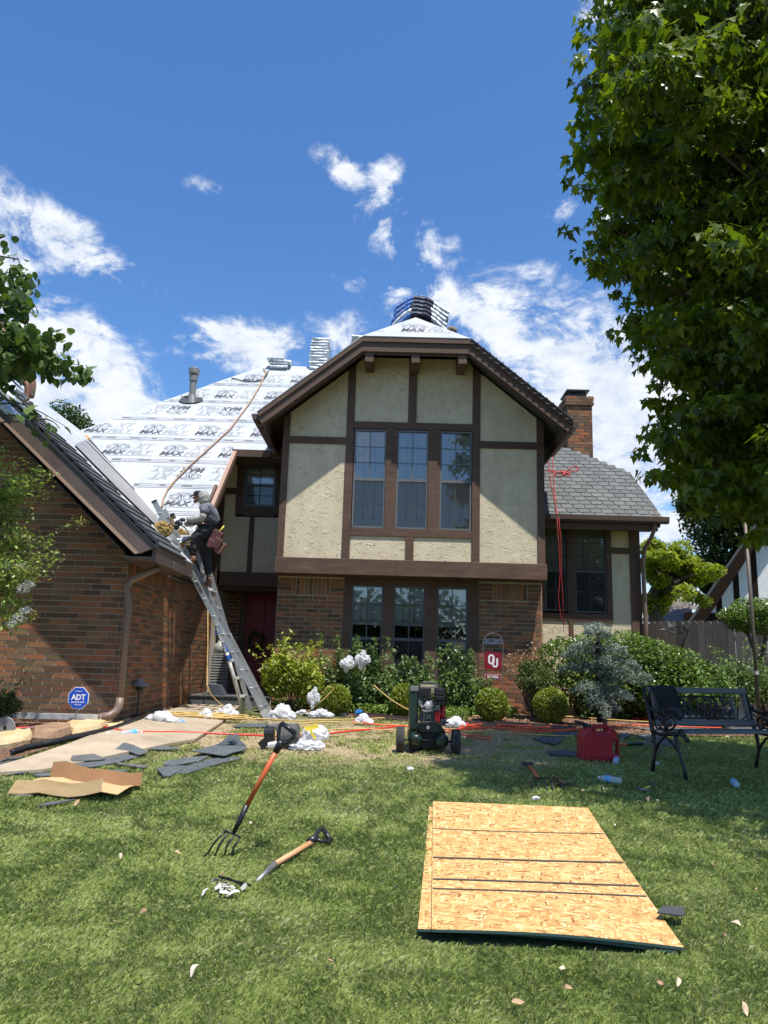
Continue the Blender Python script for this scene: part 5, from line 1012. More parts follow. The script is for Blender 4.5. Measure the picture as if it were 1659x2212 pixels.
def lump(c, r, seed=0, n=24, m=14, amp=.28, f=2.6, flat=True, ridge=True):
    b = MB(); b.ball((0, 0, 0), 1, n, m); from mathutils import noise as mn; off = Vector((seed*7.3, seed*3.1, 1.7)); V = []
    for v in b.v:
        v = Vector(v); q = mn.noise(v*f+off); q2 = mn.noise(v*f*2.6+off*2)
        q3 = mn.noise(v*f*5+off*3); d = .9+amp*((.8-abs(q)*2.4) if ridge else q*1.6)+amp*.45*(.5-abs(q2)*2)*(1 if ridge else .5)+amp*.15*q3; w = v*d
        if flat and w.z < -.45: w.z = -.45
        V.append((c[0]+w.x*r[0], c[1]+w.y*r[1], c[2]+(w.z+.45*flat)*r[2])); 
    b.v = V; return b
# ---- ladders ---------------------------------------------------------
def rail_dir(a, c): return (Vector(c)-Vector(a)).normalized()
A0, A1 = Vector(PY(579, 1551, 11.7)), Vector(PY(333, 1083, 11.7)); A0.z = float(gz(A0.x, 11.7))
lad = empty('extension_ladder', A0, 'aluminium extension ladder leaning on the left eave, the worker standing on it', 'ladder'); d = (A1-A0).normalized(); up = Vector((0, 0, 1)); side = d.cross(Vector((0, 1, 0))).normalized()
for y, a_, c_ in ((0, A0, A1), (.43, A0, A1-d*.05)):
    o_ = Vector((0, y, 0)); b = MB(); b.bar(a_+o_, c_+o_, .012, .078, up=side); b.bar(a_+o_+side*.037+Vector((0, .013, 0)), c_+o_+side*.037+Vector((0, .013, 0)), .036, .006, up=side); b.bar(a_+o_-side*.037+Vector((0, .013, 0)), c_+o_-side*.037+Vector((0, .013, 0)), .036, .006, up=side)
    rl = b.build('rail', m_alu, lad); b = MB(); b.bar(a_+o_-d*.03, a_+o_+d*.16, .03, .095, up=side); b.build('foot', m_aluw, rl)
    if y == 0: rail0 = rl
b = MB(); b.bar(A1-d*.01, A1+d*.012, .04, .085, up=side); b.build('rail_cap', m_blk, rail0)
L = (A1-A0).length; k = 0; s = .22
while s < L-.1:
    c = A0+d*s; b = MB(); b.tube([c+Vector((0, -.004, 0)), c+Vector((0, .44, 0))], .016, 8); rg = b.build('rung', m_alu, lad, smooth=True)
    b = MB(); n_ = 9; vs = [c+Vector((0, -.012, 0))+side*(.0)+Vector((.021*math.cos(PI*i/(n_-1)+PI), 0, .024*math.sin(PI*i/(n_-1)+PI)+.008)) for i in range(n_)]; b.add(vs, [tuple(range(n_))]); b.build('rung_hole', m_dark, rg)
    b = MB(); b.tube([v+Vector((0, .002, 0)) for v in vs+[vs[0]]], .005, 5); b.build('rung_collar', m_aluw, rg); s += .305
def flat_text(s, w, h, M, m, name, parent, bold=.01, shear=0, off=(0, 0)):
    V, Fs = fit(textmesh(s, 1, shear, 0, bold), w, h, -w/2+off[0], -h/2+off[1]); b = MB(); b.add([M@Vector((v[0], v[1], 0)) for v in V], Fs); return b.build(name, m, parent)
def frame_m(c, x, y): x = Vector(x).normalized(); y = Vector(y); y = (y-x*x.dot(y)).normalized(); z = x.cross(y); return Matrix(((x.x, y.x, z.x, c[0]), (x.y, y.y, z.y, c[1]), (x.z, y.z, z.z, c[2]), (0, 0, 0, 1)))
flat_text('WERNER', .26, .045, frame_m(A0+d*2.28+Vector((0, -.009, 0)), -d, -side if side.z < 0 else side), m_blk, 'lettering', rail0, .02)
m_bluel = mat('blue_label', (.02, .08, .32), .4, 4)
b = MB(); b.bar(A0+d*1.45+Vector((0, -.008, 0)), A0+d*1.62+Vector((0, -.008, 0)), .002, .05, up=side); b.build('label', m_aluw, rail0); flat_text('Jaws', .14, .04, frame_m(A0+d*1.53+Vector((0, -.011, 0)), -d, side), m_bluel, 'lettering', rail0, .02)
B0, B1 = Vector(PY(527, 1536, 12.6)), Vector(PY(425, 1190, 12.6)); B0.z = float(gz(B0.x, 12.6)); lb = empty('second_ladder', B0, 'shorter steeper ladder with a scuffed round leg and blue clamp, behind the extension ladder', 'ladder'); d2 = (B1-B0).normalized(); sd2 = d2.cross(Vector((0, 1, 0))).normalized()
Km = B0+(B1-B0)*.44
b = MB(); b.tube([B0, Km], .034, 10); b.build('round_leg', m_aluw, lb, smooth=True); b = MB(); b.bar(Km-d2*.1, B1, .03, .06, up=sd2); b.build('rail', m_alu, lb)
b = MB(); o_ = Vector((.03, .42, 0)); b.bar(B0+o_, B1+o_, .03, .075, up=sd2); b.build('rail', m_alu, lb)
k = .25
while k < (B1-B0).length-.1:
    b = MB(); b.tube([B0+d2*k, B0+d2*k+o_], .017, 7); b.bar(B0+d2*k-Vector((0, .03, 0)), B0+d2*k+Vector((.05, .06, 0)), .05, .045, up=sd2); b.build('rung', m_aluw, lb); k += .3
b = MB(); b.tube([Km-d2*.36, Km-d2*.27], .043, 10); b.tube([Km-d2*.22, Km-d2*.05], .038, 10); b.build('blue_clamp', m_bluel, lb); b = MB(); b.tube([Km+Vector((-.09, -.03, .12)), Km+Vector((-.07, .05, .12))], .045, 12); b.build('blue_knob', m_bluel, lb)
b = MB(); b.bar(Km-d2*.02, Km+d2*.2, .07, .09, up=sd2); b.build('hinge_bracket', m_aluw, lb)
flat_text('WERNER', .15, .04, frame_m(Km-d2*.14+Vector((0, -.041, 0)), -d2, sd2), m_white, 'lettering', lb, .02)
# ---- people ------------------------------------------------------------
def skinfig(name, chain, edges, m, parent, sub=2, root=0):
    me = bpy.data.meshes.new(name); off = wl(parent) if parent else Vector(); me.from_pydata([tuple(Vector(c[0])-off) for c in chain], edges, []); me.materials.append(m)
    o = bpy.data.objects.new(name, me); COL.objects.link(o); o.parent = parent; md = o.modifiers.new('skin', 'SKIN'); md.use_smooth_shade = True
    for i, c in enumerate(chain):
        r = c[1]; me.skin_vertices[0].data[i].radius = (r, r) if not hasattr(r, '__len__') else r; me.skin_vertices[0].data[i].use_root = (i == root)
    s_ = o.modifiers.new('sub', 'SUBSURF'); s_.levels = s_.render_levels = sub
    if name in ('tshirt', 'jeans', 'sleeve', 'hood', 'shorts'):
        if 'cloth_folds' not in bpy.data.textures: tx = bpy.data.textures.new('cloth_folds', 'CLOUDS'); tx.noise_scale = .07; tx.noise_depth = 2
        s_.levels = s_.render_levels = 3; dm = o.modifiers.new('folds', 'DISPLACE'); dm.texture = bpy.data.textures['cloth_folds']; dm.strength = .035; dm.mid_level = .5; dm.texture_coords = 'GLOBAL'
    return o
m_skin = mat('skin', (.24, .12, .075), .5, 8); m_tee = mat('grey_tshirt', [(0, (.085, .095, .115)), (1, (.17, .18, .21))], .9, 9, .6, 14, bdist=.02); m_hood = mat('pale_grey_jersey', [(0, (.24, .24, .21)), (1, (.42, .42, .38))], .9, 9, .5, 14, bdist=.02)
m_jean = mat('black_jeans', (.018, .02, .024), .85, 8, .6, 14, bdist=.02); m_boot = mat('brown_leather', [(0, (.09, .035, .02)), (1, (.22, .1, .06))], .6, 9, .3, 30); m_glove = mat('purple_work_glove', (.045, .04, .075), .7, 9); m_pouch = mat('oxblood_leather', [(0, (.05, .014, .012)), (1, (.13, .045, .035))], .45, 8, .3, 30)
def q8(a, b_, Y=11.9): return Vector(PY(298.6+a/7.14, 995.4+b_/7.14, Y))
fl = q8(1095, 1935); wk = empty('person', (fl.x, 11.9, fl.z), 'worker in grey t-shirt, pale hood, black cap and jeans standing on the ladder', 'person')
N_, Fa = 11.79, 12.02
ch = [(q8(1095, 1050), .075), (q8(1115, 900), .08), (q8(1075, 770), .105), (q8(1010, 665), .055), (q8(985, 590), .085), (q8(985, 520), .09),
      (q8(1040, 735, 11.74), .058), (q8(1005, 875, 11.68), .045), (q8(740, 900, 11.78), .03), (q8(1040, 735, 12.06), .055), (q8(930, 955, 12.1), .04), (q8(700, 965, 11.98), .03),
      (q8(1060, 1080, N_), .05), (q8(870, 1170, N_-.03), .04), (q8(845, 1430, N_), .035), (q8(1085, 1110, Fa), .05), (q8(1050, 1440, Fa), .04), (q8(1085, 1800, Fa), .035)]
ed = [(0, 1), (1, 2), (2, 3), (3, 4), (4, 5), (2, 6), (6, 7), (7, 8), (2, 9), (9, 10), (10, 11), (0, 12), (12, 13), (13, 14), (0, 15), (15, 16), (16, 17)]
skinfig('body', ch, ed, m_skin, wk)
skinfig('tshirt', [(q8(1125, 1000), .15), (q8(1125, 880), .15), (q8(1080, 765), .16), (q8(1035, 690), .10), (q8(1035, 745, 11.73), .085), (q8(1010, 840, 11.68), .076), (q8(1035, 745, 12.07), .085), (q8(985, 850, 12.11), .072)], [(0, 1), (1, 2), (2, 3), (2, 4), (4, 5), (2, 6), (6, 7)], m_tee, wk)
skinfig('sleeve', [(q8(1012, 815, 11.685), .062), (q8(998, 882, 11.675), .062), (q8(870, 905, 11.72), .052), (q8(745, 903, 11.78), .04)], [(0, 1), (1, 2), (2, 3)], m_hood, wk)
skinfig('sleeve', [(q8(985, 850, 12.1), .052), (q8(930, 950, 12.1), .052), (q8(800, 965, 12.04), .042), (q8(705, 965, 11.98), .034)], [(0, 1), (1, 2), (2, 3)], m_hood, wk)
skinfig('hood', [(q8(1025, 680), .085), (q8(1020, 610), .098), (q8(1005, 525), .104), (q8(960, 480), .075)], [(0, 1), (1, 2), (2, 3)], m_hood, wk)
b = MB(); hc = q8(925, 560); b.ball(hc, .068, 12, 10, (.95, .85, 1.25)); b.ball(hc+Vector((-.066, 0, -.012)), .017, 8, 6, (1.3, .8, 1.2)); b.ball(hc+Vector((-.045, 0, -.072)), .028, 8, 6); b.build('face', m_skin, wk, smooth=True)
b = MB(); b.ball(hc+Vector((-.055, -.03, .018)), .012, 8, 6, (.7, 1, .6)); b.ball(hc+Vector((-.055, .03, .018)), .012, 8, 6, (.7, 1, .6)); b.ball(hc+Vector((-.056, 0, -.045)), .018, 8, 5, (.8, 1, .25)); b.build('eyes_and_mouth', m_dark, wk)
b = MB(); b.ball(q8(930, 505), .085, 14, 8, (1, .95, .55)); cp_ = [q8(905, 500), q8(870, 515), q8(790, 540)]; 
for s in (-1, 1): pass
b.add([q8(900, 500, 11.83), q8(900, 500, 11.97), q8(800, 545, 11.95), q8(785, 540, 11.9), q8(800, 545, 11.85), q8(900, 525, 11.83), q8(900, 525, 11.97), q8(800, 560, 11.95), q8(785, 552, 11.9), q8(800, 560, 11.85)], [(0, 1, 2, 3, 4), (9, 8, 7, 6, 5), (0, 4, 9, 5), (4, 3, 8, 9), (3, 2, 7, 8), (2, 1, 6, 7)]); b.build('cap', m_blk, wk)
skinfig('jeans', [(q8(1110, 1015), .15), (q8(1080, 1085, N_+.02), .115), (q8(960, 1120, N_), .095), (q8(870, 1175, N_-.03), .085), (q8(870, 1300, N_), .072), (q8(845, 1430, N_), .062), (q8(1085, 1120, Fa-.02), .105), (q8(1060, 1300, Fa), .088), (q8(1050, 1450, Fa), .078), (q8(1075, 1620, Fa), .066), (q8(1080, 1770, Fa), .06)], [(0, 1), (1, 2), (2, 3), (3, 4), (4, 5), (0, 6), (6, 7), (7, 8), (8, 9), (9, 10)], m_jean, wk)
skinfig('belt', [(q8(960, 1045), .04), (q8(1060, 1010), .05), (q8(1150, 1040), .05)], [(0, 1), (1, 2)], m_pouch, wk, 1)
for Y, p in ((N_, [(850, 1455), (865, 1540), (780, 1560), (700, 1590)]), (Fa, [(1080, 1780), (1100, 1880), (1060, 1900), (1020, 1920)])):
    skinfig('boot', [(q8(p[0][0], p[0][1], Y), .055), (q8(p[1][0], p[1][1], Y), .056), (q8(p[2][0], p[2][1], Y), .05), (q8(p[3][0], p[3][1], Y), .038)], [(0, 1), (1, 2), (2, 3)], m_boot, wk)
def hand(c, dirv, nrm, parent, m):
    """gloved hand: palm plus five curled fingers"""
    dirv = Vector(dirv).normalized(); nrm = Vector(nrm).normalized(); sd = dirv.cross(nrm); c = Vector(c); chn = [(c, .034), (c+dirv*.045, .036), (c+dirv*.085, .03)]; e = [(0, 1), (1, 2)]
    for i, (o_, L) in enumerate(((-.03, .8), (-.01, .95), (.01, .9), (.03, .72))):
        k = len(chn); b0 = c+dirv*.085+sd*o_; chn += [(b0, .012), (b0+dirv*.03*L+nrm*.01, .011), (b0+dirv*.035*L+nrm*.04*L, .010), (b0+dirv*.012*L+nrm*.055*L, .008)]; e += [(2, k), (k, k+1), (k+1, k+2), (k+2, k+3)]
    k = len(chn); chn += [(c+dirv*.03-sd*.04, .013), (c+dirv*.06-sd*.06+nrm*.015, .011), (c+dirv*.08-sd*.05+nrm*.035, .009)]; e += [(1, k), (k, k+1), (k+1, k+2)]
    return skinfig('glove', chn, e, m, parent, 1)
hand(q8(730, 905, 11.79), (-1, 0, -.1), (0, .2, -1), wk, m_glove); hand(q8(695, 968, 11.97), (-1, -.2, -.05), (0, -.2, -1), wk, m_glove)
pc = q8(1190, 1200, 11.72); pch = empty('tool_pouch', pc, 'oxblood leather tool pouch full of pockets hanging at the worker\'s hip', 'tool pouch')
def pouch(c, w, h, t, rot): 
    b = MB(); b.prism([(-w/2, -t/2, h/2), (w/2, -t/2, h/2), (w*.42, -t/2, -h/2), (0, -t/2, -h*.6), (-w*.42, -t/2, -h/2)], (0, t, 0)); b.xf(Matrix.Translation(c)@Matrix.Rotation(rot, 4, 'Y')); return b
pouch(pc, .17, .26, .07, R(25)).build('pocket', m_pouch, pch, bevel=.01); pouch(pc+Vector((.05, -.05, -.08)), .13, .16, .06, R(25)).build('pocket', m_pouch, pch, bevel=.01); pouch(pc+Vector((-.06, -.04, -.08)), .1, .13, .05, R(20)).build('pocket', m_pouch, pch, bevel=.01); pouch(pc+Vector((.09, -.02, -.14)), .13, .18, .06, R(30)).build('pocket', m_boot, pch, bevel=.01)
m_yel = mat('yellow_plastic', (.62, .48, .04), .4, 4); b = MB(); b.tube([q8(1200, 1150, 11.7), q8(1270, 1070, 11.7), q8(1325, 1005, 11.7)], [.012, .014, .013], 7); thing('hammer', b, m_yel, 'yellow-handled hammer stuck in the worker\'s tool pouch', 'hammer', smooth=True)
ng = empty('nail_gun', q8(540, 900), 'black and brass coil nail gun held in the worker\'s gloved hands', 'nail gun')
b = MB(); b.tube([q8(500, 880), q8(575, 860)], .03, 10); b.tube([q8(500, 870, 11.9), q8(545, 990, 11.9), q8(600, 1020, 11.9)], [.03, .036, .03], 9); b.build('barrel', mat('brass_brown', (.28, .19, .1), .4, 5, metal=.5), ng); b = MB(); b.tube([q8(580, 940), q8(660, 985)], .03, 8); b.ball(q8(590, 1020), .05, 10, 8); b.tube([q8(500, 850), q8(560, 835)], .036, 10); b.build('body', m_blk, ng)
b = MB(); b.tube([q8(650, 990), q8(700, 1010), q8(740, 1060), q8(780, 1115)], .01, 6); b.build('air_hose', m_blk, ng)
# second roofer, sitting on the left slope behind the redbud leaves
Y2 = 10.7; r8 = lambda x, y, dy=0: Vector(PY(x, y, Y2+dy)); p2 = empty('person', r8(60, 880), 'roofer in dark shorts sitting on the left roof slope, mostly hidden by leaves', 'person')
skinfig('body', [(r8(15, 800), .12), (r8(8, 770), .12), (r8(5, 735), .13), (r8(8, 712), .05), (r8(10, 692), .09), (r8(40, 800, -.1), .085), (r8(72, 824, -.1), .055), (r8(68, 862, -.1), .04), (r8(35, 805, .15), .08), (r8(60, 832, .15), .05), (r8(58, 868, .15), .04), (r8(30, 745, -.18), .045), (r8(42, 780, -.2), .035), (r8(-15, 745, .18), .045), (r8(-10, 785, .2), .035)], [(0, 1), (1, 2), (2, 3), (3, 4), (0, 5), (5, 6), (6, 7), (0, 8), (8, 9), (9, 10), (2, 11), (11, 12), (2, 13), (13, 14)], m_skin, p2)
m_shorts = mat('charcoal_cloth', (.05, .05, .052), .9, 8, .5, 14, bdist=.02)
skinfig('shorts', [(r8(12, 798), .14), (r8(40, 798, -.1), .105), (r8(62, 812, -.1), .09), (r8(35, 803, .15), .1), (r8(54, 820, .15), .085)], [(0, 1), (1, 2), (0, 3), (3, 4)], m_shorts, p2); skinfig('tshirt', [(r8(14, 785), .135), (r8(6, 760), .14), (r8(5, 735), .145), (r8(20, 738, -.15), .07), (r8(-12, 738, .15), .07)], [(0, 1), (1, 2), (2, 3), (2, 4)], m_tee, p2)
skinfig('shoe', [(r8(67, 866, -.1), .05), (r8(66, 878, -.1), .05), (r8(52, 884, -.14), .04)], [(0, 1), (1, 2)], m_shorts, p2); skinfig('shoe', [(r8(57, 870, .15), .05), (r8(56, 880, .15), .05), (r8(44, 882, .1), .04)], [(0, 1), (1, 2)], m_shorts, p2)
# ---- shingle bundles -----------------------------------------------------
m_wrap = mat('silver_wrap', [(0, (.38, .43, .46)), (1, (.68, .73, .76))], .35, 6, .6, 12, bdist=.02, metal=.15); m_wblue = mat('blue_wrap', [(0, (.015, .07, .3)), (1, (.04, .16, .5))], .6, 8, .4, 14, bdist=.02); m_wblk = mat('dark_wrap', (.018, .02, .045), .75, 8, .4, 14, bdist=.02)
from mathutils import noise as mn
def bundle(c, w, dth, h, rot, seed, label, group, m=m_wrap, tilt=0):
    bm = bmesh.new(); bmesh.ops.create_cube(bm, size=1); bmesh.ops.subdivide_edges(bm, edges=bm.edges[:], cuts=5, use_grid_fill=True)
    for v in bm.verts:
        p = v.co.copy(); rr = 1-.12*(abs(p.z)*2)**4*(1 if abs(p.x) > .4 or abs(p.y) > .4 else 0); v.co = Vector((p.x*w*rr, p.y*dth*rr, p.z*h))+mn.noise_vector(p*3+Vector((seed*5, 0, 0)))*Vector((.016, .016, .013)).length*.55
    bm.transform(Matrix.Rotation(rot, 4, 'Z')@Matrix.Rotation(tilt, 4, 'Y')@Matrix.Translation((0, 0, h/2))); me = bpy.data.meshes.new('shingle_bundle'); bm.to_mesh(me); bm.free(); me.materials.append(m); me.polygons.foreach_set('use_smooth', [True]*len(me.polygons)); me.set_sharp_from_angle(angle=R(35))
    o = bpy.data.objects.new('shingle_bundle', me); COL.objects.link(o); o.location = c; return tag(o, label, 'shingle bundle', group)
Yd = 18.25; a, b_ = PY(690, 800, Yd), PY(690, 742, Yd); n_ = 11; hh = (b_[2]-a[2]+.12)/n_; ordn = ['bottom', 'second', 'third', 'fourth', 'fifth', 'sixth', 'seventh', 'eighth', 'ninth', 'tenth', 'topmost']
for i in range(n_): bundle((a[0]+rng.normal()*.02, Yd, a[2]-.12+i*hh), .43, .8, hh*.93, rng.normal()*.03, i, 'silver-wrapped shingle bundle, %s from below in the tall stack on the ridge' % ordn[i] if i < 10 else 'silver-wrapped shingle bundle, topmost of the tall stack on the ridge', 'tall stack of shingle bundles on the main ridge')
a, b_ = PY(606, 806, Yd-.1), PY(606, 783, Yd-.1); hh = (b_[2]-a[2])/4
for i in range(4): bundle((a[0]+(.0, -.01, .05, -.06)[i], Yd-.1, a[2]+i*hh), .44, .8, hh*.93, (0, .02, .1, -.08)[i], i+20, 'silver-wrapped shingle bundle, %s of the short stack beside the rope' % ('bottom', 'second from below', 'third from below', 'topmost')[i], 'short stack of shingle bundles on the main ridge')
P = PY(775, 740, 19); bundle((P[0], 19, P[2]-.03), .4, .8, .075, .1, 31, 'silver-wrapped shingle bundle just showing above the left rake of the bay', None)
def drape_bundle(k, label):
    """bundle bent over the hip end ridge, printed wrap"""
    o = empty('shingle_bundle', (.38, 13.75, 7.95+k*.085), label, 'shingle bundle', 'bent shingle bundles over the bay ridge'); n = 18; base = [(-.50, -.33), (-.42, -.22), (-.30, -.07), (-.15, .05), (0, .09), (.18, .06), (.35, -.06), (.50, -.2), (.62, -.28)]
    xs = [p[0] for p in base]; zs = [p[1] for p in base]
    def seg(u0, u1, m, name, w0=0, w1=.34, par=o):
        b = MB(); vs = []; N2 = 8
        for i in range(N2+1):
            u = u0+(u1-u0)*i/N2; X = -.48+1.04*u+k*.012-(.03 if k == 2 else 0); zz_ = float(np.interp(X, xs, zs))*(1-.05*k)+8.05+k*.083; wob = .006*math.sin(i*2.3+k)
            for (yy, dz_) in ((w0, 0), (w0-.012, .04), (w0, .078), (w1, .078), (w1, 0)): vs.append((.4+X, 13.55+yy+wob, zz_+dz_+wob))
        b.add(vs, [(i*5+j, (i+1)*5+j, (i+1)*5+(j+1) % 5, i*5+(j+1) % 5) for i in range(N2) for j in range(5)]+[(0, 1, 2, 3, 4), tuple(N2*5+j for j in (4, 3, 2, 1, 0))]); return b.build(name, m, par, smooth=False)
    seg(0, .34, m_wblue if k != 1 else m_wrap, 'blue_wrap_end'); seg(.34, .72, m_wblk, 'dark_wrap_middle'); seg(.72, 1, m_wrap, 'silver_wrap_end')
    for (u, s_, w, m) in ((.13, 'CertainTeed', .2, m_white), (.45, 'CarriageHouse' if 0 else 'Carriage', .22, m_wrap)):
        X = -.48+1.04*u+k*.012; zz_ = float(np.interp(X, xs, zs))*(1-.05*k)+8.05+k*.083; X2 = X+.1; z2 = float(np.interp(X2, xs, zs))*(1-.05*k)+8.05+k*.083
        flat_text(s_, w, .032, frame_m((.4+X, 13.53, zz_+.04), (.1, 0, z2-zz_), (0, 0, 1)), m, 'lettering', o, .01)
for k in range(5): drape_bundle(k, 'blue and black wrapped shingle bundle bent over the bay ridge, %s of five' % ('lowest', 'second lowest', 'middle one', 'second highest', 'top one')[k])
for k in range(4):
    P = PP(10+k*6, 868-k*16, (.9, 0, 1), 3.02-.9*2.93); bundle((P[0]-.1, P[1]-.2, P[2]+.02+k*.045), .95, .36, .08, 0, 40+k, 'silver and blue wrapped shingle bundle on the left roof slope, %s of its pile' % ('lowest', 'second', 'third', 'topmost')[k], 'shingle bundles on the left roof slope', m_wrap if k != 3 else m_wblue, tilt=R(42))
m_camo = mat('camouflage_cloth', [(0, (.06, .05, .035)), (.5, (.2, .17, .12)), (1, (.38, .34, .26))], .9, 14, .4, 30)
P = PY(956, 704, 13.9); thing('camouflage_bundle', lump((P[0], 13.9, P[2]-.07), (.085, .1, .1), 3, amp=.15), m_camo, 'mottled brown camouflage bundle at the end of the bent shingle stack, upper of two', 'bundle', smooth=True)
P = PY(976, 713, 13.8); thing('camouflage_bundle', lump((P[0], 13.8, P[2]-.07), (.11, .12, .1), 5, amp=.15), m_camo, 'mottled camouflage bundle on the right hip below its twin', 'bundle', smooth=True)
# ---- ropes ------------------------------------------------------------
m_rope = mat('tan_rope', [(0, (.28, .16, .08)), (1, (.5, .33, .2))], .8, 40, .5, 90); s1 = lambda a, b_: (a/2.778, (1100+b_/1.843)/1.507)
b = MB(); b.tube([onm(*s1(a, c), .05) for a, c in ((1580, 195), (1600, 215), (1585, 245), (1560, 300), (1500, 400), (1380, 560), (1250, 680), (1150, 770), (1060, 860), (1010, 920), (985, 970))]+[Vector(PY(349, 1095, 12.1))], .016, 7); thing('safety_rope', b, m_rope, 'long tan rope running from the ridge down the white felt to the ladder top', 'rope', smooth=True)
b = MB(); b.tube([onm(*s1(a, c), .04) for a, c in ((1390, 250), (1420, 256), (1460, 268), (1530, 273), (1575, 262), (1600, 235), (1612, 205)) ], .013, 6); thing('black_cord', b, m_blk, 'short black cord curving across the felt below the ridge', 'cord', smooth=True)
m_red2 = mat('red_rope', (.5, .03, .035), .6, 30); rr_ = lambda x, y, o=.04: Vector(PP(x, y, (0, -.83, 1), 4.42-.83*14.12))+Vector((0, -.64, .77))*o
b = MB(); s3 = lambda a, c: (929+a/3.125, 597.2+c/3.125)
for Lp in ([(770, 1318), (810, 1325), (860, 1330), (905, 1335), (950, 1300), (985, 1292), (1003, 1305), (985, 1325), (940, 1330), (900, 1345), (860, 1362), (838, 1352), (845, 1335), (880, 1328), (920, 1335), (950, 1345), (930, 1358), (895, 1352)], [(890, 1320), (905, 1350)], [(915, 1320), (895, 1352)]): b.tube([rr_(*s3(*q)) for q in Lp], .010, 6)
thing('coiled_red_rope', b, m_red2, 'red rope tied in a loose coil on the grey shingle roof', 'rope', smooth=True)
b = MB(); b.tube([rr_(1192, 975), rr_(1196, 1050), Vector(PY(1203, 1118, 14.0))]+[Vector(PY(x, y, 13.98)) for x, y in ((1207, 1180), (1210, 1240), (1206, 1290), (1212, 1335), (1225, 1355), (1240, 1372))], .0055, 6); b.tube([rr_(1184, 985), rr_(1190, 1050), Vector(PY(1207, 1118, 13.99))]+[Vector(PY(x, y, 13.97)) for x, y in ((1212, 1170), (1212, 1230), (1216, 1290), (1218, 1365))], .0055, 6)
thing('hanging_red_rope', b, m_red2, 'doubled red rope hanging from the right wing roof down into the hedge', 'rope', smooth=True)
# ---- signs ----------------------------------------------------------------
m_signb = mat('sign_blue', (.012, .075, .5), .35, 3); m_signw = mat('sign_white', (.8, .8, .8), .4, 3); c = Vector(PY(169.5, 1508, 9.6)); gsz = float(gz(c.x, 9.6)); sg = empty('yard_sign', (c.x, 9.6, gsz), 'blue octagonal security yard sign on a thin metal stake before the brick wall', 'sign')
def octo(r, y, d_, m, name, par):
    b = MB(); b.prism([(c.x+r*math.cos(PI/8+PI/4*i), y, c.z+r*1.04*math.sin(PI/8+PI/4*i)) for i in range(8)], (0, d_, 0)); return b.build(name, m, par)
pn = octo(.136, 9.6, .006, m_signw, 'panel', sg); octo(.127, 9.596, .003, m_signb, 'blue_face', pn)
SM = lambda dx, dz_: frame_m((c.x+dx, 9.593, c.z+dz_), (1, 0, .02), (0, 0, 1))
flat_text('ADT', .175, .07, SM(0, .012), m_signw, 'lettering', pn, .035); flat_text('SECURED BY', .09, .013, SM(0, .082), m_signw, 'lettering', pn, .03); flat_text('800.ADT.ASAP', .165, .019, SM(0, -.048), m_signw, 'lettering', pn, .03); flat_text('ADT.COM', .08, .014, SM(0, -.078), m_signw, 'lettering', pn, .03)
b = MB(); b.bar((c.x+.005, 9.61, c.z-.1), (c.x-.045, 9.61, gsz-.02), .014, .008, up=(0, 1, 0)); b.build('stake', m_pipe, sg)
m_crim = mat('crimson_enamel', (.22, .008, .02), .35, 4); Ys = 13.32; q = PY(1065, 1428, Ys); sc = empty('team_sign', (q[0], Ys, .85), 'crimson square team sign with small plaque hung on a wire garden stand', 'sign')
def rsq(cx, cz, w, h, r, y, d_, m, name, par):
    pts = []
    for (sx, sz, a0) in ((1, 1, 0), (-1, 1, 90), (-1, -1, 180), (1, -1, 270)):
        for k in range(4): a = R(a0+30*k); pts.append((cx+sx*(w/2-r)+r*math.cos(a), y, cz+sz*(h/2-r)+r*math.sin(a)))
    b = MB(); b.prism(pts, (0, d_, 0)); return b.build(name, m, par)
w_ = 36/1656*13.5; rsq(q[0], q[2], w_, w_, .02, Ys, .01, m_crim, 'square_panel', sc); q2 = PY(1065, 1462, Ys); rsq(q2[0], q2[2], w_, .105, .015, Ys, .01, m_crim, 'lower_plaque', sc); pl_ = rsq(q2[0], q2[2], w_-.02, .085, .012, Ys-.002, .002, m_signw, 'plaque_line', sc); rsq(q2[0], q2[2], w_-.03, .075, .012, Ys-.0035, .002, m_crim, 'plaque_face', sc)
def ringo(cx, cz, w, h, t, y): # octagonal letter O
    o_ = [(-w/2, h*.28), (-w*.25, h/2), (w*.25, h/2), (w/2, h*.28), (w/2, -h*.28), (w*.25, -h/2), (-w*.25, -h/2), (-w/2, -h*.28)]; i_ = [(x*(1-2*t/w), z*(1-2*t/h)) for x, z in o_]
    vs = [(cx+x, y, cz+z) for x, z in o_]+[(cx+x, y, cz+z) for x, z in i_]; return vs, [(i, (i+1) % 8, (i+1) % 8+8, i+8) for i in range(8)]
b = MB(); b.add(*ringo(q[0]-.028, q[2]+.028, .11, .165, .03, Ys-.003)); W2, H2, t2 = .1, .155, .03; cx2, cz2 = q[0]+.035, q[2]-.028; U = [(-W2/2, H2/2), (-W2/2+t2, H2/2), (-W2/2+t2, -H2*.2), (-W2*.14, -H2/2+t2), (W2*.14, -H2/2+t2), (W2/2-t2, -H2*.2), (W2/2-t2, H2/2), (W2/2, H2/2), (W2/2, -H2*.27), (W2*.25, -H2/2), (-W2*.25, -H2/2), (-W2/2, -H2*.27)]
b.add([(cx2+x, Ys-.0045, cz2+z) for x, z in U], [(0, 1, 2, 11), (11, 2, 3, 10), (10, 3, 4, 9), (9, 4, 5, 8), (8, 5, 6, 7)]); b.build('letters', m_signw, sc)
flat_text('SOONERS.', .2, .048, frame_m((q2[0], Ys-.0045, q2[2]), (1, 0, 0), (0, 0, 1)), m_signw, 'lettering', sc, .03)
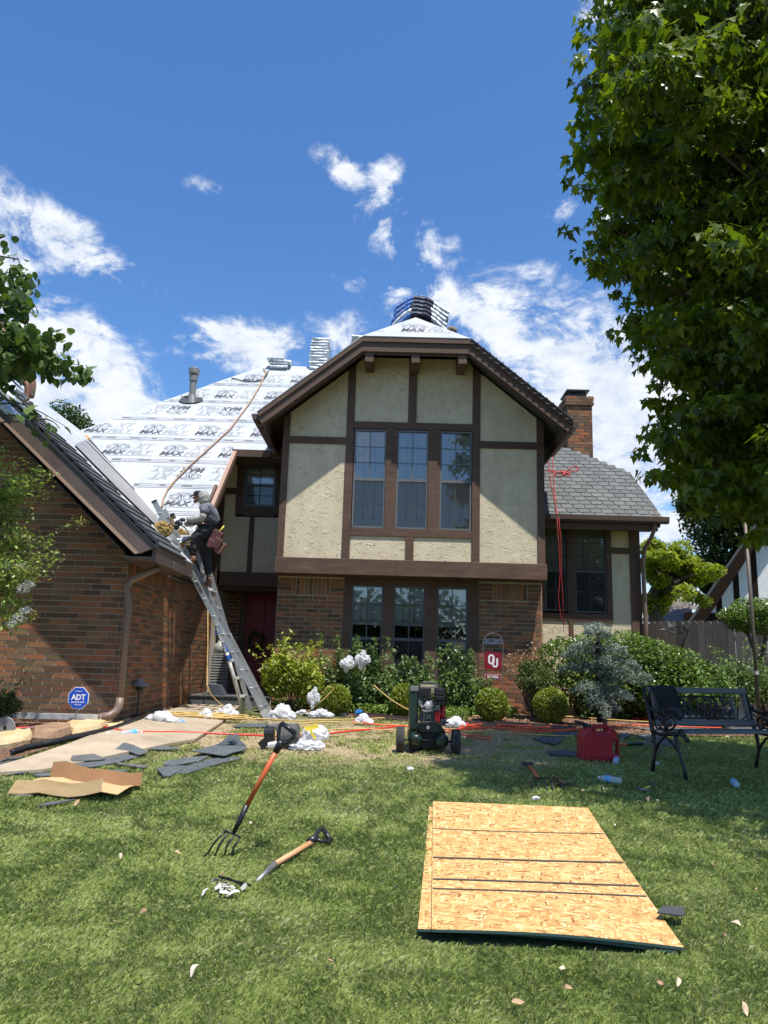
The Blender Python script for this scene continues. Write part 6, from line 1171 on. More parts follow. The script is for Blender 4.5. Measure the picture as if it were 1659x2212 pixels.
b = MB(); h0 = PY(1065, 1376, Ys); b.tube([(q[0]-.17, Ys+.01, .85), (q[0]-.17, Ys+.01, h0[2]-.1)]+[(q[0]+.17*math.cos(a_), Ys+.01, h0[2]-.1+.17*math.sin(a_)) for a_ in np.linspace(PI, 0, 9)]+[(q[0]+.17, Ys+.01, .85)], .006, 6)
for x in (-.1, .1): b.tube([(q[0]+x, Ys+.005, q[2]-.14), (q[0]+x, Ys+.005, q2[2]+.05)], .003, 5)
b.build('wire_stand', m_pipe, sc); b = MB(); b.box(q[0]-.165, q[0]+.165, Ys, Ys+.008, h0[2]-.115, h0[2]-.09); b.build('cross_bar', mat('dull_blue_metal', (.08, .12, .19), .5, 4), sc); flat_text('GO TEAM', .29, .06, frame_m((q[0], Ys-.004, h0[2]-.055), (1, 0, 0), (0, 0, 1)), MATS['dull_blue_metal'], 'lettering', sc, .04)
# ---- lights, pole, wreath, porch things -----------------------------------
m_lamp = mat('taupe_lamp_metal', [(0, (.2, .185, .16)), (1, (.3, .28, .25))], .5, 6)
def pathlight(P, label):
    o = empty('path_light', P, label, 'lamp', 'mushroom path lights'); x, y, z = P; b = MB(); b.lathe([(.012, 0), (.012, .34)], (x, y, z), 8); b.build('post', m_iron, o); b = MB(); b.lathe([(.13, .39), (.128, .395), (.05, .455), (.045, .47), (.02, .485), (.0, .487)], (x, y, z), 24); b.build('shade', m_lamp, o, smooth=False); b = MB(); b.lathe([(.03, .33), (.055, .345), (.055, .355), (.04, .36), (.04, .38), (.06, .385), (.06, .39)], (x, y, z), 16); b.build('lamp_housing', m_iron, o); return o
P = PY(301, 1490, 10.65); pathlight(Vector((P[0], 10.65, float(PY(301, 1546, 10.65)[2]))), 'mushroom-shaped path light against the left brick side wall'); P = gpt(1243, 1548); P.z += .02; pathlight(P, 'mushroom-shaped path light between the boxwood and the blue cedar')
P = PY(572, 1440, 13.2); pathlight(Vector((P[0], 13.2, P[2]-.46)), 'mushroom-shaped path light half hidden behind the ladder foot')
p0, p1 = Vector(PY(1609, 1120, 11.6)), Vector(PY(1641, 1552, 11.6)); p1.z = float(gz(p1.x, 11.6)); b = MB(); b.tube([p1, p0], .026, 10); pl2 = thing('metal_pole', b, mat('brown_grey_pole', (.12, .10, .08), .5, 4, metal=.3), 'leaning brown-grey metal pole rising from the shrubs into the maple leaves', 'pole', smooth=True)
t_ = p1.lerp(p0, .27); b = MB(); b.tube([t_, t_+(p0-p1).normalized()*.05], .032, 10); b.build('joint_collar', m_aluw, pl2)
cw = PY(553, 1385, 16.25); o = empty('door_wreath', cw, 'round dark green wreath hanging on the red front door', 'wreath'); a = rng.uniform(0, 2*PI, 420); rr2 = .16+rng.normal(size=420)*.03; leaves('wreath_leaves', np.column_stack([cw[0]+rr2*np.cos(a), np.full(420, 16.22)+rng.normal(size=420)*.02, cw[2]+rr2*np.sin(a)]), rng.uniform(.03, .07, 420), LEAF_V, LEAF_F, G_dark, o)
P = PY(473, 1465, 15.4); pl0 = 1.0; o = empty('louvred_bin', (P[0], 15.4, pl0), 'pale louvred plastic cabinet standing on the dark porch', 'cabinet'); m_lou = mat('dull_white_plastic', (.3, .3, .29), .5, 4); b = MB(); hgt_ = float(PY(473, 1415, 15.4)[2])-pl0
b.box(P[0]-.18, P[0]-.16, 15.3, 15.5, pl0, pl0+hgt_); b.box(P[0]+.16, P[0]+.18, 15.3, 15.5, pl0, pl0+hgt_); b.box(P[0]-.18, P[0]+.18, 15.3, 15.5, pl0+hgt_, pl0+hgt_+.02); b.build('frame', m_lou, o)
for k in range(13): b = MB(); b.bar((P[0]-.16, 15.29, pl0+.05+k*hgt_/13.5), (P[0]+.16, 15.29, pl0+.05+k*hgt_/13.5), .012, .028); b.build('slat', m_lou, o)
b = MB(); b.lathe([(.1, 0), (.12, .1), (.1, .2), (.05, .22), (.05, .26)], (P[0]-.02, 15.4, pl0+hgt_+.02), 14); thing('white_jug', b, m_lou, 'dull white jug standing on the louvred cabinet in the porch', 'jug', smooth=True)
P = PY(467, 1488, 13.9); b = MB(); b.prism([(P[0]-.1, 13.85, 1.0), (P[0]+.16, 13.85, 1.0), (P[0]+.05, 13.85, 1.17), (P[0]-.14, 13.85, 1.19)], (0, .3, 0)); thing('roof_vent_cover', b, mat('slate_blue_sheet', (.07, .08, .1), .5, 4), 'grey-blue bent sheet piece standing on the edge of the porch step', 'sheet metal')
# ---- stones and edging on the left -----------------------------------------
m_stone = mat('buff_sandstone', [(0, (.24, .14, .06)), (.4, (.5, .36, .18)), (1, (.68, .54, .34))], .85, 4, .7, 18, bdist=.02); m_stoned = mat('brown_sandstone', [(0, (.12, .065, .035)), (.5, (.28, .17, .1)), (1, (.42, .29, .18))], .85, 5, .8, 16, bdist=.02)
def rock(px, h, label, m, seed, sink=.02):
    P_ = [gpt(x, y) for x, y in px]; rr = random.Random(seed); cz_ = sum((p for p in P_), Vector())/len(P_); b = MB(); n = len(P_); lo = [p-Vector((0, 0, sink)) for p in P_]; mid = [p+(p-cz_)*.04+Vector((0, 0, h*rr.uniform(.35, .6))) for p in P_]; hi = [p.lerp(cz_, .08)+Vector((0, 0, h*rr.uniform(.85, 1.1))) for p in P_]
    b.add(lo+mid+hi+[cz_+Vector((0, 0, h*1.05))], [(i, (i+1) % n, (i+1) % n+n, i+n) for i in range(n)]+[(i+n, (i+1) % n+n, (i+1) % n+2*n, i+2*n) for i in range(n)]+[(i+2*n, (i+1) % n+2*n, 3*n) for i in range(n)]); return thing('edging_stone', b, m, label, 'stone', 'rough stones edging the flower beds')
z7 = lambda a, b_: (a/4.167, 1360.4+b_/4.167)
rock([z7(-60, 1075), z7(60, 1080), z7(180, 1050), z7(290, 1020), z7(270, 960), z7(100, 975), z7(-60, 1000)], .10, 'pale buff slab of rock at the left edge of the path', m_stone, 1)
rock([z7(285, 1030), z7(400, 1040), z7(520, 1010), z7(640, 970), z7(630, 915), z7(450, 920), z7(290, 960)], .12, 'brown jagged rock in the middle of the path edging', m_stoned, 2)
rock([z7(650, 965), z7(760, 950), z7(900, 915), z7(960, 885), z7(880, 860), z7(640, 875), z7(560, 905)], .085, 'flat pale sandstone slab just right of the blue octagon sign stake', m_stone, 3)
rock([z7(840, 865), z7(960, 880), z7(1060, 875), z7(1140, 862), z7(1120, 840), z7(950, 836), z7(800, 840)], .04, 'thin layered sandstone slab near the downspout elbow', m_stone, 4)
rock([z7(1110, 835), z7(1190, 825), z7(1170, 800), z7(1100, 800)], .03, 'small pale stone beside the black stub light', m_stone, 5)
rock([(1225, 1548), (1260, 1551), (1290, 1546), (1288, 1534), (1250, 1532), (1226, 1538)], .14, 'pale layered boulder behind the right path light', m_stone, 6); rock([(1350, 1536), (1380, 1538), (1400, 1534), (1398, 1527), (1360, 1527)], .14, 'brown ledge stone under the hedge left of the bench', m_stoned, 7)
rock([(1320, 1556), (1338, 1557), (1340, 1551), (1322, 1550)], .07, 'small rounded tan stone in the bark mulch under the cedar', m_stoned, 8); rock([(1208, 1549), (1238, 1553), (1222, 1543), (1206, 1543)], .05, 'pale wedge-shaped stone in the mulch right of the last boxwood', m_stone, 9); rock([(1188, 1560), (1196, 1561), (1198, 1556), (1190, 1555)], .05, 'small dark stone lying in the straw mulch', m_stoned, 10)
b = MB(); P = gpt(262, 1557); b.lathe([(.02, 0), (.025, .08), (.022, .1)], P, 10); b.lathe([(.028, .1), (.028, .12), (.01, .125)], P, 10); thing('stub_light', b, m_blk, 'short black cylindrical stub in the stones near the downspout', 'garden light')
b = MB(); a0, a1 = gpt(30, 1590, .06), gpt(118, 1574, .06)
for k in range(-2, 3): b.bar(a0+Vector((0, k*.02, .003*(k % 2))), a1+Vector((0, k*.02, .003*(k % 2))), .016, .01)
thing('gutter_piece', b, m_aluw, 'ribbed silver gutter piece lying between the stones and the small bush', 'gutter')
b = MB(); P = gpt(8, 1598)
for i in range(5): b.tube([P+Vector((.1*math.cos(a_)*(1-i*.17), 0, .12+.11*math.sin(a_)*(1-i*.17))) for a_ in np.linspace(-.6, 4.0, 12)], .014, 6)
thing('scroll_ornament', b, mat('grey_cast_stone', (.2, .2, .2), .8, 9), 'grey scrolled garden ornament at the left edge of the bed', 'ornament')
gline([(20, 1634), (60, 1622), (110, 1612), (160, 1601), (200, 1592), (250, 1578), (290, 1562), (325, 1551), (350, 1547)], .028, 'drain_hose', m_blk, 'black corrugated hose along the far edge of the concrete path', 'hose')
# ---- hoses and cords ---------------------------------------------------------
m_hose = mat('red_air_hose', (.62, .045, .025), .4, 8); m_orc = mat('orange_red_cord', (.75, .09, .03), .45, 8); m_yc = mat('yellow_cord', [(0, (.42, .28, .08)), (1, (.6, .43, .15))], .5, 9)
gline([(30, 1580), (90, 1577), (150, 1573), (215, 1575), (270, 1586), (330, 1588), (400, 1588), (470, 1591), (540, 1594), (600, 1597), (680, 1594), (760, 1585), (830, 1578), (875, 1573)], .014, 'air_hose', m_hose, 'long red air hose crossing the path and lawn to the compressor', 'hose', h=.035, wob=.004)
og = 'orange-red cords strewn along the bed edge'
for i, (pt, lab) in enumerate([([(760, 1567), (800, 1560), (785, 1568), (830, 1572), (880, 1575), (930, 1580), (990, 1583), (1050, 1580)], 'orange-red cord zigzagging on the grass left of the compressor'), ([(960, 1590), (1000, 1580), (1060, 1578), (1130, 1582), (1200, 1583), (1240, 1579), (1190, 1572), (1120, 1574), (1075, 1572), (1100, 1579), (1170, 1577), (1225, 1573)], 'orange-red cord heaped in long loops on the dark edging strip'), ([(985, 1565), (1000, 1572), (988, 1582), (1010, 1574), (1050, 1568), (1015, 1566), (1012, 1574), (1080, 1580)], 'orange-red cord looping right behind the compressor wheel'), ([(990, 1592), (1030, 1602), (1060, 1604), (1050, 1598), (1010, 1595)], 'thin orange-red loop on the shaded grass right of the compressor'), ([(1100, 1588), (1200, 1586), (1300, 1576), (1370, 1572), (1420, 1573), (1480, 1576), (1560, 1578)], 'long thin orange cord running behind the red can and bench')]): gline(pt, .0095, 'power_cord', m_orc, lab, 'cord', og, h=.04)
P_ = [(1310, 1536), (1330, 1548), (1352, 1555), (1380, 1558), (1402, 1561), (1385, 1552), (1360, 1553), (1375, 1560), (1400, 1556)]; gline(P_, .012, 'power_cord', m_hose, 'bright red cord coiled in the mulch left of the bench', 'cord', None, h=.05)
yg = 'yellow cords trailing along the flower bed'
for pt, lab in (([(500, 1560), (560, 1558), (640, 1562), (720, 1560), (790, 1558), (830, 1556)], 'yellow cord lying along the grass edge right of the ladder foot'), ([(640, 1570), (700, 1565), (780, 1568), (850, 1572), (900, 1574)], 'yellow cord across the dry grass left of the compressor'), ([(700, 1583), (760, 1580), (840, 1583), (900, 1588)], 'thin yellow cord on the dry grass in front of the red hose'), ([(1020, 1551), (1060, 1552), (1090, 1547), (1115, 1541), (1150, 1546), (1190, 1553), (1240, 1553), (1300, 1558), (1360, 1562), (1420, 1565)], 'thick yellow hose snaking over the straw mulch to the right'), ([(1000, 1586), (1080, 1588), (1170, 1594), (1240, 1596)], 'thin yellow line on the shaded grass right of the compressor')): gline(pt, .010, 'yellow_cord', m_yc, lab, 'cord', yg, h=.035)
b = MB(); b.tube([Vector(PY(x, y, 12.3)) for x, y in ((706, 1482), (735, 1500), (690, 1530), (655, 1550))][:1]+[Vector(PY(x, y, 12.3)) for x, y in ((722, 1486), (700, 1510), (672, 1532), (640, 1552))], .009, 6); b.tube([Vector(PY(x, y, 12.3)) for x, y in ((808, 1480), (820, 1492), (845, 1512), (875, 1530), (905, 1541), (925, 1547))], .011, 6); thing('draped_yellow_cord', b, m_yc, 'yellow cord draped over the leftmost boxwood and down both sides', 'cord', smooth=True)
b = MB(); b.tube([Vector(PY(449, y, 14.6)) for y in (1290, 1400)]+[Vector(PY(x, y, 13.6)) for x, y in ((447, 1478), (455, 1500), (475, 1520), (505, 1538))]+[gpt(560, 1556, .03)], .010, 6); thing('hanging_yellow_cord', b, m_yc, 'yellow cord hanging down the left side wall and across the porch step', 'cord', smooth=True)
b = MB()
for k in range(15):
    cx3, cy3 = 425+random.uniform(-26, 26), 1551+random.uniform(-4, 5); P = gpt(cx3, cy3, .02+random.uniform(0, .06)); L_ = random.uniform(.35, .75); th = random.uniform(-.25, .25); r_ = random.uniform(.03, .07)
    b.tube([P+Vector((L_*math.cos(a_), r_*math.sin(a_)+math.cos(a_)*L_*math.tan(th)*.3, .012*math.sin(3*a_))) for a_ in np.linspace(0, 2*PI, 15)], .0105, 5)
thing('coiled_yellow_hose', b, m_yc, 'flattened pile of coiled yellow hose in front of the porch step', 'hose', smooth=True)
# edging strips
m_strip = mat('brown_metal_strip', (.10, .065, .055), .45, 5)
for a_, c_, lab in (((765, 1547), (893, 1562), 'long dark brown metal strip on the bed edge left of the compressor'), ((930, 1563), (1075, 1573), 'dark brown metal strip on the bed edge right of the compressor'), ((1068, 1568), (1245, 1581), 'brown metal strip under the heap of orange cord')): b = MB(); p, q_ = gpt(*a_, .03), gpt(*c_, .03); b.bar(p, q_, .09, .012); b.bar(p+Vector((0, .045, .02)), q_+Vector((0, .045, .02)), .008, .05); thing('metal_strip', b, m_strip, lab, 'metal strip', 'brown metal drip edge strips')
# ---- bags -------------------------------------------------------------------
bgp = 'crumpled white plastic bags by the flower bed'
def bag(x, y, w, h, Y, label, seed, group=bgp, ground=True, m=m_white, amp=.3):
    c = gpt(x, y+h/2) if ground else Vector(PY(x, y+h/2, Y)); s = (c-Vector(CAMP)).length/1656; rr = random.Random(seed); B = MB(); W_, H_ = w*s, h*s
    for k in range(4):
        ox = (-.28, .27, 0, .05)[k]*W_+rr.uniform(-.05, .05)*W_; sc = (.30, .28, .33, .2)[k]; q = lump((c[0]+ox, c[1]+rr.uniform(-.1, .1)*W_, c[2]+(0 if k < 3 else H_*.45)), (W_*sc, W_*sc*.8, H_*(.42, .36, .6, .4)[k]), seed*5+k, 26, 16, amp=.34, f=1.6, flat=ground and k < 3); B.add(q.v, q.f)
    if not ground: q = lump((c[0]-.1*W_, c[1]-.02, c[2]-.35*H_), (W_*.16, W_*.1, H_*.5), seed+77, 20, 12, amp=.4, flat=False); B.add(q.v, q.f)
    return thing('plastic_bag', B, m, label, 'plastic bag', group)
for i, q in enumerate([(350, 1549, 60, 27, 0, 'wide crumpled white bag at the far edge of the path'), (444, 1543, 33, 27, 0, 'round knotted white bag in front of the yellow hose pile'), (492, 1536, 42, 30, 0, 'white bag with a twisted peak beside the second ladder'), (611, 1537, 50, 33, 0, 'large white bag just right of the extension ladder foot'), (693, 1540, 48, 18, 0, 'flat white bag lying under the nandina shrub'), (786, 1553, 36, 24, 0, 'white bag with a scrap of blue on its left'), (984, 1558, 36, 24, 0, 'white bag touching the right side of the compressor'), (654, 1538, 24, 12, 0, 'tiny white bag left of the flat one'), (740, 1541, 18, 10, 0, 'small white scrap of bag right of the flat one'), (232, 1585, 16, 9, 0, 'tiny crumpled white scrap on the concrete path'), (1590, 1546, 62, 34, 0, 'big smooth white bag behind the right end of the bench'), (1495, 1552, 90, 26, 0, 'long white bag seen through the bench back')]): bag(q[0], q[1], q[2], q[3], q[4], q[5], i+1)
for b_ in [o for o in bpy.data.objects if o.name.startswith('plastic_bag')]: b_.data.polygons.foreach_set('use_smooth', [True]*len(b_.data.polygons))
bag(678, 1494, 24, 26, 12.3, 'white plastic bag snagged upright between nandina and boxwood', 21, None, False); bag(752, 1424, 36, 20, 12.75, 'white bag with pale blue print caught on the rose bush top', 22, None, False); bag(783, 1413, 30, 24, 12.7, 'rumpled white bag sitting on top of the dense rose bush', 23, None, False)
P = gpt(775, 1550); thing('blue_scrap', lump(P+Vector((0, 0, .05)), (.06, .05, .05), 9, amp=.3), mat('bright_blue_film', (.02, .16, .5), .3, 5), 'scrap of bright blue film on top of a white bag', 'plastic scrap')
# bucket, yellow-printed bag and black tool in the heap on the lawn
Yh = gpt(620, 1615).y; hz = float(gz(-.95, Yh)); q = lambda x, y, dy=0: Vector(PY(x, y, Yh+dy)); b = MB(); b.tube([q(606, 1592), q(646, 1586)], [.135, .125], 20); b.tube([q(602, 1593), q(609, 1592)], .142, 20); thing('cloth_bucket', b, mat('dark_grey_cloth', [(0, (.05, .05, .05)), (1, (.11, .11, .105))], .9, 20, .3, 60), 'dark grey round canvas bucket lying on its side on the lawn', 'bucket')
b = lump(q(660, 1612)+Vector((0, .0, -.03)), (.21, .17, .075), 33, 30, 18, amp=.25); thing('plastic_bag', b, m_white, 'white bag spread on the grass under the canvas bucket', 'plastic bag'); bb_ = lump(q(678, 1600)+Vector((0, .15, 0)), (.16, .15, .115), 35, 30, 18, amp=.2); yb2 = thing('printed_bag', bb_, m_white, 'full white bag with yellow and pink print behind the canvas bucket', 'plastic bag')
b = MB(); cY = q(670, 1568, .06); b.add([q(655, 1570, -.02), q(684, 1562, -.02), q(690, 1572, -.03), q(662, 1580, -.04)], [(0, 1, 2, 3)]); b.add([q(668, 1578, -.04), q(673, 1576, -.04), q(684, 1595, -.06), q(678, 1598, -.06)], [(0, 1, 2, 3)]); b.build('yellow_print', m_yel, yb2)
t2_ = empty('nail_gun', gpt(585, 1618), 'black pneumatic nail gun with silver body lying beside the canvas bucket', 'nail gun'); b = MB(); b.tube([q(572, 1585, -.05), q(592, 1583, -.05)], .075, 14); b.bar(q(562, 1612, -.1), q(590, 1590, -.08), .07, .09); b.build('magazine', m_blk, t2_); b = MB(); b.tube([q(580, 1612, -.12), q(604, 1608, -.12)], .045, 10); b.build('silver_body', m_aluw, t2_)
# ---- compressor ---------------------------------------------------------------
Yc = 9.05; z6 = lambda a, b_, dy=0: Vector(PY(829.5+a/8.333, 1446.6+b_/8.333, Yc+dy)); cg = gpt(925, 1627); comp = empty('air_compressor', (cg.x, Yc, float(gz(cg.x, Yc))), 'dark green wheeled petrol air compressor with twin tanks and red engine standing on the lawn', 'air compressor')
m_cgr = mat('dark_green_enamel', [(0, (.012, .03, .022)), (1, (.02, .05, .036))], .35, 8, dirt=.4); m_eng = mat('engine_metal', [(0, (.06, .06, .06)), (1, (.22, .22, .21))], .45, 16, metal=.4); m_tyre = mat('tyre_rubber', (.035, .034, .032), .85, 20, .3, 60); m_cream = mat('cream_tank', (.42, .36, .25), .4, 6, dirt=.3); m_redm = mat('red_enamel', (.42, .012, .02), .3, 5)
def zbox(a0, a1, b0, b1, y0, y1, m, name, par=comp, bev=.006):
    p, q_ = z6(a0, b1), z6(a1, b0); b = MB(); b.box(p.x, q_.x, Yc+y0, Yc+y1, p.z, q_.z); return b.build(name, m, par, bevel=bev)
for a_, b_2 in ((293, 1256), (1293, 1310)):
    c = z6(a_, b_2); rw_ = .148; b = MB(); prof = [(.06, -.02), (.09, -.042), (rw_-.012, -.045), (rw_, -.034), (rw_, -.022), (rw_-.006, -.02), (rw_-.006, -.014), (rw_, -.012), (rw_, .0), (rw_-.006, .002), (rw_-.006, .008), (rw_, .01), (rw_, .034), (rw_-.012, .045), (.09, .042), (.06, .02)]
    b.lathe(prof, c, 30, 'X'); w = b.build('wheel', m_tyre, comp, smooth=False); b = MB(); b.lathe([(.02, -.05), (.085, -.03), (.085, .03), (.02, .05)], c, 20, 'X'); b.build('rim', m_pipe, w)
b = MB(); b.tube([z6(293, 1256), z6(1293, 1300)], .014, 8); b.build('axle', m_iron, comp)
for a_, b_2, r_ in ((565, 1245, .082), (1028, 1275, .084)):
    c = z6(a_, b_2); b = MB(); b.lathe([(.0, -.10), (r_*.45, -.092), (r_*.8, -.065), (r_, -.02), (r_, .62), (r_*.7, .68), (0, .7)], (c.x, Yc-.02, c.z), 22, 'Y'); b.build('air_tank', m_cgr, comp, smooth=True)
p_ = zbox(455, 628, 300, 1070, .0, .45, m_cgr, 'belt_guard'); zbox(470, 625, 296, 385, -.008, 0, m_pipe, 'guard_label', p_); zbox(630, 1110, 1100, 1420, .08, .5, m_iron, 'frame'); zbox(450, 640, 1380, 1440, .05, .5, m_iron, 'skid')
zbox(628, 838, 335, 520, -.05, .12, m_blk, 'muffler'); b = MB(); c = z6(735, 405); b.lathe([(.04, -.07), (.04, -.052)], (c.x, Yc, c.z), 16, 'Y'); b.build('exhaust_port', m_dark, comp)
zbox(915, 1100, 340, 470, -.04, .14, m_blk, 'air_filter_box', bev=.012); zbox(905, 1105, 474, 545, -.05, .13, m_blk, 'air_filter_base'); zbox(960, 1090, 548, 640, -.02, .1, m_blk, 'carburettor_cover')
zbox(640, 1000, 283, 333, .0, .28, m_cream, 'fuel_tank', bev=.012); zbox(842, 912, 334, 440, .0, .2, m_cream, 'tank_front', bev=.008)
b = MB(); b.tube([z6(635, 300), z6(640, 245), z6(700, 228), z6(860, 226), z6(960, 250), z6(1005, 300)], .009, 7); b.tube([z6(650, 262, .25), z6(860, 240, .25), z6(990, 280, .25)], .009, 7); b.build('top_rail', m_cgr, comp)
c = z6(805, 650, -.06); b = MB(); b.lathe([(.0, -.03), (.018, -.03), (.022, -.018), (.05, -.01), (.062, .01), (.062, .05)], (c.x, Yc-.04, c.z), 6, 'Y'); b.build('silver_cover', m_aluw, comp); b = MB(); b.tube([z6(680, 680, -.04), z6(700, 740, -.05), z6(760, 760, -.06), z6(880, 740, -.05), z6(900, 690, -.04)], .014, 8); b.tube([z6(640, 540, -.02), z6(650, 640, -.04), z6(700, 690, -.05)], .02, 8); b.build('engine_bracket', m_eng, comp)
zbox(650, 1010, 560, 940, .02, .3, m_eng, 'engine_block'); zbox(690, 740, 760, 930, -.03, .02, m_eng, 'cylinder'); zbox(915, 1005, 640, 730, -.05, .02, m_eng, 'carburettor'); zbox(745, 850, 780, 900, -.03, .02, m_eng, 'crank_case', bev=.012)
for k in range(5): zbox(640, 700, 560+k*22, 570+k*22, -.02, .02, m_aluw, 'cooling_fin', bev=0)
b = MB(); c = z6(1000, 790); b.lathe([(.0, -.06), (.07, -.06), (.1, -.03), (.1, .08)], (c.x-.02, Yc+.12, c.z), 20, 'X'); b.build('fan_shroud', m_redm, comp); zbox(905, 1010, 745, 945, -.03, .05, m_redm, 'engine_side', bev=.012); zbox(1030, 1112, 650, 880, .0, .2, m_redm, 'recoil_housing', bev=.02)
b = MB(); b.tube([z6(590, 1120, -.1), z6(600, 1020, -.1), z6(640, 965, -.1), z6(700, 948, -.1), z6(930, 952, -.1), z6(1000, 985, -.1), z6(1035, 1050, -.1), z6(1042, 1140, -.1)], .013, 8); b.build('handle_bar', m_iron, comp, smooth=True); zbox(620, 1010, 965, 1100, -.08, -.07, m_cgr, 'front_plate'); b = MB(); c = z6(787, 1027); b.lathe([(.02, -.105), (.02, -.082)], (c.x, Yc, c.z), 14, 'Y'); b.build('plate_cap', m_aluw, comp)
zbox(1020, 1110, 890, 1010, -.03, .1, m_eng, 'pump_head'); zbox(1050, 1160, 930, 960, -.06, -.02, m_blk, 'valve_lever')
b = MB(); b.tube([z6(840, 480, -.06), z6(880, 560, -.08), z6(910, 600, -.07)], .006, 6); b.tube([z6(870, 640, -.05), z6(900, 560, -.06), z6(960, 520, -.06)], .005, 6); b.tube([z6(720, 760, -.06), z6(640, 800, -.06), z6(650, 900, -.05), z6(700, 930, -.05)], .007, 6); b.build('engine_hoses', m_blk, comp)
# ---- fuel can -------------------------------------------------------------------
g1, g2_ = gpt(1258, 1640), gpt(1333, 1643); Yg = g1.y; z8 = lambda a, c, dy=0: Vector(PY(1194.4+a/4.167, 1493+c/4.167, Yg+dy)); m_can = mat('red_polyethylene', [(0, (.36, .006, .02)), (1, (.46, .012, .03))], .38, 4); can = empty('fuel_can', ((g1.x+g2_.x)/2, Yg, float(gz(g1.x, Yg))), 'red plastic fuel can with black spout standing on the shaded lawn', 'fuel can')
def pane2(pts, y0, y1, name, m, par, bev=.012): b = MB(); b.prism([z8(a, c, y0) for a, c in pts], (0, y1-y0, 0)); return b.build(name, m, par, bevel=bev)
pane2([(262, 628), (262, 400), (300, 355), (345, 325), (385, 378), (495, 378), (515, 322), (560, 345), (590, 385), (590, 450), (543, 455), (543, 562), (590, 566), (600, 630), (500, 640)], -.12, .14, 'body', m_can, can, .02); pane2([(345, 325), (376, 300), (500, 300), (515, 322), (497, 340), (385, 338)], -.03, .05, 'top_grip', m_can, can); pane2([(345, 325), (385, 338), (392, 380), (370, 380)], -.05, .07, 'grip_post', m_can, can); pane2([(497, 338), (515, 322), (530, 380), (490, 380)], -.05, .07, 'grip_post', m_can, can); pane2([(580, 440), (597, 420), (603, 600), (580, 590)], -.04, .06, 'side_grip', m_can, can)
pane2([(285, 600), (480, 600), (480, 430), (285, 430)], -.126, -.118, 'front_panel', m_can, can, .004); b = MB(); b.tube([z8(320, 345, .03), z8(300, 310, .03), z8(270, 292, .03), z8(195, 268, .03)], [.035, .028, .02, .012], 10); b.tube([z8(330, 355, .03), z8(312, 330, .03)], .042, 12); b.build('spout', m_blk, can, smooth=True)
# ---- bottles ----------------------------------------------------------------------
m_blab = mat('blue_bottle_label', (.12, .42, .78), .4, 5)
def bottle(x0, y0, x1, y1, label, up=False, cap=True):
    a_, c_ = gpt(x0, y0, .036), gpt(x1, y1, .036); L_ = (c_-a_).length; d_ = (c_-a_).normalized(); M_ = d_.to_track_quat('Z', 'Y').to_matrix().to_4x4(); M_.translation = a_; s = L_/.21 if L_ < .3 else 1; o = empty('water_bottle', gpt(x0, y0), label, 'bottle', 'empty water bottles lying about')
    b = MB(); prof = [(0, 0), (.026, 0), (.031, .008), (.031, .03), (.028, .034), (.031, .038), (.031, .055), (.028, .059), (.031, .063), (.031, .15), (.024, .175), (.012, .19), (.012, .2), (0, .2)]; b.lathe([(r_*min(s, 1.2), z*s) for r_, z in prof], (0, 0, 0), 16); b.xf(M_); b.build('bottle_body', m_clear, o, smooth=True)
    b = MB(); b.lathe([(.0318*min(s, 1.2), .095*s), (.0318*min(s, 1.2), .14*s)], (0, 0, 0), 16); b.xf(M_); b.build('label_band', m_blab, o); b = MB(); b.lathe([(.014, .195*s), (.014, .212*s)], (0, 0, 0), 12); b.xf(M_); b.build('cap', m_signw, o)
bottle(1342, 1696, 1293, 1688, 'clear water bottle with a light blue label between gas can and hammer'); bottle(1592, 1704, 1574, 1686, 'crushed clear bottle under the bench near the right edge'); bottle(382, 1567, 410, 1562, 'clear water bottle at the far end of the concrete path'); bottle(262, 1592, 305, 1588, 'clear bottle with blue label behind the red hose on the path'); bottle(1330, 1652, 1336, 1640, 'small clear bottle leaning against the corner of the red fuel can'); bottle(600, 1567, 572, 1566, 'clear bottle lying right of the ladder foot') if 0 else None
# ---- digging forks and tools ---------------------------------------------------------
m_orange = mat('orange_fibreglass', [(0, (.5, .09, .025)), (1, (.66, .15, .045))], .4, 6); m_orw = mat('pale_orange_wood', [(0, (.55, .24, .1)), (1, (.72, .38, .2))], .5, 6, stretch=(1, 1, 1)); m_steel = mat('worn_steel', [(0, (.12, .115, .11)), (1, (.35, .34, .33))], .45, 14, metal=.5)
def dgrip(p, d_, w_, s_, par, m=m_blk):
    """D-shaped grip at the end of a shaft; w_ = across direction"""
    d_ = Vector(d_).normalized(); w_ = Vector(w_).normalized(); p = Vector(p); b = MB(); L_, W2 = .105*s_, .055*s_
    b.tube([p-d_*.05*s_, p, p+d_*.02*s_], [.02*s_, .022*s_, .02*s_], 10)
    for k in (-1, 1): b.tube([p, p+d_*.03*s_+w_*k*W2*.6, p+d_*L_*.8+w_*k*W2, p+d_*L_+w_*k*W2*.92], [.014*s_, .012*s_, .011*s_, .012*s_], 8)
    b.tube([p+d_*L_-w_*W2, p+d_*L_+w_*W2], .0145*s_, 10); return b.build('grip', m, par, smooth=True)
Yk = 5.24; fz = lambda a, c, dy=0: Vector(PY(365+a/3.571, 1493+c/3.571, Yk+dy)); ft = fz(330, 1290); fork = empty('digging_fork', (ft.x, Yk, float(gz(ft.x, Yk))), 'orange-handled digging fork standing upright with its tines stuck in the lawn', 'garden fork')
hc0, hc1 = fz(500, 1090, .0), fz(595, 893, .02); b = MB(); b.tube([hc1, fz(840, 440, .04)], .0165, 12); b.build('shaft', m_orange, fork, smooth=True); b = MB(); b.tube([hc0, fz(545, 1000, .01), hc1+Vector((.004, 0, .012))], [.013, .018, .0205], 10); b.build('socket', m_iron, fork, smooth=True)
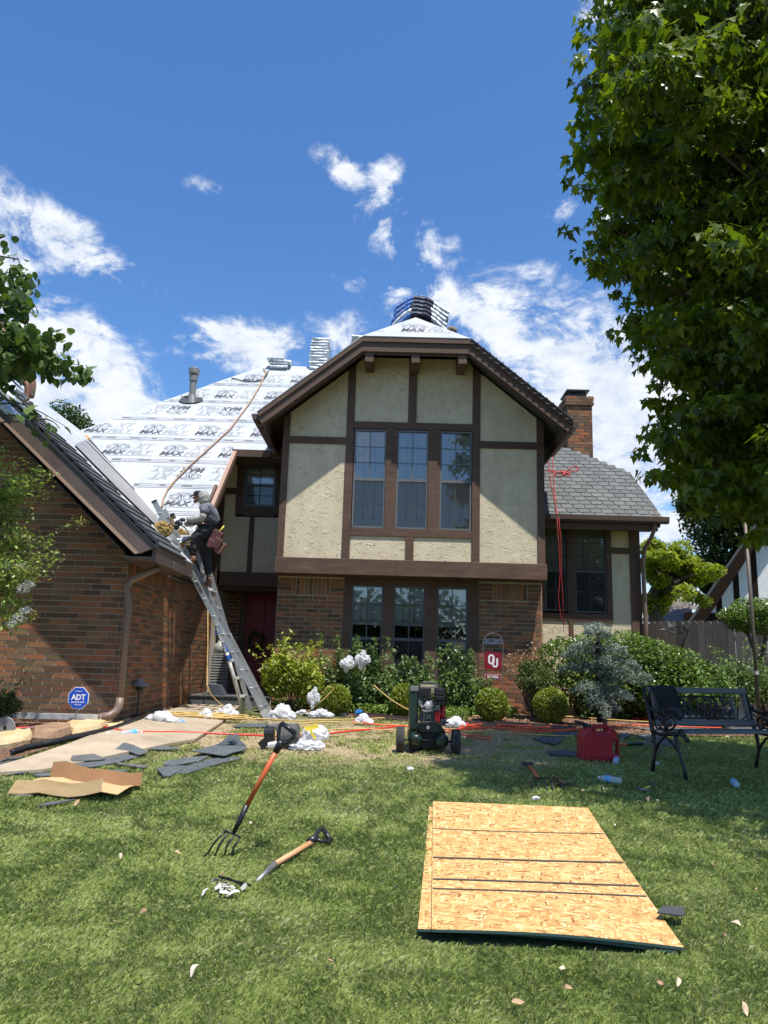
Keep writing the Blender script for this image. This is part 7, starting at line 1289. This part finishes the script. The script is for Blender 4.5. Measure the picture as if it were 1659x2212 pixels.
dd = fz(840, 440)-hc1; dgrip(fz(855, 410, .04), dd, (.8, -.25, -.5), 1.12, fork)
for (a0_, c0_, a1_, c1_) in ((425, 1085, 235, 1290), (455, 1095, 310, 1292), (498, 1118, 392, 1285), (545, 1135, 458, 1270)):
    p, q_ = fz(a0_, c0_), fz(a1_, c1_); q_ = Vector((q_.x, q_.y, q_.z)); b = MB(); b.tube([p, p.lerp(q_, .33)+Vector((-.012, -.01, -.018)), p.lerp(q_, .7)+Vector((.006, 0, -.022)), q_, q_+(q_-p).normalized()*.05], [.0075, .0075, .007, .005, .003], 6); b.build('tine', m_iron, fork, smooth=True)
b = MB(); b.tube([fz(425, 1092), fz(435, 1080), fz(460, 1082), fz(500, 1100), fz(540, 1120), fz(550, 1140)], .0085, 7); b.build('crossbar', m_iron, fork, smooth=True)
P0_, P1_, P2_ = gpt(676, 1828, .03), gpt(593, 1878, .03), gpt(553, 1906, .0); sp2 = empty('short_spade', P1_, 'short spade with pale orange handle and black D-grip lying on the lawn', 'spade'); b = MB(); b.tube([P0_, P1_], .0175, 10); b.build('shaft', m_orw, sp2, smooth=True); b = MB(); b.tube([P1_, P2_], [.021, .014], 10); b.build('socket', m_steel, sp2, smooth=True); dgrip(P0_+Vector((.01, .01, .015)), P0_-P1_+Vector((.12, -.02, .0)), (-.5, .75, .45), 1.15, sp2)
b = MB(); e0_, e1_ = gpt(471, 1905, .03), gpt(541, 1925, .03); b.bar(e0_, e1_, .008, .012); b.bar(e0_+Vector((.06, -.02, 0)), e1_+Vector((-.04, -.02, -.0)), .006, .01); thing('metal_rod', b, m_iron, 'thin black metal rods lying on the grass left of the short spade', 'rod')
t3 = empty('short_fork', gpt(1165, 1700), 'short D-grip cultivator with orange shaft and four black prongs on the shaded grass', 'garden fork'); a_, c_ = gpt(1142, 1662, .04), gpt(1162, 1692, .05); b = MB(); b.tube([a_, c_], .018, 9); b.build('shaft', m_orange, t3, smooth=True); dgrip(a_, a_-c_, (1, .1, 0), 1.0, t3)
for k in range(4): p = c_.lerp(gpt(1172, 1697, .03), .4)+Vector((-.06+k*.05, 0, .0)); b = MB(); b.tube([c_, p+Vector((0, 0, .01)), gpt(1148+k*15, 1704, .045), gpt(1150+k*15, 1708, .0)], .008, 6); b.build('tine', m_iron, t3)
t4 = empty('hand_axe', gpt(1215, 1697), 'small hatchet with brown handle lying right of the cultivator', 'hatchet'); b = MB(); b.tube([gpt(1197, 1686, .03), gpt(1218, 1700, .03)], .015, 8); b.build('handle', m_boot, t4, smooth=True); b = MB(); b.bar(gpt(1208, 1704, .03), gpt(1240, 1700, .03), .04, .02); b.build('head', m_iron, t4)
t5 = empty('claw_hammer', gpt(1400, 1706), 'claw hammer with a yellow and black grip on the shaded grass before the bench', 'hammer'); b = MB(); b.tube([gpt(1390, 1709, .02), gpt(1404, 1704, .02)], .013, 8); b.build('yellow_handle', m_yel, t5); b = MB(); b.tube([gpt(1404, 1704, .022), gpt(1416, 1698, .022)], .016, 8); b.build('grip', m_blk, t5); b = MB(); b.tube([gpt(1376, 1706, .02), gpt(1384, 1711, .02), gpt(1400, 1712, .02), gpt(1408, 1711, .015)], [.008, .012, .012, .006], 7); b.build('head', m_steel, t5)
Pf = [gpt(1328, 1618, .05), gpt(1354, 1617, .05), gpt(1390, 1616, .05)]; t6 = empty('garden_fork', Pf[1], 'garden fork with orange and black shaft lying behind the fuel can towards the bench leg', 'garden fork'); b = MB(); b.tube(Pf[:2], .017, 8); b.build('shaft', m_orange, t6); b = MB(); b.tube([Pf[1], Pf[2]], .02, 8); b.build('ferrule', m_iron, t6)
for k in range(4): b = MB(); s_ = gpt(1393, 1614+k*2, .05+.012*(3-k)); b.tube([Pf[2], s_, gpt(1415, 1616+k*3.5, .05), gpt(1436, 1624+k*5, .02)], .006, 5); b.build('tine', m_steel, t6)
# ---- boards, cardboard, shingles -------------------------------------------------------
def osbmat():
    m = bpy.data.materials.new('strand_board'); m.use_nodes = True; t = m.node_tree; ns = t.nodes; lk = t.links.new; pb = ns['Principled BSDF']; tcn = ns.new('ShaderNodeTexCoord'); prev = None
    n0 = ns.new('ShaderNodeTexNoise'); n0.inputs['Scale'].default_value = 18; n0.inputs['Detail'].default_value = 6; lk(tcn.outputs['Object'], n0.inputs['Vector']); c0 = ramp(ns, [(.3, (.34, .17, .05)), (.7, (.6, .37, .14))]); lk(n0.outputs[0], c0.inputs[0]); prev = c0.outputs[0]
    for i, (ang, L_) in enumerate(((.1, 9), (1.2, 10), (-.5, 8.5), (.55, 10), (2.4, 9), (-.15, 8), (1.75, 10), (.3, 9))):
        mp = ns.new('ShaderNodeMapping'); mp.inputs['Rotation'].default_value = (0, 0, ang); mp.inputs['Location'].default_value = (i*3.7, i*1.3, 0); lk(tcn.outputs['Object'], mp.inputs[0])
        m2 = ns.new('ShaderNodeMapping'); m2.inputs['Scale'].default_value = (L_, L_*4.6, 1); lk(mp.outputs[0], m2.inputs[0]); vo = ns.new('ShaderNodeTexVoronoi'); vo.inputs['Scale'].default_value = 1.0; lk(m2.outputs[0], vo.inputs['Vector'])
        sp = ns.new('ShaderNodeSeparateColor'); lk(vo.outputs['Color'], sp.inputs[0]); cr = ramp(ns, [(.02, (.26, .1, .03)), (.12, (.44, .22, .07)), (.45, (.56, .34, .12)), (.8, (.64, .42, .17)), (.97, (.76, .56, .28))]); lk(sp.outputs[0], cr.inputs[0])
        ds = ns.new('ShaderNodeMath'); ds.operation = 'LESS_THAN'; lk(vo.outputs['Distance'], ds.inputs[0]); ds.inputs[1].default_value = .38; mx2 = ns.new('ShaderNodeMix'); mx2.data_type = 'RGBA'; lk(ds.outputs[0], mx2.inputs[0]); lk(prev, mx2.inputs[6]); lk(cr.outputs[0], mx2.inputs[7]); prev = mx2.outputs[2]
    lk(prev, pb.inputs['Base Color']); pb.inputs['Roughness'].default_value = .6; rgb = ns.new('ShaderNodeRGBToBW'); lk(prev, rgb.inputs[0]); bn = ns.new('ShaderNodeBump'); bn.inputs['Strength'].default_value = .25; bn.inputs['Distance'].default_value = .004; lk(rgb.outputs[0], bn.inputs['Height']); lk(bn.outputs[0], pb.inputs['Normal']); return m
m_osb = osbmat(); m_edge = mat('green_board_edge', (.035, .085, .075), .8, 20)
def board(corners, h, label, notch=None):
    c = [Vector((p[0], p[1], p[2])) for p in corners]; o = empty('strand_board_sheet', sum(c, Vector())/4-Vector((0, 0, 0)), label, 'wood board', 'strand board sheets on the lawn'); o.location.z = min(p.z for p in c); n = 8; vs = []
    for j in range(n+1):
        for i in range(n+1):
            u, v = i/n, j/n; p = c[0].lerp(c[1], u).lerp(c[3].lerp(c[2], u), v); p.z += h+.02*math.sin(PI*u)*v*v-.012*math.sin(PI*v)+(.03*v*v*(1-u)); vs.append(p)
    f = [(j*(n+1)+i, (j+1)*(n+1)+i, (j+1)*(n+1)+i+1, j*(n+1)+i+1) for j in range(n) for i in range(n)]; b = MB(); b.add(vs, f); b.build('top_face', m_osb, o)
    rim = [i for i in range(n+1)]+[j*(n+1)+n for j in range(1, n+1)]+[n*(n+1)+i for i in range(n-1, -1, -1)]+[j*(n+1) for j in range(n-1, 0, -1)]; b = MB(); k = len(rim); b.add([vs[i]-Vector((0, 0, .0006)) for i in rim]+[vs[i]-Vector((0, 0, .013)) for i in rim], [(i, (i+1) % k, (i+1) % k+k, i+k) for i in range(k)]+[tuple(range(2*k-1, k-1, -1))]); b.build('board_edge', m_edge, o); return o, vs
g3 = lambda x, y: gpt(x, y, 0)
board([g3(927, 1746), g3(1262, 1762), g3(1462, 2060), g3(902, 2026)], .012, 'lower strand board sheet, a strip of it showing along the left of the upper one'); ob, ov = board([g3(935, 1739), g3(1270, 1753), g3(1478, 2061), g3(932, 2036)], .03, 'upper strand board sheet with four dark lines lying flat on the lawn')
m_line = mat('dark_chalk', (.06, .05, .045), .9, 60)  # plain dark colour for the thin curved lines across the upper board
def onboard(u, v): 
    c = [ov[0], ov[8], ov[80], ov[72]]; p = c[0].lerp(c[1], u).lerp(c[3].lerp(c[2], u), v); i_, j_ = min(7, int(u*8)), min(7, int(v*8)); fu, fv = u*8-i_, v*8-j_; a00, a10, a01, a11 = ov[j_*9+i_], ov[j_*9+i_+1], ov[(j_+1)*9+i_], ov[(j_+1)*9+i_+1]; return a00.lerp(a10, fu).lerp(a01.lerp(a11, fu), fv)+Vector((0, 0, .004))
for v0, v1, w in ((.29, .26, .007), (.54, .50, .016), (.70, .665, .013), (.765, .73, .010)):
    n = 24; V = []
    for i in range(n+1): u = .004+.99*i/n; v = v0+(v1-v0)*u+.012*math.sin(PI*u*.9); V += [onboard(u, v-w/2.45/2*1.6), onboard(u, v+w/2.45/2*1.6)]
    b = MB(); b.add(V, [(2*i, 2*i+1, 2*i+3, 2*i+2) for i in range(n)]); b.build('chalk_line', m_line, ob)  # thin dark curved line across the upper board, in the plain dark colour
b = MB(); cc4 = [gpt(x, y, .05+.01) for x, y in ((1420, 2000), (1434, 1985), (1480, 1989), (1480, 2004), (1474, 2007))]; b.prism(cc4, (0, 0, .008)); thing('shingle_scrap', b, m_shdk, 'black scrap of shingle resting on the right edge of the strand board', 'shingle scrap')
m_card = mat('cardboard', [(0, (.42, .26, .11)), (.5, (.55, .37, .18)), (1, (.62, .44, .24))], .8, 3, .25, 90, stretch=(1, 8, 8)); m_card2 = mat('brown_cardboard', (.3, .16, .07), .8, 3, .2, 60)
cbx = empty('cardboard_box', gpt(150, 1720), 'flattened brown cardboard box with raised flaps lying on the lawn at left', 'cardboard box')
def sheet3(grid, name, m, par, th=.004):
    ny, nx = len(grid), len(grid[0]); b = MB(); V = [Vector(p) for r_ in grid for p in r_]; b.add(V+[p-Vector((0, 0, th)) for p in V], [(j*nx+i, j*nx+i+1, (j+1)*nx+i+1, (j+1)*nx+i) for j in range(ny-1) for i in range(nx-1)]+[(ny*nx+j*nx+i, ny*nx+(j+1)*nx+i, ny*nx+(j+1)*nx+i+1, ny*nx+j*nx+i+1) for j in range(ny-1) for i in range(nx-1)]+[(0, nx*ny, nx*ny+nx-1, nx-1)][:0]); return b.build(name, m, par)
def lerp2(a, b_, n): return [Vector(a).lerp(Vector(b_), i/(n-1)) for i in range(n)]
bk0, bk1 = gpt(107, 1684, .02), gpt(303, 1706, .02); fr0, fr1 = gpt(18, 1717, .02), gpt(252, 1733, .03)
rows_ = []; 
for j, t in enumerate(np.linspace(0, 1, 5)): rows_.append([p+Vector((0, 0, .02*math.sin(t*PI)+.012*math.sin(i*1.9+j)+.04*t*(i > 5))) for i, p in enumerate(lerp2(bk0.lerp(fr0, t), bk1.lerp(fr1, t), 8))])
sheet3(rows_, 'base_panel', m_card, cbx); r0 = rows_[0]; sheet3([[p+Vector((-.0, .04, .125+.012*math.sin(i*1.2)-.004*i)) for i, p in enumerate(r0)], r0], 'back_flap', m_card2, cbx); r1 = rows_[-1]; sheet3([[p+Vector((.05*(1-i/7), .0-.01*i/7, .105)) for i, p in enumerate(r1[:7])], [p+Vector((0, -.02, .005)) for p in r1[:7]]], 'front_flap', m_card, cbx)
sg_ = 'torn shingle pieces scattered on the lawn'; zs = lambda a, c: (a/2.778, 1493+c/2.778)
def shpiece(px, label, h=.02, conv=zs, lift=None, m=None, name='shingle_piece'):
    P_ = [gpt(*conv(a, c), h) for a, c in px]
    if lift:
        for i, z in lift.items(): P_[i].z += z
    b = MB(); c_ = sum(P_, Vector())/len(P_); b.add(P_+[c_+Vector((0, 0, .006))]+[p-Vector((0, 0, .008)) for p in P_], [(i, (i+1) % len(P_), len(P_)) for i in range(len(P_))]+[(i, i+len(P_)+1, (i+1) % len(P_)+len(P_)+1, (i+1) % len(P_)) for i in range(len(P_))]); return thing(name, b, m or m_shlawn, label, 'shingle piece', sg_)
for i, (px, lab, kw) in enumerate([
 ([(60, 512), (190, 478), (350, 432), (430, 432), (380, 450), (210, 492)], 'long narrow shingle strip pointing to the left end of the scattered pile', {}), ([(420, 436), (430, 412), (560, 400), (632, 430), (600, 436), (440, 446)], 'dark grey shingle lying on top in the middle of the left pile', dict(h=.04)),
 ([(556, 402), (610, 385), (700, 362), (762, 378), (690, 398), (640, 410)], 'blue-grey shingle with cut tabs in the left pile', {}), ([(690, 368), (740, 345), (800, 342), (840, 362), (888, 386), (830, 404), (766, 378)], 'bent grey shingle at the right end of the left pile', dict(h=.035, lift={1: .03})),
 ([(830, 347), (960, 342), (1068, 346), (1066, 358), (960, 360), (840, 356)], 'single flat shingle strip nearest the path right of the pile', {}), ([(650, 412), (760, 390), (830, 405), (700, 438), (560, 466), (440, 474), (410, 455)], 'brownish underside of a shingle in the left pile', {}), ([(300, 455), (420, 440), (440, 474), (330, 480), (270, 476)], 'grey shingle just behind the cardboard back flap', {}),
 ([(690, 436), (780, 446), (892, 460), (862, 472), (790, 462), (700, 448)], 'narrow grey shingle strip below the left pile', {}), ([(195, 510), (292, 500), (300, 520), (215, 522)], 'small grey shingle left of the cardboard box', {}), ([(530, 482), (620, 484), (772, 484), (740, 500), (640, 502)], 'thin shingle strip peeking out behind the cardboard', {}),
 ([(975, 452), (1000, 432), (1100, 412), (1255, 398), (1210, 425), (1130, 442), (1030, 458)], 'blue-grey tabbed shingle in the middle of the right pile', {}), ([(935, 474), (1030, 458), (1110, 460), (1100, 480), (1056, 500), (1022, 522), (980, 522)], 'ragged shingle corner nearest the camera in the right pile', {}), ([(1110, 458), (1260, 412), (1446, 398), (1440, 412), (1260, 455), (1120, 500), (1058, 500)], 'long brownish shingle under the right pile', dict(h=.012)),
 ([(1150, 386), (1235, 362), (1300, 345), (1400, 350), (1482, 358), (1466, 376), (1400, 392), (1345, 414), (1240, 398)], 'large dark shingle on top of the right pile', dict(h=.045)), ([(1395, 214), (1490, 202), (1612, 200), (1592, 222), (1500, 222), (1420, 221)], 'flat shingle lying behind the right pile near the ladder', {}), ([(1600, 206), (1720, 200), (1800, 206), (1780, 222), (1620, 224)], 'flat shingle half hidden behind the black tool and bucket', {})]): shpiece(px, lab, **kw)
b = MB(); A_, B_, C_, D_ = gpt(*zs(1290, 352), .05), gpt(*zs(1478, 356), .05), gpt(*zs(1392, 350), .05), gpt(*zs(1400, 300), .05); V = []
tpk = Vector(PY(*zs(1402, 252), C_.y+.02))
for j in range(5):
    t = j/4; L_ = A_.lerp(tpk+Vector((-.04, 0, 0)), t**.8); R__ = B_.lerp(tpk+Vector((.04, .02, 0)), t**.6); M_ = C_.lerp(tpk+Vector((0, -.03, -.02)), t); V.append([L_+Vector((0, 0, -.02*math.sin(t*PI))), L_.lerp(M_, .5)+Vector((0, -.01, .0)), M_+Vector((0, -.035*math.sin(t*PI), 0)), M_.lerp(R__, .5), R__+Vector((0, 0, -.03*math.sin(t*PI)))])
o = sheet3(V, 'curled_shingle', m_shlawn, None, .006); tag(o, 'shingle curled up into a dark peak on top of the right pile', 'shingle piece', sg_)
idn = lambda a, c: (a, c)
for px, lab in (([(1152, 1597), (1180, 1593), (1222, 1594), (1212, 1604), (1198, 1611), (1170, 1604)], 'pointed blue-grey shingle on the shaded grass left of the fuel can'), ([(1193, 1586), (1225, 1583), (1262, 1586), (1258, 1592), (1210, 1590)], 'dark strip of shingle just behind the fuel can'), ([(1180, 1626), (1220, 1624), (1254, 1628), (1250, 1636), (1215, 1634), (1186, 1631)], 'tabbed shingle on the grass left of the base of the fuel can'), ([(1338, 1587), (1356, 1585), (1362, 1592), (1345, 1597), (1334, 1592)], 'small blue-grey shingle right of the fuel can top'), ([(1368, 1592), (1400, 1588), (1440, 1596), (1468, 1612), (1450, 1618), (1410, 1604)], 'long grey shingle strip behind the near bench leg'), ([(1380, 1576), (1440, 1573), (1520, 1576), (1500, 1583), (1420, 1584)], 'grey shingle lying under the bench back'), ([(1560, 1572), (1610, 1570), (1659, 1576), (1659, 1584), (1600, 1582)], 'grey shingle behind the bench arm at the right edge')): shpiece(px, lab, conv=idn)
z7i = lambda a, c: z7(a, c)
for px, lab in (([(0, 1195), (60, 1170), (205, 1160), (190, 1172), (60, 1185), (0, 1205)], 'narrow dark shingle strip on the concrete path at the left edge'), ([(-20, 1215), (150, 1190), (300, 1180), (420, 1185), (330, 1205), (100, 1225), (-20, 1240)], 'long dark shingle lying across the concrete path at the left edge'), ([(120, 1500), (200, 1500), (290, 1510), (270, 1520), (150, 1512)], 'slip of shingle under the front flap of the cardboard'), ([(330, 1605), (420, 1580), (560, 1560), (680, 1545), (560, 1572), (440, 1595)], 'thin pale strip in the grass in front of the cardboard')): shpiece(px, lab, conv=z7i, m=m_shdk if 'dark' in lab else m_shlawn)
# ---- bench --------------------------------------------------------------------------------
Bf = gpt(1410, 1668); ub = Vector((1.24, .42, 0)).normalized(); fb__ = Vector((ub.y, -ub.x, 0)); LB = 1.32; bench = empty('garden_bench', Bf, 'black cast iron and grey slat garden bench in the maple shade', 'bench'); m_slat = mat('grey_painted_wood', [(0, (.10, .105, .105)), (1, (.16, .165, .165))], .45, 3, .2, 40, stretch=(.4, .4, 4))
zb0 = Bf.z-.0; Wb = lambda x, f_, z: Vector((Bf.x, Bf.y, 0))+ub*x+fb__*f_+Vector((0, 0, zb0+z))
def endframe(x):
    b = MB(); T_ = lambda pts, r_: b.tube([Wb(x, f_, z) for f_, z in pts], r_, 7)
    T_([(.0, 0), (.02, .1), (.06, .22), (.045, .33), (.02, .42), (-.03, .6), (-.10, .84)], [.022, .019, .018, .02, .024, .02, .018]); T_([(.50, 0), (.47, .12), (.41, .25), (.38, .36), (.36, .42)], [.02, .017, .017, .022, .024]); T_([(.02, .40), (.15, .385), (.3, .40), (.42, .415), (.5, .40), (.55, .36)], [.022, .02, .02, .024, .022, .024]); T_([(.06, .22), (.15, .33), (.22, .37), (.30, .33), (.40, .25)], .013)
    T_([(-.06, .68), (.02, .62), (.15, .60), (.3, .64), (.42, .64), (.46, .6), (.45, .55), (.41, .56)], [.016, .016, .018, .02, .02, .018, .014, .01]); T_([(.40, .42), (.46, .46), (.5, .44)], .012)
    T_([(.24+.14*math.cos(a_), .52+.085*math.sin(a_)) for a_ in np.linspace(-2.6, 2.2, 14)], .011); T_([(.12+.06*math.cos(a_), .5+.06*math.sin(a_)) for a_ in np.linspace(0, 5.2, 12)], .010); T_([(.24, .42), (.2, .5), (.26, .56), (.2, .62)], .012)
    b.build('end_frame', m_iron, bench, smooth=True)
    b = MB()
    for (f_, z, s_) in ((.2, .52, .035), (.26, .56, .03), (.15, .55, .028), (.24, .47, .03), (.3, .5, .026), (.22, .6, .026)): b.ball(Wb(x, f_, z), s_, 7, 5, (.9, .5, 1.1))
    b.build('cast_leaves', m_iron, bench)
endframe(0); endframe(LB)
def slat(x0, f0, z0, x1, f1, z1, w, t, up, name='slat'): b = MB(); b.bar(Wb(x0, f0, z0), Wb(x1, f1, z1), t, w, up=up); return b.build(name, m_slat, bench, bevel=.003)
bn = (fb__*-.28+Vector((0, 0, 1))).normalized(); bs = lambda z: .015-(z-.44)*.26
slat(.02, bs(.82)+.02, .82, LB-.02, bs(.82)+.02, .82, .06, .022, bn); slat(.02, bs(.49)+.02, .49, LB-.02, bs(.49)+.02, .49, .06, .022, bn)
for x in (.07, LB-.07, LB-.24, .24): slat(x, bs(.52)+.02, .52, x, bs(.79)+.02, .79, .022, .055, ub, 'stile') if x in (.07, LB-.07) else slat(x, bs(.53)+.015, .53, x, bs(.76)+.015, .76, .018, .04, ub, 'stile')
for f_, z in ((.1, .425), (.2, .42), (.3, .425), (.4, .435), (.48, .43)): slat(.0, f_, z, LB, f_, z, .018, .08, (0, 0, 1), 'seat_slat')
b = MB(); x0, x1 = .27, LB-.27
for z in (.535, .755): b.tube([Wb(x0, bs(z)+.02, z), Wb(x1, bs(z)+.02, z)], .01, 6)
for k in range(9):
    xc = x0+(x1-x0)*(k+.5)/9
    for s_ in (-1, 1): b.tube([Wb(xc+s_*(.005+.035*math.sin(t*2.6)), bs(z)+.02, z) for t, z in [(i/8, .54+.21*i/8) for i in range(9)]], .006, 5); b.tube([Wb(xc+s_*(.02+.02*math.cos(a_)), bs(.6)+.02, .6+.025*math.sin(a_)) for a_ in np.linspace(0, 4.5, 9)], .005, 5)
b.build('scroll_panel', m_iron, bench); b = MB()
for k in range(60): xx_, z = random.uniform(x0, x1), random.uniform(.56, .74); b.ball(Wb(xx_, bs(z)+.015, z), random.uniform(.012, .02), 6, 4, (1, .5, 1.2))
b.build('cast_leaves', m_iron, bench)
b = MB(); nx_, V = 9, []
for j, (f_, z) in enumerate(((bs(.60)-.02, .52), (bs(.7)-.035, .68), (bs(.82)-.02, .83), (bs(.85)+.02, .865), (bs(.82)+.05, .83), (bs(.7)+.05, .7), (bs(.52)+.05, .53))):
    for i in range(nx_): u = i/(nx_-1); V.append(Wb(.05+.27*u+.01*j*(u > .5), f_+.012*math.sin(u*19+j*.3), z+.006*math.sin(i*2.1)))
b.add(V, [(j*nx_+i, j*nx_+i+1, (j+1)*nx_+i+1, (j+1)*nx_+i) for j in range(6) for i in range(nx_-1)]); thing('towel', b, mat('black_cloth', (.014, .015, .018), .95, 20, .5, 60), 'black cloth hanging over the left end of the bench back', 'towel', smooth=True)
# ---- litter ----------------------------------------------------------------------------------
m_dry = mat('dry_leaf', [(0, (.25, .13, .07)), (.5, (.45, .3, .18)), (1, (.68, .6, .5))], .8, 5, rand=.8)
def dryleaf(x, y, s_, lab):
    P_ = gpt(x, y, .035); M_ = Matrix.Translation(P_)@Euler((random.uniform(-.7, .7), random.uniform(-.7, .7), random.uniform(0, 6))).to_matrix().to_4x4(); b = MB(); n = 5; V = []
    for i in range(n+1):
        u = i/n; w = .5*math.sin(PI*min(1, u*.9+.08))
        for q_ in (-1, 0, 1): V.append(Vector((q_*w*.55, u-.5, .35*abs(q_)*w+.18*math.sin(u*4+x))) *s_)
    b.add(V, [(3*i+j, 3*i+j+1, 3*i+j+4, 3*i+j+3) for i in range(n) for j in range(2)]); b.xf(M_); return thing('dry_leaf', b, m_dry, lab, 'dry leaf', 'dry curled leaves scattered on the lawn', smooth=True)
LS = [(165, 1745), (258, 1862), (382, 1855), (575, 1690), (420, 2115), (242, 2005), (308, 1985), (712, 2092), (298, 2145), (350, 1795), (540, 1790), (480, 1900), (1225, 2157), (1428, 2143), (1465, 2140), (1590, 2010), (1486, 1840), (1640, 1865), (1634, 1935), (1320, 1750), (1135, 1722), (1160, 1733), (1400, 1735), (1385, 1752), (1510, 1665), (1290, 1655), (1480, 1700), (1545, 1880), (1565, 2040), (1610, 2200), (1180, 1725), (870, 1612), (905, 1640), (990, 1655), (1060, 1640), (1300, 1716), (1260, 1716), (830, 1620), (840, 1668), (790, 1640), (1215, 2110), (1120, 2185)]
sd_ = ['large curled', 'small pale', 'brown crumpled', 'thin tan', 'twisted']
LM = [('the cardboard box', 155, 1700), ('the standing digging fork', 470, 1840), ('the short spade', 630, 1860), ('the pile of shreds', 475, 1930), ('the near left corner of the board', 925, 2040), ('the near right corner of the board', 1478, 2063), ('the far edge of the board', 1100, 1742), ('the black shingle scrap', 1450, 1995), ('the claw hammer', 1398, 1708), ('the near bench legs', 1450, 1690), ('the four-pronged cultivator', 1165, 1695), ('the air compressor', 925, 1625), ('the blue-labelled water bottle', 1318, 1690), ('the bottom left corner of the lawn', 100, 2200), ('the bottom right corner of the lawn', 1640, 2200)]
seen_ = {}
def leaf_label(x, y):
    nm, lx, ly = min(LM, key=lambda q: (q[1]-x)**2+((q[2]-y)*1.6)**2); dx, dy = x-lx, (y-ly)*1.6; side = ('right of' if dx > 0 else 'left of') if abs(dx) > abs(dy) else ('in front of' if dy > 0 else 'behind'); k = (nm, side); seen_[k] = seen_.get(k, 0)+1
    return 'dry curled leaf %s %s%s' % (side, nm, ['', ', the second one', ', the third one', ', the fourth one', ', the fifth one', ', the sixth one', ', the seventh one'][min(6, seen_[k]-1)].replace('the ', '').replace(' one', ''))
for i, (x, y) in enumerate(LS):
    o = dryleaf(x, y, random.uniform(.03, .06)*(1 if y > 1700 else .9), '')
    o['label'] = leaf_label(x, y)
for k in range(26):
    x, y = 478+random.gauss(0, 16), 1928+random.gauss(0, 9); P_ = gpt(x, y, .03); b = MB(); e_ = Euler((random.uniform(-.9, .9), random.uniform(-.9, .9), random.uniform(0, 6))).to_matrix(); l_, w_ = random.uniform(.012, .035), random.uniform(.006, .014); b.add([P_+e_@Vector(q) for q in ((-l_, -w_, 0), (0, -w_*1.2, .008), (l_, -w_*.4, 0), (l_*.8, w_, .004), (0, w_, .012), (-l_, w_*.5, .003))], [(0, 1, 4, 5), (1, 2, 3, 4)]); thing('paper_scrap', b, mat('pale_scrap', [(0, (.3, .28, .22)), (1, (.75, .75, .74))], .7, 4, rand=.9), 'one of the pale paper shreds in the small pile left of the short spade', 'paper scrap', 'pile of pale shreds on the lawn')
for (x, y, lab) in ((886, 1667, 'white crumpled scrap on the lawn in front of the compressor'), (1157, 1732, 'small round white scrap beside the top edge of the strand board'), (1417, 1655, 'white twist of paper beside the near bench foot')): P_ = gpt(x, y, .02); thing('white_scrap', lump(P_, (.035, .02, .018), x, 10, 7, amp=.35), m_white, lab, 'scrap')
m_grit = mat('shingle_grit', [(0, (.05, .05, .05)), (.6, (.16, .16, .16)), (.8, (.4, .34, .25)), (1, (.7, .68, .62))], .9, 3, rand=.95)
gx, gy_ = rng.uniform(-3.6, 4.5, 1500), 4+8*rng.uniform(size=1500)**.55; GP = np.column_stack([gx, gy_, gz(gx, gy_)+.022]); tag(leaves('lawn_debris', GP, rng.uniform(.008, .03, 1500)*(.6+gy_/14), [(0, -.5, 0), (.3, 0, .1), (0, .5, 0), (-.25, 0, .05)], [(0, 1, 2, 3)], m_grit, None, tilt=.6), kind='stuff', label='shingle crumbs, straw bits and leaf crumbs strewn over the lawn')
# fascia pieces lying behind the worker, insulation on the eave
m_batt = mat('yellow_insulation', [(0, (.2, .12, .03)), (1, (.5, .36, .12))], .9, 18, 1, 40, bdist=.03)
b = lump(q8(380, 1060, 11.2), (.14, .14, .12), 61, 24, 14, amp=.25, flat=False); thing('insulation_piece', b, m_batt, 'yellow-brown lump of torn sheathing beside the ladder top on the eave', 'debris'); b = MB(); b.bar(q8(620, 1110, 12.3), q8(830, 1260, 12.3), .2, .18); b.bar(q8(610, 1090, 12.25), q8(830, 1225, 12.25), .1, .03); thing('broken_fascia', b, m_batt, 'splintered yellow-brown board end at the worker\'s knees', 'debris', bevel=.02)
b = MB(); c = q8(800, 1140, 12.5); b.lathe([(.12, -.02), (.12, .14), (.1, .16), (0, .16)], c, 18); thing('metal_pan', b, m_grey, 'round grey metal vent cap on the roof behind the worker\'s knee', 'vent cap')
